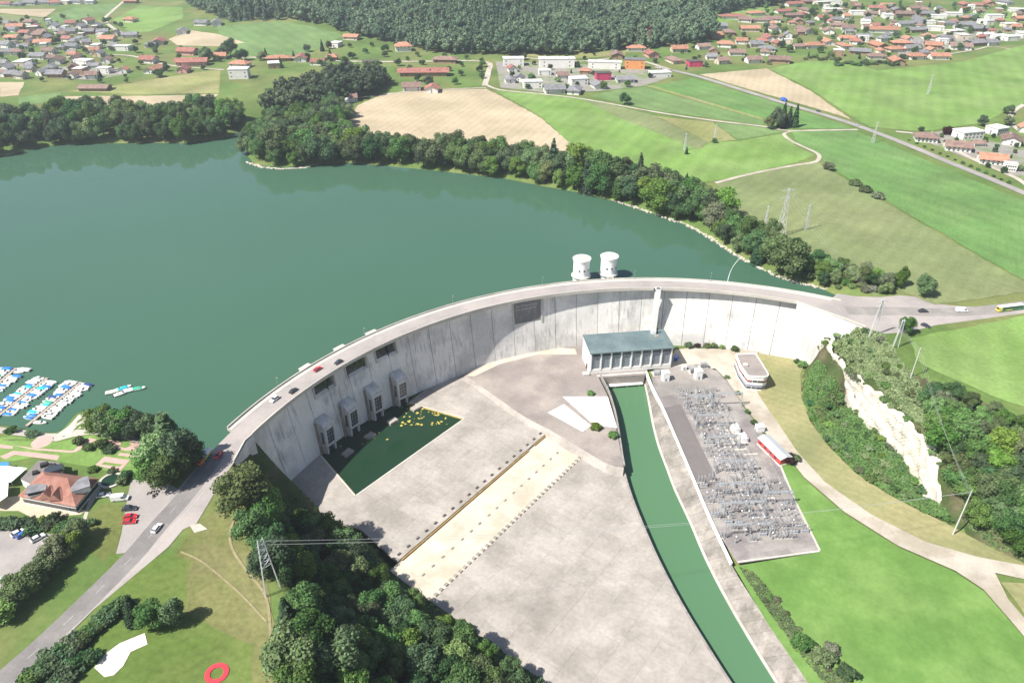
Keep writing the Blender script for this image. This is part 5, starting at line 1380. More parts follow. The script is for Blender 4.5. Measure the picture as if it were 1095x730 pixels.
for i in range(24):
    o = link('seam', seam, rf, (-0.6 + (WL + 1.2) * i / 23, PHD / 2 - 0.3, PHH + 0.84)); o.rotation_euler = (math.atan2(0.62, PHD + 1.8), 0, 0)
NBAY = 8; bw = WL / NBAY
pil = MB().mat(M_white).box((0, 0, PHH / 2 + 1.0), (0.75, 0.9, PHH - 2.6)).mesh('pilaster')
pane = MB().mat(M_pane).box((0, 0, 0), (bw - 0.9, 0.12, PHH - 4.2)).mesh('window')
bars = MB().mat(material('bar_dark', (0.10, 0.11, 0.12), 0.6, 0.1))
for i in range(1, 6): bars.box((-(bw - 0.9) / 2 + (bw - 0.9) * i / 6, -0.1, 0), (0.14, 0.14, PHH - 4.2))
for i in range(1, 8): bars.box((0, -0.11, -(PHH - 4.2) / 2 + (PHH - 4.2) * i / 8), (bw - 0.9, 0.1, 0.14))
bars = bars.mesh('glazing_bars')
drk = MB().mat(M_glass).box((0, -0.07, (PHH - 4.2) * 0.41), (bw - 0.95, 0.06, (PHH - 4.2) * 0.17)).mesh('top_band')  # dark band across the top of each pane
for i in range(NBAY + 1): link('pilaster', pil, ps, (bw * i, 0.1, 0))
for i in range(NBAY):
    w_ = link('window', pane, ps, (bw * (i + 0.5), 0.45, 2.8 + (PHH - 3.5) / 2)); link('glazing_bars', bars, w_); link('top_band', drk, w_)
MB().mat(M_dark).box((-0.7, 6, 1.6), (0.12, 3.0, 3.2)).build('side_door', ps)
MB().mat(M_conc_l).box((-2.6, -0.6, 0.6), (3.6, 3.0, 1.2)).build('loading_ramp', ps)
# tailrace outlet under the front
tl = tag(empty('tailrace_outlet', (at(665, 402.5, ZF).x, at(665, 402.5, ZF).y, ZC), rz0), 'concrete tailrace outlet with walkway and pillars where the canal begins', 'outlet')
Lr = (at(689.5, 400.5, ZF) - at(640, 403.5, ZF)).length
MB().mat(M_conc).box((0, 2.6, 2.5), (Lr + 1, 0.8, 9.2)).build('head_wall', tl)
for i in range(5):
    MB().mat(M_conc if i in (1, 2) else M_conc_o).box((-Lr / 2 + Lr * (i + 0.5) / 5, 2.1, 4.2), (Lr / 5 - 0.3, 0.25, 3.6)).build('gate_panel', tl)
MB().mat(M_white).box((0, -0.4, 1.6), (Lr - 2, 2.2, 0.5)).build('walkway', tl)
for i in range(4):
    MB().mat(M_conc_l).box((-Lr / 2 + 3 + (Lr - 6) * i / 3, -0.2, -1.5), (0.9, 1.6, 6.0)).build('pillar', tl)

# ------------------------------------------------------------------ control building
zr = -26.8
rp_ = [at(*p, zr).to_2d() for p in ((787.5, 379.3), (807.7, 378.3), (814, 388), (820.5, 398.5), (821.5, 400.8), (820.5, 402.3), (817, 403.2), (811, 403), (800.3, 402), (799, 400.5), (795, 395), (791.8, 390.5))]
if area2([tuple(p) for p in rp_]) < 0: rp_.reverse()
cen = sum(rp_, Vector((0, 0))) / len(rp_)
def grow(P, d):
    n = len(P); out = []
    for i in range(n):
        a, b, c = P[i - 1], P[i], P[(i + 1) % n]
        d1 = (b - a).normalized(); d2 = (c - b).normalized()
        n1 = Vector((d1.y, -d1.x)); n2 = Vector((d2.y, -d2.x)); m = (n1 + n2)
        m = m / max(0.5, m.dot(n1)) if m.length > 1e-6 else n1
        out.append(b + m * d)
    return out
cb_ = tag(empty('control_building', (cen.x, cen.y, ZF)), 'white control building with rounded end, blue bands and red blinds', 'building')
loc = [p - cen for p in rp_]
MB().mat(M_wall_w).prism(loc, 0, zr - ZF - 0.25).build('wall', cb_)
rfo = MB().mat(material('roof_gravel', (0.25, 0.22, 0.205), 0.95, 0.12, 0.2, 1.5)).prism(grow(loc, 0.25), zr - ZF - 0.25, zr - ZF + 0.1).build('roof', cb_)
q = grow(loc, 0.3); q2 = grow(loc, -0.15)
mb = MB().mat(M_white)
for i in range(len(q)):
    j = (i + 1) % len(q); mb.prism([q[i], q[j], q2[j], q2[i]], zr - ZF - 0.3, zr - ZF + 0.45)
mb.build('parapet', rfo)
MB().mat(M_conc_l).box((at(797, 391, zr).x - cen.x, at(797, 391, zr).y - cen.y, zr - ZF + 0.7), (2.4, 2.4, 1.1)).build('roof_hatch', rfo)
M_blue = paint('blue_band', (0.10, 0.14, 0.27), 0.5); M_redp = paint('red_blind', (0.42, 0.11, 0.10), 0.7)
qo = grow(loc, 0.05)
for lvl, z0 in enumerate((1.3, 5.6)):
    for i in range(len(qo)):
        a, b = qo[i], qo[(i + 1) % len(qo)]; L_ = (b - a).length; n = max(1, int(L_ / 2.6))
        ang = math.atan2((b - a).y, (b - a).x)
        for k in range(n):
            m_ = a.lerp(b, (k + 0.5) / n)
            kind = 'window' if lvl != 2 else 'window'
            w_ = MB().mat(M_glass if lvl < 2 else M_blue).box((0, 0, 0), (L_ / n * (0.86 if n > 1 else 0.97), 0.14, 1.25 if lvl < 2 else 0.9)).build('window', cb_, (m_.x, m_.y, z0 + 0.5), ang)
            if lvl == 1 and (k + i) % 3 != 1: MB().mat(M_redp).box((0, -0.1, 0.25), (L_ / n * 0.84, 0.1, 0.7)).build('blind', w_)
    mb = MB().mat(M_blue)
    if lvl == 1:
        q3, q4 = grow(loc, 0.1), grow(loc, -0.1)
        for i in range(len(q3)):
            j = (i + 1) % len(q3); mb.prism([q3[i], q3[j], q4[j], q4[i]], 2.9, 3.5)
        mb.build('blue_band', cb_)
# ------------------------------------------------------------------ red shed and small cabins
e1, e2, e3 = at(811, 468, -32), at(835, 491.5, -32), at(822, 465, -32)
ang = math.atan2((e2 - e1).y, (e2 - e1).x); LS = (e2 - e1).length; DS = abs((e3 - e1).to_2d().dot(Vector((-math.sin(ang), math.cos(ang)))))
DS = max(6.0, min(9.0, DS))
sd = tag(empty('shed', (e1.x, e1.y, ZF), ang), 'long red shed with pale grey roof beside the service road', 'shed')
M_red = paint('red_cladding', (0.52, 0.07, 0.06), 0.6); M_groof = material('roof_sheet', (0.40, 0.42, 0.44), 0.5, 0.1, 0.3, 2.0)
sgn = 1
MB().mat(M_red).box((LS / 2, DS / 2, 2.0), (LS, DS, 4.0)).build('wall', sd)
MB().mat(M_white).box((LS / 2, DS / 2, 0.35), (LS + 0.2, DS + 0.2, 0.7)).build('plinth', sd)
rr = MB().mat(M_groof).add([(-0.4, -0.5, 3.9), (LS + 0.4, -0.5, 3.9), (LS + 0.4, DS / 2, 5.0), (-0.4, DS / 2, 5.0), (-0.4, DS + 0.5, 3.9), (LS + 0.4, DS + 0.5, 3.9), (-0.4, -0.5, 4.1), (LS + 0.4, -0.5, 4.1), (LS + 0.4, DS / 2, 5.2), (-0.4, DS / 2, 5.2), (-0.4, DS + 0.5, 4.1), (LS + 0.4, DS + 0.5, 4.1)],
                           [(6, 7, 8, 9), (9, 8, 11, 10), (0, 3, 2, 1), (3, 4, 5, 2), (0, 1, 7, 6), (4, 10, 11, 5), (0, 6, 9, 3), (3, 9, 10, 4), (1, 2, 8, 7), (2, 5, 11, 8)]).build('roof', sd)
for i in range(3): MB().mat(M_white).box((LS * (0.3 + 0.2 * i), DS * 0.35, 5.0), (1.6, 1.2, 0.35)).build('skylight', rr)
for i in range(4): MB().mat(M_glass).box((LS * (0.12 + 0.22 * i), -0.05, 2.4), (1.8, 0.12, 1.0)).build('window', sd)
def cabin(name, p, size, label, rz, m=M_white, roofm=None):
    v = at(p[0], p[1], ZF); t = tag(empty(name, v, rz), label, 'cabin')
    MB().mat(m).box((0, 0, size[2] / 2), size).build('wall', t)
    MB().mat(roofm or m).box((0, 0, size[2] + 0.12), (size[0] + 0.3, size[1] + 0.3, 0.25)).build('roof', t)
    MB().mat(M_steel).box((0, -size[1] / 2 - 0.03, 1.1), (1.1, 0.08, 2.1)).build('door', t)
    return t
RY = math.atan2((at(790, 590, ZF) - at(722, 440, ZF)).y, (at(790, 590, ZF) - at(722, 440, ZF)).x)
cabin('transformer_cabin', (711, 406), (3.8, 3.6, 5.4), 'left white transformer cabin behind the canal wall', rz0)
cabin('transformer_cabin', (746, 404), (3.8, 3.6, 5.4), 'right white transformer cabin with dark shadow', rz0)
cabin('transformer_cabin', (731, 395), (2.6, 2.0, 2.4), 'small white cabin between the two transformer cabins', rz0)
cabin('equipment_cabin', (812, 460), (3.2, 4.0, 3.0), 'small white cabin behind the red shed', RY)
for k, (p, sz, lab) in enumerate((((702, 400), (4.5, 4.5, 1.6), 'pale low enclosure beside the canal head'), ((752, 393), (5, 3, 3.2), 'grey pipework unit behind the right transformer cabin'), ((740, 398), (3.5, 4, 3.4), 'grey radiator unit beside the right transformer cabin'))):
    v = at(p[0], p[1], ZF); t = tag(empty('cooling_unit', v, rz0), lab, 'equipment')
    MB().mat(M_conc_l).box((0, 0, 0.25), (sz[0] + 0.6, sz[1] + 0.6, 0.5)).build('plinth', t)
    MB().mat(M_steel).box((0, 0, sz[2] / 2 + 0.4), (sz[0] * 0.7, sz[1] * 0.7, sz[2])).build('body', t)
    for i in range(5): MB().mat(M_steel).box((-sz[0] * 0.45 + sz[0] * 0.22 * i, -sz[1] * 0.42, sz[2] / 2 + 0.4), (0.2, 0.7, sz[2] * 0.8)).build('fin', t)

# ------------------------------------------------------------------ switchyard
YO = at(729, 433, ZF); yw = (at(797, 583, ZF) - YO).to_2d(); YL = yw.length; yw /= YL; yt = Vector((-yw.y, yw.x))
if yt.x < 0: yt = -yt
def yd(s, t): q = YO.to_2d() + yw * s + yt * t; return Vector((q.x, q.y, ZF + 0.06))
YA = math.atan2(yt.y, yt.x)
M_ins = material('insulator', (0.27, 0.26, 0.26), 0.4, 0.15); M_frame = material('yard_steel', (0.37, 0.39, 0.41), 0.5, 0.12, 0.8, 3.0, metal=0.2)
M_alu = material('aluminium', (0.55, 0.56, 0.57), 0.35, 0.1, metal=0.4)
M_foot = material('foot_concrete', (0.33, 0.31, 0.29), 0.9, 0.15)
def ins(mb, x, y, z0, h, r=0.16):
    mb.lathe([(r * 0.6, z0), (r, z0 + h * 0.1), (r * 0.6, z0 + h * 0.2), (r, z0 + h * 0.35), (r * 0.6, z0 + h * 0.5), (r, z0 + h * 0.65), (r * 0.6, z0 + h * 0.8), (r, z0 + h * 0.9), (r * 0.5, z0 + h)], (x, y), 6)
def mk_disconnector():
    t = empty('disconnector')
    MB().mat(M_foot).box((0, 0, 0.12), (3.6, 1.2, 0.3)).build('plinth', t)
    f = MB().mat(M_frame)
    for x in (-1.5, 0, 1.5): f.box((x, 0, 1.2), (0.22, 0.22, 2.2))
    f.box((0, 0, 2.35), (3.6, 0.3, 0.2)); f.build('frame', t)
    for x in (-1.5, 0, 1.5):
        m = MB().mat(M_ins); ins(m, x, -0.45, 2.4, 1.5); ins(m, x, 0.45, 2.4, 1.5); i_ = m.build('insulator', t)
        MB().mat(M_alu).tube((x, -0.8, 3.95), (x, 0.8, 3.95), 0.09, n=6).build('contact_arm', i_)
    return t
def mk_breaker():
    t = empty('circuit_breaker')
    MB().mat(M_foot).box((0, 0, 0.12), (3.4, 1.6, 0.3)).build('plinth', t)
    MB().mat(M_frame).box((0, 0, 0.95), (3.2, 0.9, 1.3)).build('drive_box', t)
    for x in (-1.2, 0, 1.2):
        m = MB().mat(M_ins); ins(m, x, 0, 1.6, 2.6, 0.24); m.build('pole', t)
    return t
def mk_ct():
    t = empty('instrument_transformer')
    MB().mat(M_frame).box((0, 0, 0.9), (0.5, 0.5, 1.8)).build('stand', t)
    m = MB().mat(M_ins); ins(m, 0, 0, 1.8, 1.7, 0.22); m.build('insulator', t)
    MB().mat(M_alu).lathe([(0.15, 3.4), (0.4, 3.6), (0.4, 4.1), (0.15, 4.3)], n=10).build('head', t)
    return t
def mk_gantry(L_, h):
    t = empty('portal_gantry')
    for x in (-L_ / 2, L_ / 2):
        g = MB().mat(M_frame)
        for s in (-1, 1): g.tube((x, s * 1.1, 0), (x, s * 0.25, h), 0.14, 0.1, 5)
        for k in range(6):
            z = h * k / 6; w0 = 1.1 - 0.85 * k / 6; w1 = 1.1 - 0.85 * (k + 1) / 6
            g.tube((x, -w0, z), (x, w1, h * (k + 1) / 6), 0.06, n=4); g.tube((x, w0, z), (x, -w1, h * (k + 1) / 6), 0.06, n=4)
        g.build('leg', t)
    g = MB().mat(M_frame)
    for s in (-1, 1):
        g.tube((-L_ / 2, s * 0.3, h), (L_ / 2, s * 0.3, h), 0.1, n=5); g.tube((-L_ / 2, s * 0.3, h - 0.7), (L_ / 2, s * 0.3, h - 0.7), 0.1, n=5)
    n = int(L_ / 1.2)
    for k in range(n): g.tube((-L_ / 2 + L_ * k / n, 0.3, h), (-L_ / 2 + L_ * (k + 1) / n, 0.3, h - 0.7), 0.05, n=4)
    b_ = g.build('beam', t)
    for k in range(3):
        m = MB().mat(M_ins); ins(m, -L_ / 4 + L_ / 4 * k, 0, h - 2.0, 1.25, 0.14); m.build('string_insulator', t)
    return t
protos = [mk_disconnector(), mk_breaker(), mk_ct()]
first = [True] * 3
num = ['first', 'second', 'third', 'fourth', 'fifth', 'sixth', 'seventh', 'eighth', 'ninth', 'tenth', 'eleventh', 'twelfth', 'thirteenth', 'fourteenth', 'fifteenth', 'sixteenth', 'seventeenth', 'eighteenth', 'nineteenth', 'twentieth'] + ['%dth' % i for i in range(21, 120)]
random.seed(31)
cnt = {}
def yard_item(k, s, t, rz, lab, grp):
    o = protos[k] if first[k] else copy_tree(protos[k]); first[k] = False
    o.location = yd(s, t); o.rotation_euler = (0, 0, YA + rz)
    tag(o, lab, ['disconnector', 'circuit breaker', 'transformer'][k], grp)
YP = [at(*p, ZF) for p in sub_px]
rows = []
nrow = 33
for r in range(nrow):
    s = -11 + (YL + 9) * r / (nrow - 1)
    t0 = 1.5 if s < 58 else -9; t1 = 24 if s < 8 else 18.5 if s < 45 else 22 if s < 62 else 29
    t = t0 + random.uniform(0, 2); n = 0
    while t < t1:
        k = random.choices((0, 1, 2), (5, 2.5, 3))[0]
        step_ = (4.4, 4.4, 2.6)[k] * random.uniform(0.95, 1.25)
        if random.random() < 0.82 and inside(YP, np.array([yd(s, t).x]), np.array([yd(s, t).y]))[0]:
            n += 1
            yard_item(k, s + random.uniform(-0.8, 0.8), t, random.choice((0, 0, 0, math.pi / 2)), '%s %s from the canal in the %s switchgear row from the power station' % (num[n - 1], ('three pole disconnector', 'circuit breaker', 'slim instrument transformer')[k], num[r]), 'switchgear rows')
        t += step_
for i, (s, t, L_, h) in enumerate([(3, 8, 14, 8.5), (3, 24, 15, 9), (20, 10, 17, 8.5), (38, 10, 17, 8.5), (56, 9, 19, 8.5), (72, 4, 18, 9), (84, 4, 20, 9), (78, 22, 14, 8), (96, 2, 20, 8)]):
    if s > YL + 4: continue
    g = mk_gantry(L_, h); g.location = yd(s, t); g.rotation_euler = (0, 0, YA)
    tag(g, 'grey lattice portal gantry over the switchgear, %s from the power station' % num[i], 'gantry', 'switchyard gantries')
for i in range(7):
    t = 3 + 2.6 * i
    mb = MB().mat(M_alu); n = 12
    for k in range(n): mb.tube(yd(4 + (YL - 10) * k / n, t) + Vector((0, 0, 7.6 - 0.5 * math.sin(math.pi * ((k * 3) % n) / n))), yd(4 + (YL - 10) * (k + 1) / n, t) + Vector((0, 0, 7.6 - 0.5 * math.sin(math.pi * (((k + 1) * 3) % n) / n))), 0.06, n=4)
    tag(mb.build('busbar'), 'long thin busbar over the switchgear, %s from the canal' % num[i], 'busbar', 'busbars')
for p, lab in (((786, 461), 'upper white power transformer in the switchyard'), ((794, 471), 'lower white power transformer in the switchyard')):
    v = at(p[0], p[1], ZF); t = tag(empty('power_transformer', v, RY), lab, 'transformer')
    MB().mat(M_conc_l).box((0, 0, 0.3), (6.2, 4.2, 0.6)).build('plinth', t)
    MB().mat(M_white).box((0, 0, 2.0), (4.2, 2.6, 2.8)).build('tank', t)
    for s in (-1, 1):
        for k in range(6): MB().mat(M_white).box((-1.7 + 0.68 * k, s * 1.7, 1.9), (0.25, 0.8, 2.2)).build('radiator', t)
    MB().mat(M_white).tube((-1.6, 0.6, 4.1), (1.6, 0.6, 4.1), 0.4).build('expansion_tank', t)
    for k in range(3):
        m = MB().mat(M_ins); ins(m, -1.2 + 1.2 * k, -0.5, 3.4, 1.4, 0.2); m.build('bushing', t)
for i, (p, sz) in enumerate((((780, 466), (1.2, 16, 0.5)), ((792, 481), (6, 1.4, 0.5)), ((803, 486), (7, 1.2, 0.5)), ((822, 533), (6, 1.2, 0.4)))):
    v = at(p[0], p[1], ZF + 0.05); t = MB().mat(M_conc_l).box((0, 0, sz[2] / 2), sz, 0, 0.96).box((0, 0, sz[2] + 0.04), (sz[0] * 0.7, sz[1] * 0.7, 0.08)).build('foundation_strip', None, v, RY + math.pi / 2)
    tag(t, 'pale concrete foundation strip in the switchyard, %s from the power station' % num[i], 'foundation', 'switchyard foundations')
# fence between switchyard and red shed
fl = [at(*p, ZF) for p in ((806, 462), (818, 480), (836, 515), (850, 540))]
t = tag(empty('mesh_fence', fl[0]), 'grey mesh fence between the switchyard and the red shed', 'fence'); inv = Matrix.Translation(-fl[0])
pts = resample(fl, 22)
for p in pts:
    o = MB().mat(M_steel).tube(p, p + Vector((0, 0, 2.4)), 0.09, n=5).build('post', t); o.matrix_parent_inverse = inv
mb = MB().mat(M_steel)
for z in (0.4, 0.9, 1.4, 1.9, 2.35):
    for i in range(22): mb.tube(pts[i] + Vector((0, 0, z)), pts[i + 1] + Vector((0, 0, z)), 0.04, n=4)
o = mb.build('wire_mesh', t); o.matrix_parent_inverse = inv

# ------------------------------------------------------------------ houses
ROOF = {'o': (0.38, 0.19, 0.125), 'r': (0.29, 0.125, 0.10), 'b': (0.225, 0.15, 0.125), 'g': (0.19, 0.19, 0.20), 'w': (0.62, 0.61, 0.59), 'd': (0.10, 0.085, 0.08)}
RN = {'o': 'orange', 'r': 'red', 'b': 'brown', 'g': 'grey', 'w': 'white flat', 'd': 'dark'}
for k, c in ROOF.items(): material('roof_' + k, c, 0.9, 0.16, 0.25, 1.5, rnd=0.14, alt=tuple(x * 0.75 for x in c), alt_scale=0.3)
WALLS = {'w': (0.66, 0.64, 0.60), 'c': (0.55, 0.48, 0.38), 't': (0.30, 0.20, 0.13), 'g': (0.45, 0.45, 0.45), 'm': (0.45, 0.05, 0.12), 'a': (0.62, 0.27, 0.10), 'p': (0.55, 0.30, 0.27)}
for k, c in WALLS.items(): material('wall_' + k, c, 0.85, 0.08, 0.3, 2.0, rnd=0.06)
HM = {}
def hmesh(kind, part, col):
    """unit house meshes: footprint 1 x 1 centred, eaves at 0.6, ridge (along x) at 1"""
    key = (kind, part, col)
    if key in HM: return HM[key]
    if part == 'wall':
        mb = MB().mat(MATS['wall_' + col])
        if kind == 'gable':
            mb.add([(-.5, -.5, -.1), (.5, -.5, -.1), (.5, .5, -.1), (-.5, .5, -.1), (-.5, -.5, .6), (.5, -.5, .6), (.5, .5, .6), (-.5, .5, .6), (-.5, 0, .97), (.5, 0, .97)],
                   [(0, 1, 5, 4), (2, 3, 7, 6), (1, 2, 6, 9, 5), (3, 0, 4, 8, 7), (0, 3, 2, 1), (4, 5, 9, 8), (6, 7, 8, 9)])
        else: mb.box((0, 0, .22 if kind == 'hip' else .42), (1, 1, .74 if kind == 'hip' else 1.04))
    else:
        mb = MB().mat(MATS['roof_' + col])
        o = 0.56
        if kind == 'gable':
            mb.add([(-o, -.6, .53), (o, -.6, .53), (o, 0, 1), (-o, 0, 1), (-o, .6, .53), (o, .6, .53), (-o, -.6, .58), (o, -.6, .58), (o, 0, 1.05), (-o, 0, 1.05), (-o, .6, .58), (o, .6, .58)],
                   [(6, 7, 8, 9), (9, 8, 11, 10), (0, 3, 2, 1), (3, 4, 5, 2), (0, 1, 7, 6), (4, 10, 11, 5), (0, 6, 9, 3), (3, 9, 10, 4), (1, 2, 8, 7), (2, 5, 11, 8)])
        elif kind == 'hip':
            mb.add([(-.58, -.6, .55), (.58, -.6, .55), (.58, .6, .55), (-.58, .6, .55), (-.25, 0, 1), (.25, 0, 1), (-.58, -.6, .59), (.58, -.6, .59), (.58, .6, .59), (-.58, .6, .59)],
                   [(0, 3, 2, 1), (0, 1, 7, 6), (1, 2, 8, 7), (2, 3, 9, 8), (3, 0, 6, 9), (6, 7, 5, 4), (7, 8, 5), (8, 9, 4, 5), (9, 6, 4)])
        else: mb.box((0, 0, .97), (1.05, 1.05, .08))
    HM[key] = mb.mesh(part)
    return HM[key]
WIN = MB().mat(M_glass).box((0, 0, 0), (1, 1, 1)).mesh('window'); CHIM = MB().mat(MATS['wall_g']).box((0, 0, 0), (1, 1, 1)).mesh('chimney')
HOUSES = []
def house(v, w, d, h, kind, rc, wc, rz, village, extra='', windows=4, name='house'):
    t = empty(name, v, rz)
    wl_ = link('wall', hmesh(kind, 'wall', wc), t); wl_.scale = (w, d, h)
    r_ = link('roof', hmesh(kind, 'roof', rc), t); r_.scale = (w, d, h)
    if kind != 'flat':
        c = link('chimney', CHIM, t, (w * 0.22, d * 0.12, h * 0.95)); c.scale = (0.8, 0.8, h * 0.3)
    fl = 2 if h > 6 else 1
    for side in (-1, 1):
        # windows on the long side and gable side that can face the camera
        for f_ in range(fl):
            for k in range(windows):
                o = link('window', WIN, t, (-w * 0.36 + w * 0.72 * k / max(1, windows - 1), side * (d / 2 + 0.02), h * (0.16 + 0.27 * f_) if kind != 'flat' else h * (0.25 + 0.4 * f_)))
                o.scale = (min(1.6, w * 0.12), 0.12, 1.3)
            o = link('window', WIN, t, (side * (w / 2 + 0.02), 0, h * (0.16 + 0.27 * f_))); o.scale = (0.12, min(1.5, d * 0.15), 1.3)
    HOUSES.append((t, village, rc, kind, extra, wc, w))
    return t
def place_houses(ox, oy, lst, village, wmul=1.0, seed=1, windows=2):
    rr = random.Random(seed)
    for e in lst:
        zx, zy, w, rc = e[:4]; kind = e[4] if len(e) > 4 else ('flat' if rc == 'w' else 'gable' if rr.random() < 0.7 else 'hip')
        wc = e[5] if len(e) > 5 else rr.choices('wct', (6, 2, 1.5))[0]
        px, py = ox + zx / 3.9036, oy + zy / 3.9036
        v = up(px, py); m = mpp(v)
        W_ = max(8.5, w / 3.9036 * m * wmul)
        h = (e[6] if len(e) > 6 else rr.uniform(7.0, 9.0) if kind != 'flat' else rr.uniform(5.5, 7.5))
        v = up(px, py + 0.42 * h * 0.82 / m); v.z -= 0.1
        d = min(W_ * rr.uniform(0.65, 0.85), 15)
        house(v, W_, d, h, kind, rc, wc, e[7] if len(e) > 7 else rr.choice((0, 0, 1.57)) + rr.uniform(-0.35, 0.35), village, e[8] if len(e) > 8 else '', windows)
left_v = [(68, 115, 60, 'o'), (55, 160, 50, 'o'), (60, 187, 40, 'd'), (38, 218, 45, 'g'), (185, 180, 62, 'o'), (175, 135, 40, 'b'), (130, 95, 40, 'b'), (150, 112, 40, 'r'), (165, 148, 42, 'b'), (230, 112, 42, 'g', 'gable', 'w'), (255, 132, 40, 'g'),
          (300, 100, 40, 'r'), (370, 90, 42, 'r'), (300, 135, 42, 'g'), (340, 112, 42, 'g'), (375, 135, 42, 'g'), (405, 110, 40, 'g'), (432, 135, 42, 'g'), (455, 165, 55, 'o'), (515, 203, 62, 'w'), (545, 148, 55, 'g'), (548, 85, 45, 'o', 'hip', 'c'), (312, 232, 45, 'o'),
          (305, 195, 50, 'g', 'gable', 'w'), (240, 255, 62, 'b'), (165, 237, 60, 'g'), (100, 265, 72, 'w'), (12, 268, 50, 'g'), (55, 312, 50, 'g'), (240, 312, 62, 'g'), (92, 318, 45, 'g'), (355, 265, 65, 'w'), (440, 297, 50, 'w'), (385, 318, 45, 'b'), (520, 295, 40, 'o', 'gable'), (400, 368, 110, 'b', 'gable', 't', 6, 0.0, 'long barn'),
          (625, 252, 62, 'r', 'gable', 'w', 9), (645, 292, 80, 'o'), (665, 175, 70, 'r', 'gable', 'c'), (630, 188, 50, 'g'), (785, 218, 72, 'r', 'gable', 'p', 9), (805, 262, 115, 'r', 'gable', 'p', 9, 0.1), (770, 293, 50, 'r', 'gable', 'p'), (920, 238, 50, 'o', 'gable', 'c'), (1005, 270, 72, 'o', 'hip', 'w', 9), (1003, 312, 75, 'w', 'flat', 'w', 12, 0.1, 'three storey'), (762, 132, 60, 'g', 'gable', 'w'), (845, 98, 50, 'g', 'gable', 'w'), (905, 98, 55, 'g', 'gable', 'w'),
          (20, 18, 60, 'r'), (80, 18, 50, 'g'), (130, 14, 50, 'g'), (180, 12, 50, 'g'), (230, 14, 45, 'r'), (280, 12, 45, 'w'), (380, 10, 60, 'w'), (550, 8, 50, 'o'), (330, 10, 45, 'g'), (480, 195, 45, 'g'), (210, 215, 50, 'b'), (195, 160, 40, 'g'), (285, 165, 40, 'r'), (340, 165, 40, 'g'), (110, 140, 42, 'r'), (30, 190, 45, 'g'), (25, 310, 40, 'b'), (130, 290, 40, 'g'), (75, 220, 42, 'b'), (260, 200, 40, 'g'), (180, 305, 42, 'g'), (310, 285, 42, 'b')]
place_houses(0, 0, left_v, 'the left village', 1.02, 1)
mid_v = [(110, 245, 92, 'o'), (205, 245, 72, 'r'), (90, 274, 55, 'w'), (275, 262, 55, 'r'), (332, 242, 45, 'o'), (415, 157, 60, 'o', 'gable', 'c'), (350, 188, 50, 'w'), (630, 200, 62, 'o', 'hip', 'w', 12, 0.2, 'big white'), (715, 305, 190, 'r', 'gable', 't', 9, 0.05, 'very long'), (805, 252, 92, 'b'), (665, 365, 72, 'b', 'gable', 'w'), (750, 373, 62, 'r'), (410, 412, 52, 'b', 'gable', 'w'), (375, 427, 60, 'w'), (495, 262, 70, 'd', 'flat', 't', 4)]
place_houses(270, 0, mid_v, 'the forest hamlet', 1.0, 2)
ind_v = [(35, 262, 82, 'w', 'flat', 'w', 10, 0.05, 'long banded'), (215, 268, 140, 'w', 'flat', 'w', 12, 0.02, 'big green glazed'), (415, 275, 130, 'w', 'flat', 'w', 9, -0.15, 'wide'), (540, 272, 80, 'g', 'flat', 'a', 12, -0.15, 'orange walled'), (645, 312, 80, 'w', 'flat', 'w', 6, 0.2), (408, 322, 60, 'd', 'flat', 'm', 9, 0.1, 'magenta walled'), (500, 333, 70, 'g', 'gable', 'w'), (390, 357, 62, 'g', 'gable', 'w'), (305, 342, 70, 'w', 'flat', 'w', 8, 0.2), (290, 378, 70, 'g', 'hip', 'w'), (205, 375, 80, 'g', 'gable', 'w'), (115, 355, 75, 'w', 'flat', 'w', 8, 0.1),
         (545, 203, 70, 'o'), (610, 228, 62, 'r', 'gable', 'p'), (465, 232, 70, 'b', 'gable', 't'), (335, 300, 42, 'o'), (725, 207, 62, 'o'), (825, 197, 52, 'b'), (705, 252, 72, 'b'), (790, 268, 56, 'd', 'flat', 'm', 7, 0.1, 'magenta walled'), (920, 187, 62, 'o'), (1020, 122, 72, 'o'), (895, 112, 50, 'g'), (950, 72, 100, 'r'), (1045, 57, 70, 'o'), (1070, 87, 70, 'b'), (935, 137, 55, 'b'), (1075, 172, 55, 'r'), (1045, 188, 52, 'g'), (965, 222, 60, 'b'), (1035, 252, 60, 'b'), (905, 257, 50, 'b'),
         (165, 305, 50, 'w'), (60, 330, 50, 'g'), (20, 335, 45, 'g'), (240, 320, 45, 'b'), (30, 290, 40, 'r'), (870, 215, 45, 'b'), (985, 175, 45, 'o'), (1085, 220, 50, 'b'), (860, 240, 42, 'g'), (1000, 85, 50, 'b'), (880, 150, 42, 'o')]
place_houses(540, 0, ind_v, 'the factory quarter', 1.02, 3)
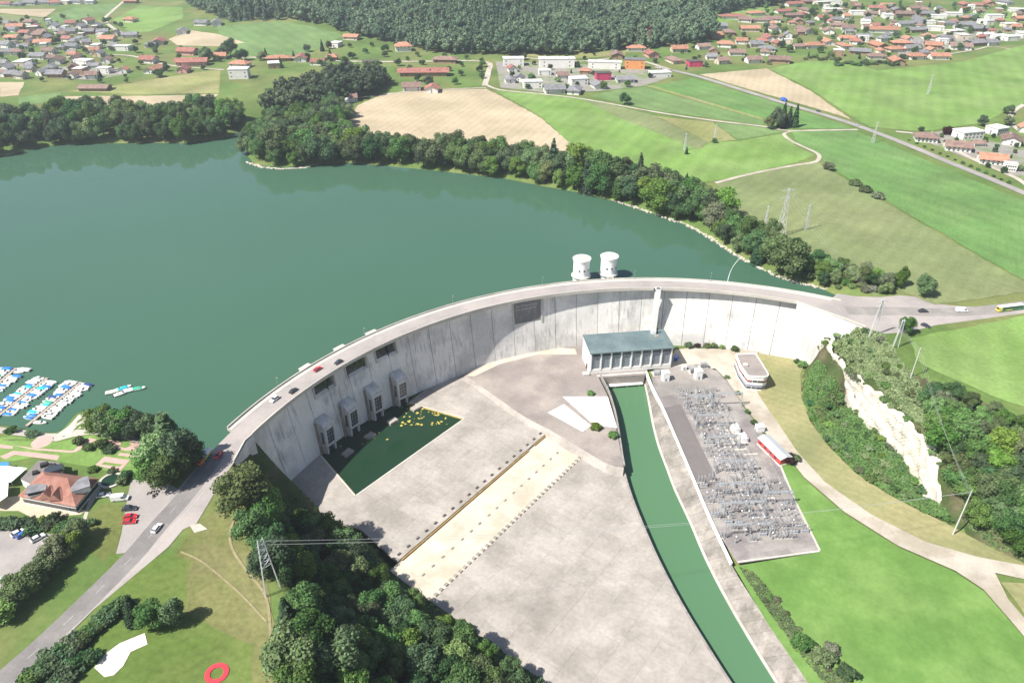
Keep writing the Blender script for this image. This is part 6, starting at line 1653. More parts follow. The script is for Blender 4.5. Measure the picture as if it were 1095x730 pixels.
right_v = [(40, 82, 70, 'b'), (25, 162, 60, 'r'), (90, 50, 70, 'r'), (185, 45, 90, 'b'), (130, 67, 70, 'b'), (175, 127, 80, 'b'), (275, 132, 60, 'b'), (255, 77, 60, 'r'), (50, 122, 60, 'b'), (215, 192, 75, 'o'), (270, 177, 70, 'o'), (340, 192, 65, 'o'), (350, 162, 60, 'o'), (405, 217, 75, 'g'), (480, 192, 80, 'o'), (500, 127, 110, 'o'), (475, 237, 65, 'b'), (578, 182, 70, 'o'), (553, 207, 65, 'o', 'hip', 'c'), (560, 257, 80, 'o'), (640, 237, 65, 'o'), (735, 237, 70, 'o'), (710, 192, 60, 'o'), (825, 197, 75, 'b'), (885, 182, 75, 'g'), (70, 252, 80, 'b'),
           (395, 57, 60, 'w'), (290, 47, 70, 'w'), (245, 17, 60, 'w'), (590, 62, 70, 'b'), (640, 37, 60, 'b'), (475, 37, 60, 'r'), (590, 102, 60, 'g'), (640, 127, 70, 'g'), (720, 122, 60, 'w'), (660, 87, 60, 'g'), (730, 72, 60, 'w'), (795, 62, 60, 'w'), (800, 137, 70, 'w'), (850, 107, 60, 'g'), (900, 122, 60, 'g'), (965, 77, 60, 'w', 'flat', 'w', 9), (1030, 107, 60, 'w'), (1078, 80, 60, 'o'), (990, 157, 60, 'w'), (1032, 162, 60, 'w'), (1082, 147, 60, 'w'), (845, 22, 60, 'r'), (900, 25, 70, 'r'), (945, 15, 60, 'o'), (1010, 12, 60, 'g'), (420, 155, 60, 'g'), (430, 95, 60, 'w'), (320, 110, 60, 'b'), (360, 120, 55, 'b'), (520, 70, 55, 'w'), (690, 155, 55, 'o'), (760, 165, 55, 'g'), (620, 205, 55, 'g'), (680, 60, 55, 'g'), (930, 150, 55, 'w'), (870, 75, 55, 'g'), (930, 95, 55, 'w'), (1060, 45, 55, 'w'), (310, 85, 50, 'g'), (450, 60, 50, 'b'), (150, 90, 60, 'b'), (770, 100, 50, 'g'), (830, 155, 50, 'w'), (950, 180, 50, 'g'), (300, 15, 55, 'w'), (520, 25, 55, 'o'), (20, 205, 60, 'g'), (130, 20, 70, 'r'), (200, 10, 60, 'b'), (690, 95, 50, 'w'), (560, 45, 50, 'g')]
place_houses(815, 0, right_v, 'the right village', 1.02, 4)
def infill(px_poly, n, spacing, cols, village, seed):
    rr = random.Random(seed); P = [up(*p) for p in px_poly]; xs = [p.x for p in P]; ys = [p.y for p in P]
    have = [(o.location.x, o.location.y) for o, *_ in HOUSES]; k = 0
    for _ in range(6000):
        if k >= n: break
        x, y = rr.uniform(min(xs), max(xs)), rr.uniform(min(ys), max(ys))
        if not inside(P, np.array([x]), np.array([y]))[0] or min((a_ - x) ** 2 + (b_ - y) ** 2 for a_, b_ in have) < spacing ** 2: continue
        have.append((x, y)); k += 1; rc = rr.choice(cols); kind = 'flat' if rc == 'w' else rr.choice(('gable', 'gable', 'hip')); w = rr.uniform(10, 16)
        house(Vector((x, y, float(h_up(x, y)) - 0.1)), w, w * rr.uniform(0.65, 0.85), rr.uniform(6.5, 9), kind, rc, rr.choice('wwwct'), rr.choice((0, 1.57)) + rr.uniform(-0.35, 0.35), village, '', 2)
infill([(820, 16), (900, 6), (1000, 6), (1095, 14), (1095, 42), (1030, 52), (960, 66), (900, 62), (850, 58), (822, 66)], 62, 21, 'obbrggww', 'the right village', 11)
infill([(0, 26), (60, 24), (110, 26), (130, 42), (120, 66), (80, 84), (0, 84)], 30, 21, 'gggbow', 'the left village', 12)
near_v = [(680, 575, 95, 'b', 'hip', 'w', 8, -0.3, 'leftmost'), (855, 562, 120, 'w', 'flat', 'w', 7, 0.25, 'wide white'), (812, 612, 110, 'b', 'gable', 'w', 8, -0.35, 'long row'), (975, 547, 80, 'w', 'flat', 'w', 7, 0.4, 'box shaped'), (1035, 585, 100, 'b', 'gable', 'w', 8, 1.1, 'steep'), (955, 665, 115, 'o', 'gable', 'w', 8, -0.35, 'long front'), (1028, 700, 55, 'w', 'flat', 'w', 7, -0.35, 'small white'), (1092, 537, 60, 'o', 'gable', 'w'), (900, 600, 55, 'b', 'gable', 'w', 5)]
place_houses(815, 0, near_v, 'the roadside row', 0.85, 5, 5)
grp = {}
for t, vil, rc, kind, ex, wc, w in HOUSES: grp.setdefault((vil, rc, kind, ex, wc), []).append(t)
WN = {'w': 'white', 'c': 'cream', 't': 'timber', 'g': 'grey', 'm': 'magenta', 'a': 'orange', 'p': 'pink'}
for (vil, rc, kind, ex, wc), L_ in grp.items():
    L_.sort(key=lambda o: o.location.x / o.location.y)
    for i, o in enumerate(L_):
        base = '%s%s house with %s %s' % ((ex + ' ') if ex else '', WN[wc], RN[rc] if kind != 'flat' else ('dark' if rc == 'd' else 'grey' if rc == 'g' else 'white'), {'gable': 'gable roof', 'hip': 'hipped roof', 'flat': 'flat roof'}[kind])
        tag(o, base + ((', %s from left' % num[i]) if len(L_) > 1 else '') + ' in ' + vil, 'house', 'houses of ' + vil)
random.seed(41)
# garden trees among the houses
HP = np.array([[o.location.x, o.location.y] for o, *_ in HOUSES])
def gardens(px_poly, spacing, h0, h1, where):
    k = 0
    for v in scatter(px_poly, spacing):
        if np.min(np.hypot(HP[:, 0] - v.x, HP[:, 1] - v.y)) < 8: continue
        h = random.uniform(h0, h1)
        c = random.choices((BROAD, DARK, OLIVE, CONIF, LIGHT), (3, 4, 1, 1.2, 1))[0]
        lk_ = LOOK.get(id(c), 'dark pointed')
        tree(v, h, c, '%s %s garden tree among the houses of the %s' % ('tall' if h > (h0 + h1) / 2 else 'small', lk_, where), 'garden trees of the ' + where, 1.2, 'garden_tree', trunk=TRUNK_S if c is CONIF else None)
gardens([(0, 24), (60, 20), (125, 22), (160, 50), (200, 52), (236, 60), (236, 75), (150, 88), (120, 92), (0, 86)], 34, 5, 10, 'left village')
gardens([(270, 60), (300, 58), (420, 42), (440, 60), (520, 64), (516, 90), (440, 92), (430, 76), (290, 74)], 32, 6, 11, 'hamlet below the forest')
gardens([(535, 62), (640, 58), (720, 46), (800, 30), (820, 68), (720, 76), (690, 90), (620, 102), (540, 94)], 33, 4, 9, 'roadside quarter below the forest')
gardens([(815, 8), (960, 4), (1095, 12), (1095, 40), (1030, 55), (960, 72), (900, 70), (850, 60), (820, 70)], 34, 5, 11, 'right hand village')
gardens([(980, 140), (1095, 150), (1095, 196), (1060, 182)], 18, 3, 5.5, 'roadside row on the right')
for i in range(14):
    a = up(972 + i * 8.2, 150.5 + i * 3.5); shrub(a, random.uniform(1.6, 2.4), 'dark', 'small round bush in the row along the main road, %s from the left' % num[i], 'bushes along the main road', 1.3)
# hedge bushes at village edges
for i in range(26):
    a = up(862 + i * 4.6 + random.uniform(-1, 1), 62 + (6 if 6 < i < 22 else 0) + random.uniform(-1, 3)); shrub(a, random.uniform(3.5, 6), random.choice(('dark', 'green', 'olive')), 'bush in the hedge where the right hand village meets the green field', 'hedge of the right hand village', 1.5)
# red crane and building site mast
for p, h, c, lab in (((693, 50), 24, (0.5, 0.08, 0.06), 'thin red tower crane at the forest edge'), ((105, 72), 22, (0.5, 0.28, 0.08), 'thin orange crane in the left village')):
    v = up(*p); m = paint('crane_' + lab[5:8], c, 0.5); t = tag(empty('tower_crane', v), lab, 'crane')
    mb = MB().mat(m)
    for sx in (-.6, .6):
        for sy in (-.6, .6): mb.tube((sx, sy, 0), (sx, sy, h), 0.16, n=4)
    for k in range(12): mb.tube((-.6, -.6, h * k / 12), (.6, -.6, h * (k + 1) / 12), 0.1, n=4)
    mb.build('mast', t)
    j = MB().mat(m)
    for y in (-.4, .4): j.tube((-5, y, h), (6, y, h + 5), 0.14, n=4)
    j.build('jib', t)
    MB().mat(M_conc).box((-5, 0, h - 0.6), (2, 1.2, 1.6)).build('counterweight', t)
    MB().mat(M_glass).box((0.9, 0, h - 1), (1.2, 1.2, 1.6)).build('cab', t)

# ------------------------------------------------------------------ restaurant, terrace, minigolf
re_ = tag(empty('restaurant', at(60, 528, 0)), 'lakeside restaurant with large brown red hipped roof and grey dormers', 'restaurant')
ri = Matrix.Translation(-re_.location)
def rpart(mb, nm, par=None):
    o = mb.build(nm, par or re_)
    o.matrix_parent_inverse = ri if par is None else Matrix.Identity(4)
    return o
ez, rz_ = 4.2, 9.2
E4 = [at(19.2, 529.9, ez), at(80.8, 541.5, ez), at(105.5, 511.4, ez), at(46, 503, ez)]
R2_ = [at(47.5, 507.5, rz_), at(72, 510.5, rz_)]
M_tile = material('roof_tile', (0.25, 0.118, 0.09), 0.9, 0.15, 0.3, 2.0, alt=(0.30, 0.155, 0.12), alt_scale=0.15)
vs = [tuple(p) for p in E4] + [tuple(p) for p in R2_] + [(p.x, p.y, p.z - 0.35) for p in E4]
roof_o = rpart(MB().mat(M_tile).add(vs, [(0, 1, 5, 4), (1, 2, 5), (2, 3, 4, 5), (3, 0, 4), (6, 7, 1, 0), (7, 8, 2, 1), (8, 9, 3, 2), (9, 6, 0, 3), (9, 8, 7, 6)]), 'roof')
ctr = sum((p for p in E4), Vector()) / 4
inn = [ctr + (p - ctr) * 0.93 for p in E4]
rpart(MB().mat(M_wall_w).prism([(p.x, p.y) for p in inn], -0.3, ez - 0.36), 'wall')
def on_roof(px, py): return at(px, py, 6.6)
for (px, py), rzz, sz in (((39.5, 522.5), 0.35, (7, 5, 2.2)), ((86, 518.5), -1.0, (7, 6.5, 2.4))):
    p = on_roof(px, py); dm = rpart(MB().mat(M_wall_w).box((p.x, p.y, p.z - 0.7), (sz[0] - 0.8, sz[1] - 0.8, sz[2]), rzz), 'dormer')
    MB().mat(MATS['roof_g']).box((p.x, p.y, p.z + sz[2] / 2 - 0.6), (sz[0], sz[1], 0.3), rzz).build('dormer_roof', dm)
    d_ = Vector((math.sin(rzz), -math.cos(rzz), 0)) * (sz[1] / 2 - 0.38)
    MB().mat(M_glass).box((p.x + d_.x, p.y + d_.y, p.z - 0.3), (sz[0] - 1.6, 0.2, 1.2), rzz).build('window', dm)
for px, py in ((50.5, 526), (60, 527.5)):
    p = on_roof(px, py); MB().mat(M_tile).add([(p.x - 2.6, p.y - 2.2, p.z - 1.6), (p.x + 2.6, p.y - 2.2, p.z - 1.6), (p.x, p.y - 2.0, p.z + 1.4), (p.x, p.y + 3.0, p.z + 1.2), (p.x - 2.4, p.y + 0.5, p.z - 0.6), (p.x + 2.4, p.y + 0.5, p.z - 0.6)],
        [(0, 1, 2), (0, 2, 3, 4), (1, 5, 3, 2)]).build('gablet', roof_o)
for i in range(12):
    p = inn[0].lerp(inn[1], (i + 0.5) / 12); d_ = (inn[1] - inn[0]).normalized(); n_ = Vector((d_.y, -d_.x, 0))
    rpart(MB().mat(M_glass).box((p.x + n_.x * 0.05, p.y + n_.y * 0.05, 1.6), (1.7, 0.14, 1.7), math.atan2(d_.y, d_.x)), 'window')
for i in range(8):
    p = inn[1].lerp(inn[2], (i + 0.5) / 8); d_ = (inn[2] - inn[1]).normalized(); n_ = Vector((d_.y, -d_.x, 0))
    rpart(MB().mat(M_glass).box((p.x + n_.x * 0.05, p.y + n_.y * 0.05, 1.6), (1.7, 0.14, 1.6), math.atan2(d_.y, d_.x)), 'window')
an = tag(empty('restaurant_annex', at(40, 505, 0)), 'flat grey roofed annex with roof plant behind the restaurant', 'building')
ai = Matrix.Translation(-an.location)
q = [at(*p, 4) for p in ((22, 512), (41, 492), (64, 494), (65, 503), (47, 508), (35, 518))]
o = MB().mat(M_wall_w).prism([(p.x, p.y) for p in q], -0.2, 3.8).build('wall', an); o.matrix_parent_inverse = ai
ar = MB().mat(material('felt_roof', (0.17, 0.155, 0.145), 0.95, 0.15, 0.3)).prism([(p.x, p.y) for p in q], 3.8, 4.05).build('roof', an); ar.matrix_parent_inverse = ai
for (px, py), s in (((48, 498), (3, 2, 1.4)), ((56, 499), (3, 2, 1.0)), ((58, 503), (7, 4, 1.2)), ((38, 506), (2, 2, 1))):
    p = at(px, py, 4.05); o = MB().mat(M_glass if s[0] > 5 else M_dark).box((p.x, p.y, 4.05 + s[2] / 2), s, 0.5, 0.9).build('roof_unit', ar)
te = tag(empty('terrace_canopy', at(10, 512, 0)), 'white terrace canopy at the left frame edge beside the restaurant', 'canopy')
ti = Matrix.Translation(-te.location)
for i, qp in enumerate((((-30, 518), (-6, 498), (9, 498), (29, 500), (12, 515)), ((-30, 534), (-12, 517), (9, 516), (8, 530), (-6, 540)))):
    q = [at(*p, 3.2 + i * 0.5) for p in qp]
    o = MB().mat(M_white).prism([(p.x, p.y) for p in q], 3.0 + i * 0.5, 3.2 + i * 0.5).build('sheet', te); o.matrix_parent_inverse = ti
    for p in q:
        c_ = sum(q, Vector()) / len(q); p = p.lerp(c_, 0.06)
        o = MB().mat(M_steel).tube((p.x, p.y, -0.2), (p.x, p.y, 3.1 + i * 0.5), 0.08, n=6).build('post', te); o.matrix_parent_inverse = ti
q = [at(*p, 2.6) for p in ((-4, 494), (10, 494), (8, 501), (-4, 502))]
t = tag(empty('blue_awning', at(3, 500, 0)), 'small blue awning behind the white terrace canopy', 'awning')
o = MB().mat(paint('blue_cloth', (0.04, 0.22, 0.62), 0.7)).prism([(p.x, p.y) for p in q], 2.5, 2.65).build('cloth', t); o.matrix_parent_inverse = Matrix.Translation(-t.location)
for p in q:
    o = MB().mat(M_steel).tube((p.x, p.y, -0.2), (p.x, p.y, 2.5), 0.06, n=5).build('post', t); o.matrix_parent_inverse = Matrix.Translation(-t.location)
gv = lambda X, Y: np.array([gz(a_, b_) for a_, b_ in zip(X, Y)])
def on_bank(name, pts, off, m, lab, cat):
    return drape(name, [hit(*p) for p in pts], off, m, lab, cat, cell=2.6, zfun=gv)
M_sand = material('sand_paving', (0.46, 0.39, 0.29), 0.95, 0.1, 0.2, 1.5); M_pink = material('pink_paving', (0.46, 0.30, 0.265), 0.9, 0.1, 0.3, 2.0, rnd=0.06); M_path = material('pale_path', (0.44, 0.40, 0.35), 0.95, 0.12, 0.2, 1.5)
flat('terrace', [at(*p) for p in ((-20, 536), (18, 530), (80, 544), (92, 545), (86, 550), (52, 552), (40, 556), (20, 546), (-20, 546))], 0.05, M_sand, 'sandy terrace along the front of the restaurant', 'terrace')
flat('path', [at(*p) for p in ((93, 541), (99, 520), (108, 513), (112, 515), (96, 543), (90, 562), (86, 562))], 0.055, M_path, 'grey path round the side of the restaurant', 'path')
on_bank('beach_path', [(-20, 455), (25, 459.5), (45, 463), (62, 463.5), (74, 455), (84, 443.5), (93, 440.5), (101, 441), (99, 446), (96, 449), (112, 455), (140, 465), (157, 471), (156, 475), (120, 468), (98, 464), (78, 467), (60, 472), (30, 467), (-20, 461)], 0.12, M_path, 'pale sandy path along the marina shore', 'path')
lanes = [[(0, 475), (14, 477), (14, 480), (0, 479)], [(0, 488), (14, 482), (30, 483), (64, 487), (61, 492), (30, 488), (16, 486), (6, 491)], [(14, 476), (36, 479), (78, 482), (86, 475), (96, 468), (104, 470), (94, 475), (82, 483), (76, 484), (36, 481)],
         [(110, 472), (120, 470), (130, 473), (128, 478), (135, 479), (139, 473), (150, 474), (147, 481), (136, 482), (124, 480)], [(128, 484), (146, 486), (145, 489), (126, 487)], [(112, 488), (139, 492), (133, 499), (128, 504), (102, 497)]]
for i, q in enumerate(lanes):
    o = on_bank('minigolf_lane', q, 0.10 + 0.01 * i, M_pink, 'pink paved minigolf lanes on the lawn, %s patch from the left' % num[i], 'paving')
on_bank('lawn_inset', [(112, 494), (131, 496.5), (128, 499), (108, 496.5)], 0.17, G_bright, 'grass inset in the pink minigolf paving', 'lawn')
def disc(p, rx, m, nm, lab, cat, off=0.1):
    v = hit(*p); t = MB().mat(m).prism([(rx * math.cos(i / 20 * 6.283), rx * math.sin(i / 20 * 6.283)) for i in range(20)], -0.3, off).build(nm, None, v)
    return tag(t, lab, cat, kind='structure')
disc((45, 472.5), 4.2, M_pink, 'round_paving', 'round pink paved circle on the lakeside lawn', 'paving', 0.16)
on_bank('lawn', [(-20, 462), (30, 468), (60, 473), (98, 465), (120, 469), (156, 476), (150, 500), (140, 512), (128, 508), (104, 500), (66, 494), (40, 488), (20, 492), (-20, 496)], 0.06, G_bright, 'green lakeside lawn with the minigolf', 'lawn')
pd = tag(empty('garden_pond', hit(119, 514)), 'round garden pond with pale rim beside the restaurant', 'pond')
MB().mat(M_path).lathe([(4.6, -0.2), (4.6, 0.5), (3.6, 0.5), (3.6, 0.1)], n=26).build('rim', pd)
MB().mat(M_pool).lathe([(3.6, -0.1), (3.6, 0.25)], n=26).build('water', pd)
on_bank('dry_lawn', [(98, 546), (112, 538), (131, 540), (131, 560), (124, 592), (110, 600), (92, 585), (88, 565)], 0.05, G_oliv, 'dry patchy lawn between restaurant and parking bay', 'lawn')
sp = [at(*p) for p in ((101, 714), (112, 700), (128, 688), (155, 677), (158, 689), (140, 697), (132, 712), (122, 722), (112, 724))]
sp = [p.to_2d() for p in sp]
flat('sand_patch', sp, 0.30, material('white_sand', (0.62, 0.57, 0.49), 0.95, 0.1, 0.3, 1.5), 'white sand patch on the lawn beside the hedge', 'sand')
v = at(232, 720, 0.0); t = MB().mat(paint('red_ring', (0.62, 0.03, 0.05), 0.7)).lathe([(2.0, 0.1), (2.0, 0.40), (3.5, 0.40), (3.5, 0.1)], n=36)
t.f = t.f[:-2]; t.m = t.m[:-2]
tag(t.build('landing_ring', None, v), 'bright red ring lying on the mown meadow', 'ring')
for cl, w, lab in (([(255, 545), (246, 570), (250, 590), (265, 612), (285, 640), (290, 690)], 0.9, 'worn footpath across the meadow along the trees'), ([(193, 590), (215, 600), (240, 620), (262, 640), (285, 665)], 0.7, 'narrow brown track across the meadow')):
    drape('footpath', ribbon(smooth_line([up(*p).to_2d() for p in cl]), w), 0.30, material('bare_soil', (0.25, 0.215, 0.12), 0.95, 0.2, 0.3), lab, 'path', cell=5)
drape('gravel_patch', pup([(203, 562), (214, 560), (222, 566), (208, 570)]), 0.31, M_path, 'pale gravel patch at the meadow gate', 'path', cell=5)

# ------------------------------------------------------------------ vehicles
M_tyre = material('tyre', (0.02, 0.02, 0.02), 0.9, 0.1); M_hub = paint('hub', (0.4, 0.4, 0.42), 0.4)
PAINTS = {'white': (0.75, 0.75, 0.74), 'dark': (0.03, 0.035, 0.045), 'red': (0.55, 0.02, 0.03), 'blue': (0.03, 0.12, 0.5), 'silver': (0.42, 0.43, 0.45), 'grey': (0.12, 0.13, 0.14), 'orange': (0.75, 0.20, 0.03), 'yellow': (0.75, 0.6, 0.08), 'green': (0.02, 0.25, 0.07)}
for k, c in PAINTS.items(): paint('car_' + k, c, 0.25, 0.6)
def wheel(t, x, y, r=0.33):
    w = MB().mat(M_tyre).tube((x, y - 0.11, r), (x, y + 0.11, r), r, n=14).build('wheel', t)
    MB().mat(M_hub).tube((x, y - 0.125, r), (x, y + 0.125, r), r * 0.55, n=10).build('rim', w)
def side_prism(mb, prof, w, inset=0.0):
    """side outline (x, z) stretched across the car's width; upper points pulled in"""
    n = len(prof); zmax = max(p[1] for p in prof); zmin = min(p[1] for p in prof)
    def ww(z): return w / 2 - inset * (z - zmin) / max(1e-6, zmax - zmin)
    return mb.add([(x, -ww(z), z) for x, z in prof] + [(x, ww(z), z) for x, z in prof], [tuple(range(n)), tuple(range(2 * n - 1, n - 1, -1))] + [(i, n + i, n + (i + 1) % n, (i + 1) % n) for i in range(n)])
def car(col, L_=4.4, w=1.8, h=1.45, name='car'):
    t = empty(name); m = MATS['car_' + col]
    side_prism(MB().mat(m), [(-L_ / 2, 0.35), (L_ / 2 - 0.05, 0.3), (L_ / 2, 0.62), (L_ / 2 - 0.25, 0.78), (L_ * 0.22, 0.92), (-L_ * 0.36, 0.95), (-L_ / 2 + 0.05, 0.85)], w, 0.06).build('body', t)
    side_prism(MB().mat(M_glass), [(-L_ * 0.44, 0.94), (L_ * 0.23, 0.91), (L_ * 0.08, h - 0.06), (-L_ * 0.26, h - 0.04)], w - 0.14, 0.2).build('windows', t)
    side_prism(MB().mat(m), [(-L_ * 0.29, h - 0.07), (L_ * 0.085, h - 0.08), (L_ * 0.06, h), (-L_ * 0.25, h)], w - 0.46, 0.04).build('roof', t)
    for x in (-L_ * 0.3, L_ * 0.3):
        for y in (-w / 2 + 0.1, w / 2 - 0.1): wheel(t, x, y)
    for y in (-w / 2 + 0.3, w / 2 - 0.3):
        MB().mat(M_white).box((L_ / 2 - 0.08, y, 0.64), (0.12, 0.34, 0.16)).build('headlight', t)
        MB().mat(MATS['car_red']).box((-L_ / 2 + 0.05, y, 0.74), (0.1, 0.3, 0.16)).build('tail_light', t)
    return t
def van(col, L_=5.6):
    t = empty('van'); m = MATS['car_' + col]
    side_prism(MB().mat(m), [(-L_ / 2, 0.4), (L_ / 2, 0.4), (L_ / 2, 0.95), (L_ * 0.36, 1.15), (L_ * 0.25, 2.3), (-L_ / 2, 2.35)], 2.0, 0.12).build('body', t)
    side_prism(MB().mat(M_glass), [(L_ * 0.12, 1.3), (L_ * 0.345, 1.25), (L_ * 0.262, 2.05), (L_ * 0.12, 2.05)], 1.96, 0.06).build('windows', t)
    for x in (-L_ * 0.3, L_ * 0.3):
        for y in (-0.9, 0.9): wheel(t, x, y, 0.36)
    return t
def heading(p, q, z=0):
    a, b = at(*p, z), at(*q, z); return math.atan2(b.y - a.y, b.x - a.x)
cars = {}
def put(kind, col, p, hd, z, label, grp=None, sc=1.0):
    key = (kind, col)
    if key not in cars: cars[key] = o = van(col) if kind == 'van' else car(col, *((4.9, 1.85, 1.75) if kind == 'estate' else (4.4, 1.8, 1.45)))
    else: o = copy_tree(cars[key])
    v = at(p[0], p[1], z); o.location = (v.x, v.y, z); o.rotation_euler = (0, 0, hd); o.scale = (sc, sc, sc)
    tag(o, label, 'van' if kind == 'van' else 'car', grp)
def crest_pos(px, py):
    v = at(px, py, 0.2); a = math.degrees(math.atan2(v.y - DC.y, v.x - DC.x)); return a
g1 = 'cars on the dam crest'
for px, py, col, dr, lab in ((294, 427.5, 'white', 1, 'white car on the dam crest, nearest the left bank'), (314, 418.5, 'dark', -1, 'dark car on the dam crest behind the white car'), (340, 395.5, 'red', -1, 'red car on the dam crest above the first overflow bays'), (362, 388, 'dark', 1, 'dark car on the dam crest ahead of the red car'), (703, 310.5, 'dark', 1, 'dark car on the dam crest beside the lift tower')):
    a = crest_pos(px, py); put('estate' if col == 'white' else 'car', col, (px, py), R(a) + math.pi / 2 * dr, 0.2, lab, g1, 1.1)
hdr = heading((232, 486), (170, 562))
put('car', 'red', (234, 487.5), hdr, 0.2, 'red car passing the orange tanker at the left dam end', None, 1.1)
put('car', 'white', (168, 565.5), hdr + math.pi, 0.2, 'white car driving alone on the left bank road', None, 1.1)
for p, col, kind, hd, lab in [((139, 544.5), 'dark', 'estate', 0.1, 'dark car parked beside the two red cars'), ((140, 553), 'red', 'car', 0.1, 'upper one of two red cars in the parking bay'), ((139, 558.5), 'red', 'car', 0.1, 'lower one of two red cars in the parking bay'), ((129, 534), 'white', 'van', 0.15, 'white camper van parked behind the restaurant'), ((111, 530.5), 'white', 'car', 0.2, 'white car parked close to the restaurant wall'),
                              ((20, 570.5), 'white', 'car', 0.9, 'white car beside the blue car in the parking lot'), ((25.5, 572), 'blue', 'car', 0.9, 'bright blue car in the parking lot'), ((41, 576), 'white', 'car', 0.9, 'white car in the middle of the parking lot edge'), ((54.5, 578), 'silver', 'estate', 0.9, 'pale car at the right end of the parking lot'), ((3, 621), 'silver', 'car', 0.2, 'silver car at the left frame edge of the parking lot'),
                              ((987, 333.5), 'dark', 'estate', 0.05, 'dark car on the right bank road behind the round tree'), ((989.5, 349), 'dark', 'car', -0.8, 'dark car parked on the right bank lay-by'), ((1028, 333), 'white', 'van', 0.0, 'white van following the green bus')]:
    put(kind, col, p, hd, 0.21 if p[0] > 900 else 0.08, lab, None, 1.12)
v = at(723, 383.5, ZF); put('van', 'blue', (723, 383.5), 1.2, ZF + 0.05, 'blue van parked in the shade beside the power station')
for p, col, lab in (((875, 120), 'dark', 'dark car on the main road between the fields'), ((916, 134.5), 'silver', 'grey car at the farm track turning')):
    v = up(*p); put('car', col, p, heading((830, 108), (900, 129)), 0, lab, 'cars on the main road', 1.2); o = [o for o in bpy.data.objects if o.get('label') == lab][0]; o.location = (v.x, v.y, v.z + 0.36)
# blue lorry far away, tanker lorry, bus, motorbikes
def lorry(cab, body, kind, L_=8.0):
    t = empty('lorry')
    side_prism(MB().mat(MATS['car_' + cab]), [(L_ / 2 - 2.2, 0.6), (L_ / 2, 0.6), (L_ / 2, 1.7), (L_ / 2 - 0.25, 2.8), (L_ / 2 - 2.2, 2.85)], 2.4, 0.08).build('cab', t)
    MB().mat(M_glass).box((L_ / 2 - 0.06, 0, 2.1), (0.16, 2.0, 0.8)).build('windscreen', t)
    MB().mat(M_dark).box((-0.6, 0, 0.8), (L_ - 1.4, 1.0, 0.3)).build('chassis', t)
    if kind == 'tank':
        MB().mat(MATS['car_white']).tube((-L_ / 2, 0, 2.1), (L_ / 2 - 2.6, 0, 2.1), 1.15, n=18).build('tank', t)
        MB().mat(MATS['car_' + body]).box((-0.9, 0, 1.1), (L_ - 2.6, 2.3, 0.5)).build('tank_cradle', t)
    else: MB().mat(MATS['car_' + body]).box((-1.2, 0, 2.2), (L_ - 2.6, 2.45, 2.6)).build('cargo_box', t)
    for x in (-L_ * 0.36, -L_ * 0.2, L_ * 0.34):
        for y in (-1.1, 1.1): wheel(t, x, y, 0.48)
    return t
t = lorry('orange', 'yellow', 'tank', 8.6); v = at(219, 491, 0.2); t.location = v; t.rotation_euler = (0, 0, hdr); tag(t, 'orange tanker lorry with yellow and white tank at the left dam end', 'lorry')
t = lorry('blue', 'blue', 'box', 8); v = up(838, 108.5); t.location = (v.x, v.y, v.z + 0.36); t.rotation_euler = (0, 0, heading((830, 108), (900, 129))); tag(t, 'blue lorry on the main road above the tall trees', 'lorry')
bs = empty('bus'); BL = 16.0
side_prism(MB().mat(MATS['car_green']), [(-BL / 2, 0.45), (BL / 2, 0.45), (BL / 2, 1.3), (BL / 2 - 0.15, 3.0), (-BL / 2 + 0.1, 3.0)], 2.55, 0.06).build('body', bs)
MB().mat(MATS['car_white']).box((0, 0, 3.08), (BL - 0.2, 2.4, 0.24)).build('roof', bs)
MB().mat(MATS['car_yellow']).box((-BL / 2 + 0.9, 0, 1.75), (1.9, 2.6, 2.52)).build('front_panel', bs)
for s in (-1, 1):
    for k in range(9): MB().mat(M_glass).box((-BL / 2 + 2.6 + k * 1.52, s * 1.245, 2.1), (1.32, 0.12, 0.95)).build('window', bs)
    MB().mat(MATS['car_yellow']).box((-1.5, s * 1.28, 0.95), (4.0, 0.06, 0.55)).build('stripe', bs)
MB().mat(M_glass).box((-BL / 2 - 0.04, 0, 2.1), (0.12, 2.2, 1.2)).build('windscreen', bs)
for x in (-BL * 0.34, BL * 0.05, BL * 0.33):
    for y in (-1.15, 1.15): wheel(bs, x, y, 0.5)
v = at(1079, 331.5, 0.21); bs.location = v; bs.rotation_euler = (0, 0, heading((1062, 333), (1096, 329))); tag(bs, 'green and yellow bus with white roof at the right frame edge', 'bus')
for i, p in enumerate(((160, 528), (163.5, 526.5), (166.5, 529.5), (168.5, 526), (164, 531))):
    t = tag(empty('motorbike', at(p[0], p[1], 0.07), 0.6 + 0.3 * i), 'dark motorbike in the cluster below the roadside trees, %s from the left' % num[i], 'motorbike', 'parked motorbikes')
    MB().mat(MATS['car_dark']).box((0, 0, 0.75), (1.1, 0.32, 0.4), 0, 0.7).build('body', t); MB().mat(M_dark).box((-0.25, 0, 0.98), (0.7, 0.28, 0.12)).build('saddle', t)
    MB().mat(M_steel).tube((0.5, -0.35, 1.1), (0.5, 0.35, 1.1), 0.03, n=5).build('handlebar', t)
    for x in (-0.7, 0.7): MB().mat(M_tyre).tube((x, -0.07, 0.32), (x, 0.07, 0.32), 0.32, n=14).build('wheel', t)

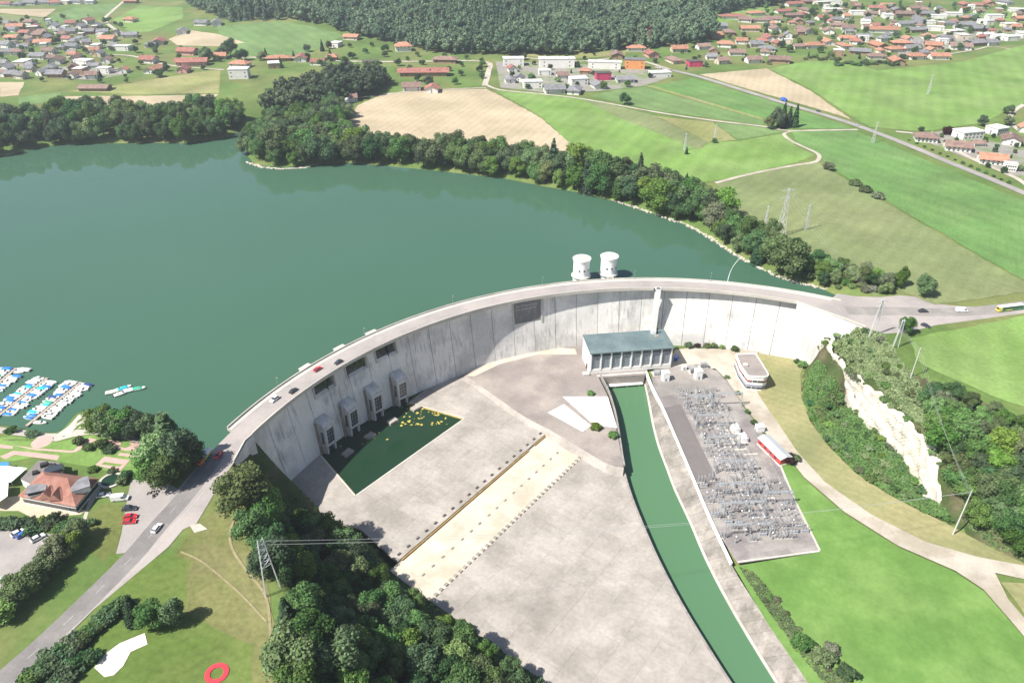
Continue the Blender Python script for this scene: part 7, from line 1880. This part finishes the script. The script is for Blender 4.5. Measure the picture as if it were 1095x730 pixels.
# ------------------------------------------------------------------ marina
M_wood = material('pier_wood', (0.36, 0.31, 0.26), 0.9, 0.15, 0.4, 3.0)
CV = {'blue': (0.03, 0.18, 0.55), 'turquoise': (0.03, 0.42, 0.48), 'white': (0.72, 0.72, 0.70), 'cream': (0.6, 0.55, 0.45), 'navy': (0.03, 0.06, 0.2), 'green': (0.05, 0.35, 0.22)}
for k, c in CV.items(): material('cover_' + k, c, 0.6, 0.1, 0.8, 3.0)
M_hull = paint('hull', (0.74, 0.73, 0.70), 0.35)
def boat(cov, L_=5.6, w=2.1):
    t = empty('boat')
    st = [(-0.5, 0.82), (-0.2, 1.0), (0.1, 0.98), (0.32, 0.72), (0.45, 0.35), (0.5, 0.04)]
    vs, fs = [], []
    for x, k in st:
        sh = 0.62 + 0.28 * max(0, x + 0.1)
        vs += [(x * L_, -k * w / 2, sh), (x * L_, -k * w / 2 * 0.72, -0.15), (x * L_, k * w / 2 * 0.72, -0.15), (x * L_, k * w / 2, sh)]
    n = len(st)
    for i in range(n - 1):
        b, c = i * 4, i * 4 + 4
        fs += [(b, b + 1, c + 1, c), (b + 1, b + 2, c + 2, c + 1), (b + 2, b + 3, c + 3, c + 2), (b + 3, b, c, c + 3)]
    fs += [(3, 2, 1, 0), (n * 4 - 4, n * 4 - 3, n * 4 - 2, n * 4 - 1)]
    MB().mat(M_hull).add(vs, fs).build('hull', t)
    if cov == 'open':
        MB().mat(MATS['cover_cream']).box((-0.12 * L_, 0, 0.68), (L_ * 0.45, w * 0.66, 0.16)).build('cockpit', t)
        MB().mat(M_glass).box((0.14 * L_, 0, 0.98), (0.5, w * 0.62, 0.42), 0, 0.7).build('windscreen', t)
        MB().mat(MATS['cover_white']).box((-0.2 * L_, 0, 0.86), (0.5, w * 0.55, 0.3)).build('seat', t)
    elif cov == 'cabin':
        side_prism(MB().mat(M_hull), [(-0.18 * L_, 0.6), (0.26 * L_, 0.62), (0.14 * L_, 1.45), (-0.14 * L_, 1.5)], w * 0.74, 0.14).build('cabin', t)
        side_prism(MB().mat(M_glass), [(-0.15 * L_, 1.0), (0.21 * L_, 1.0), (0.16 * L_, 1.3), (-0.14 * L_, 1.3)], w * 0.72, 0.02).build('windows', t)
    else:
        side_prism(MB().mat(MATS['cover_' + cov]), [(-0.5 * L_, 0.6), (0.3 * L_, 0.68), (0.12 * L_, 1.12), (-0.35 * L_, 1.05)], w * 0.92, 0.42).build('cover', t)
    MB().mat(M_dark).box((-0.53 * L_, 0, 0.45), (0.35, 0.4, 0.8)).build('outboard_motor', t)
    return t
BO = {}
random.seed(51)
def put_boat(cov, v, rz, lab, sc=1.0):
    if cov not in BO: BO[cov] = o = boat(cov)
    else: o = copy_tree(BO[cov])
    o.location = (v.x, v.y, ZL + 0.12); o.rotation_euler = (0, 0, rz); o.scale = (sc, sc, sc)
    nm_ = {'open': 'open white boat', 'cabin': 'white cabin boat'}.get(cov, 'boat with %s cover' % cov)
    tag(o, nm_ + lab, 'boat', 'boats in the marina')
piers = [((-14, 421.5), (17.5, 394.5), 'far left'), ((-4, 447.5), (51, 405), 'middle'), ((28.5, 456.5), (87, 409.5), 'right')]
seqs = [('white open white blue cabin blue green white open blue', 'blue white blue white open white blue green white white'), ('open blue blue cabin open blue blue white turquoise open open turquoise blue white white cabin', 'blue open blue white open blue cabin open blue white open turquoise blue open white white'),
        ('turquoise blue blue turquoise open white turquoise green open navy blue white open blue cabin white', 'open white open cabin open white open white cabin open open white cabin open white navy')]
for (p, q, nm_), (sa, sb) in zip(piers, seqs):
    a, b = at(*p, ZL), at(*q, ZL); d = (b - a).normalized(); L_ = (b - a).length; n = Vector((-d.y, d.x, 0))
    t = tag(empty('boat_pier', a, math.atan2(d.y, d.x)), 'narrow wooden boat pier, %s one of the marina' % nm_, 'pier', 'marina piers')
    k = int(L_ / 3)
    for i in range(k): MB().mat(M_wood).box((L_ * (i + 0.5) / k, 0, 0.62), (L_ / k - 0.06, 1.5, 0.18)).build('deck_section', t)
    for i in range(0, k + 1, 2):
        for s in (-0.85, 0.85): MB().mat(M_wood).tube((L_ * i / k, s, -4), (L_ * i / k, s, 1.3), 0.12, n=6).build('pile', t)
    for s, seq in ((1, sa.split()), (-1, sb.split())):
        m = len(seq)
        for i, cov in enumerate(seq):
            if random.random() < 0.06: continue
            sc = random.uniform(0.85, 1.15) * (1.15 if i > m * 0.8 else 1.0)
            x = L_ * (0.07 + 0.92 * (i + 0.5) / m)
            pos = a + d * x + n * s * (1.1 + 2.9 * sc)
            hd_ = math.atan2(n.y * s, n.x * s) + random.uniform(-0.1, 0.1) + (0 if random.random() < 0.6 else math.pi)
            put_boat(cov, pos, hd_, ', %s from shore, %s side of the %s pier' % (num[i], 'left' if s > 0 else 'right', nm_), sc)
for i, (p, cov, rz) in enumerate((((121, 420), 'cream', 0.4), ((126, 418), 'open', 0.8), ((133, 416), 'turquoise', 0.7), ((140, 418), 'white', 0.5), ((148, 416.5), 'green', 0.3), ((130, 421.5), 'open', 0.7))):
    put_boat(cov, at(p[0], p[1], ZL), rz, ', %s from the left behind the lakeside tree clump' % num[i], 1.2)

# ------------------------------------------------------------------ pylons, masts, wires
def lattice(name, v, h, base, label, arms=((0.97, 3.0), (0.83, 4.0)), rz=0.0, m=None, portal=False, r=0.14):
    t = tag(empty(name, v, rz), label, 'pylon'); m = m or M_pyl
    top = base * 0.16
    n = 7
    def w(k): return base / 2 * (1 - k) + top / 2 * k
    if portal:
        for s in (-1, 1):
            g = MB().mat(m)
            for y in (-0.35, 0.35): g.tube((s * base / 2, y, -0.5), (s * top, y * 0.6, h), r, r * 0.8, 5)
            for k in range(12):
                z0, z1 = h * k / 12, h * (k + 1) / 12; x0 = s * (base / 2 + (top - base / 2) * k / 12); x1 = s * (base / 2 + (top - base / 2) * (k + 1) / 12)
                g.tube((x0, -0.35, z0), (x1, 0.3, z1), r * 0.5, n=4)
            g.build('leg', t)
        g = MB().mat(m)
        for k in range(5, 10):
            x0 = base / 2 + (top - base / 2) * k / 10; x1 = base / 2 + (top - base / 2) * (k + 1) / 10
            g.tube((-x0, 0, h * k / 10), (x1, 0, h * (k + 1) / 10), r * 0.6, n=4); g.tube((x0, 0, h * k / 10), (-x1, 0, h * (k + 1) / 10), r * 0.6, n=4); g.tube((-x0, 0, h * k / 10), (x0, 0, h * k / 10), r * 0.6, n=4)
        g.build('bracing', t)
    else:
        for sx in (-1, 1):
            for sy in (-1, 1): MB().mat(m).tube((sx * base / 2, sy * base / 2, -0.5), (sx * top / 2, sy * top / 2, h), r, r * 0.7, 5).build('leg', t)
        g = MB().mat(m)
        for k in range(n):
            a, b = w(k / n), w((k + 1) / n); z0, z1 = h * k / n, h * (k + 1) / n
            for s in (-1, 1):
                g.tube((-a, s * a, z0), (b, s * b, z1), r * 0.55, n=4); g.tube((a, s * a, z0), (-b, s * b, z1), r * 0.55, n=4)
                g.tube((s * a, -a, z0), (s * b, b, z1), r * 0.55, n=4); g.tube((s * a, a, z0), (s * b, -b, z1), r * 0.55, n=4)
        g.build('bracing', t)
    for zf, L_ in arms:
        g = MB().mat(m); z = h * zf
        g.tube((-L_, 0, z), (L_, 0, z), r * 0.8, n=5); g.tube((-L_, 0, z), (0, 0, z + L_ * 0.22), r * 0.5, n=4); g.tube((L_, 0, z), (0, 0, z + L_ * 0.22), r * 0.5, n=4)
        ar_ = g.build('crossarm', t)
        for x in (-L_ + 0.1, 0, L_ - 0.1):
            mm = MB().mat(M_ins); ins(mm, x, 0, z - 1.1, 1.0, 0.12); mm.build('insulator', ar_)
    return t
M_pyl = material('pylon_steel', (0.55, 0.56, 0.56), 0.5, 0.1, metal=0.1)
M_pole = material('pole_grey', (0.48, 0.47, 0.45), 0.8, 0.12)
def pole(v, h, label, arms=((0.95, 1.6), (0.85, 1.8)), rz=0.0, r=0.28):
    t = tag(empty('power_pole', v, rz), label, 'pole')
    MB().mat(M_pole).tube((0, 0, -0.5), (0, 0, h), r, r * 0.6, 8).build('shaft', t)
    for zf, L_ in arms:
        a_ = MB().mat(M_pole).box((0, 0, h * zf), (2 * L_, 0.22, 0.22)).build('crossarm', t)
        for x in (-L_ + 0.15, L_ - 0.15):
            mm = MB().mat(M_ins); ins(mm, x, 0, h * zf + 0.1, 0.6, 0.11); mm.build('insulator', a_)
    return t
va = (hit(287, 637) + hit(297, 629)) / 2
lattice('lattice_pylon', va, 25, 5.5, 'grey lattice pylon on two legs at the meadow edge, before the left trees', ((0.9, 1.6), (0.8, 1.6)), 0.8, portal=True)
lattice('lattice_pylon', up(834, 252), 34, 5.0, 'tallest pale lattice pylon on the olive meadow', ((0.96, 5.5), (0.82, 6.5)), 0.3)
lattice('lattice_pylon', up(861, 246), 19, 2.4, 'smaller pylon right of the tallest on the olive meadow', ((0.95, 2.2),), 0.5, r=0.12)
lattice('lattice_pylon', up(816, 252), 22, 1.8, 'slim pylon left of the tallest, above the shore trees', ((0.95, 1.4),), 0.2, r=0.12)
lattice('lattice_pylon', at(933, 359), 22, 4.5, 'white two legged pylon at the right end of the dam', ((0.95, 3), (0.82, 3)), 0.3, portal=True)
lattice('lattice_pylon', at(957, 372), 17, 3.6, 'white two legged pylon beside the round junction tree', ((0.93, 2), (0.8, 2)), 0.3, portal=True)
lattice('lattice_pylon', up(732, 161), 16, 2.0, 'left thin pylon in the middle of the fields', ((0.95, 1.6),), 0.4, r=0.12)
lattice('lattice_pylon', up(764, 150), 15, 2.0, 'right thin pylon in the middle of the fields', ((0.95, 1.6),), 0.4, r=0.12)
lattice('lattice_pylon', up(992, 101), 22, 2.6, 'thin pylon on the big green field before the village', ((0.95, 3), (0.8, 3)), 0.4, r=0.12)
lattice('lattice_pylon', up(933, 153), 20, 2.4, 'thin pylon beside the main road turning', ((0.95, 2.4),), 0.4, r=0.12)
pole(hit(972.5, 407), 19, 'tall grey wooden power pole on the plateau field edge', ((0.93, 2.4), (0.8, 2.4)), 0.9)
pole(at(1019, 571, ZF), 25, 'tall slim pole leaning over the service road below the wooded slope', ((0.98, 1.0),), 0.9, 0.36)
M_wire = material('wire', (0.42, 0.43, 0.43), 0.5, 0.0)
def wire(a, b, sag, label, r=0.05, n=26):
    mb = MB().mat(M_wire); P = [a.lerp(b, i / n) - Vector((0, 0, sag * 4 * (i / n) * (1 - i / n))) for i in range(n + 1)]
    for i in range(n): mb.tube(P[i], P[i + 1], r, n=4, caps=False)
    return tag(mb.build('power_line'), label, 'cable', 'overhead lines')
ta = va + Vector((0, 0, 22.5)); mp = at(1019, 571, ZF) + Vector((0, 0, 24.5))
for i in range(4): wire(ta + Vector((0.6 * i - 0.9, 0.8 * i, -0.6 * (i % 2))), mp + Vector((0.3 * i, 0.5 * i, -0.4 * i)), 6, 'overhead line from the left lattice pylon across the apron, %s of four' % num[i], 0.022)
tj = at(933, 359) + Vector((0, 0, 21)); lo = Vector((-175, 60, 24))
for i in range(3): wire(tj + Vector((i - 1, 0, 0)), hit(972.5, 407) + Vector((i - 1, 0, 17.5)), 1.5, 'overhead line between junction pylon and wooden pole, %s of three' % num[i], 0.022)
for i in range(3): wire(hit(972.5, 407) + Vector((i - 1, 0, 17.5)), mp + Vector((0, 0, -i)), 3, 'overhead line down from the wooden pole to the tall slim pole, %s of three' % num[i], 0.022)
tp = up(834, 252) + Vector((0, 0, 32))
for i in range(3): wire(tj + Vector((i - 1, 0, 0)), tp + Vector((3 * (i - 1), 0, 0)), 4, 'overhead line from the junction to the tallest pylon, %s of three' % num[i], 0.022)
# float line from the dam to the far shore
a, b = at(778, 301.5, ZL + 0.1), at(790, 277, ZL + 0.1)
t = tag(empty('float_line', a), 'pale floating barrier line between dam and far shore', 'barrier'); inv = Matrix.Translation(-a)
for i in range(26):
    p = a.lerp(b, (i + 0.5) / 26); d = (b - a).normalized() * 0.8
    bow = Vector((-d.y, d.x, 0)) * 1.6 * math.sin(math.pi * (i + 0.5) / 26)
    o = MB().mat(M_white).tube(p - d + bow, p + d + bow, 0.16, n=6).build('float', t); o.matrix_parent_inverse = inv
# lamp posts on the crest
for i, a_ in enumerate((152, 137, 122, 107, 92, 80)):
    p = arc(R_OUT - 0.9, a_, 0.15); t = tag(empty('lamp_post', p, R(a_)), 'slim lamp post on the lake side of the dam crest, %s from the left' % num[i], 'lamp post', 'crest lamp posts')
    MB().mat(M_steel).tube((0, 0, 0), (0, 0, 6.5), 0.09, 0.06, 6).build('post', t); MB().mat(M_steel).box((-0.6, 0, 6.5), (1.3, 0.2, 0.12)).build('lamp_head', t)
# shore stones below the far belt
random.seed(61)
mb = MB().mat(material('shore_rock', (0.40, 0.36, 0.30), 0.95, 0.2, 0.5))
sl2 = resample([at(*p, ZL) for p in ((655, 214), (700, 229), (735, 241), (760, 255), (790, 275), (815, 288), (842, 300), (880, 309), (930, 316))], 420)
for p in sl2:
    r = random.uniform(0.4, 1.5); q = p + Vector((random.uniform(-1.5, 1.5), random.uniform(-0.5, 2.5), 0))
    iv, fi = ICO1; k = random.uniform(0.6, 1.3)
    mb.add([(q.x + x * r * k, q.y + y * r, ZL + 0.1 + z * r * 0.7) for x, y, z in iv * RNG.uniform(0.7, 1.15, (len(iv), 1))], [tuple(int(i) for i in f) for f in fi])
tag(mb.build('shore_stones'), 'pale stones along the far right lake shore', 'stones', kind='stuff')
mb = MB().mat(MATS['shore_rock'])
for p in resample([at(*q_, ZL) for q_ in ((266, 174), (280, 179), (300, 181), (332, 179))], 90):
    r = random.uniform(0.5, 1.6); q = p + Vector((random.uniform(-1.5, 1.5), random.uniform(-1, 1), 0)); iv, fi = ICO1
    mb.add([(q.x + x * r * 1.3, q.y + y * r, ZL + 0.1 + z * r * 0.5) for x, y, z in iv * RNG.uniform(0.7, 1.15, (len(iv), 1))], [tuple(int(i) for i in f) for f in fi])
tag(mb.build('shore_stones'), 'pale stony tip of the lake promontory', 'stones', kind='stuff')

# ------------------------------------------------------------------ haze
hz = bpy.data.materials.new('haze'); hz.use_nodes = True
for n in list(hz.node_tree.nodes):
    if n.type == 'BSDF_PRINCIPLED': hz.node_tree.nodes.remove(n)
pv = hz.node_tree.nodes.new('ShaderNodeVolumePrincipled')
pv.inputs['Color'].default_value = (0.86, 0.92, 1.0, 1); pv.inputs['Density'].default_value = HAZE_D
pv.inputs['Anisotropy'].default_value = 0.3
hz.node_tree.links.new(pv.outputs[0], hz.node_tree.nodes['Material Output'].inputs['Volume'])
zt = 206.0
o = MB().mat(hz).box((0, 3100, (zt - 54) / 2), (9000, 7400, zt + 54)).build('haze')
tag(o, 'thin summer haze over the whole valley', 'haze', kind='stuff')
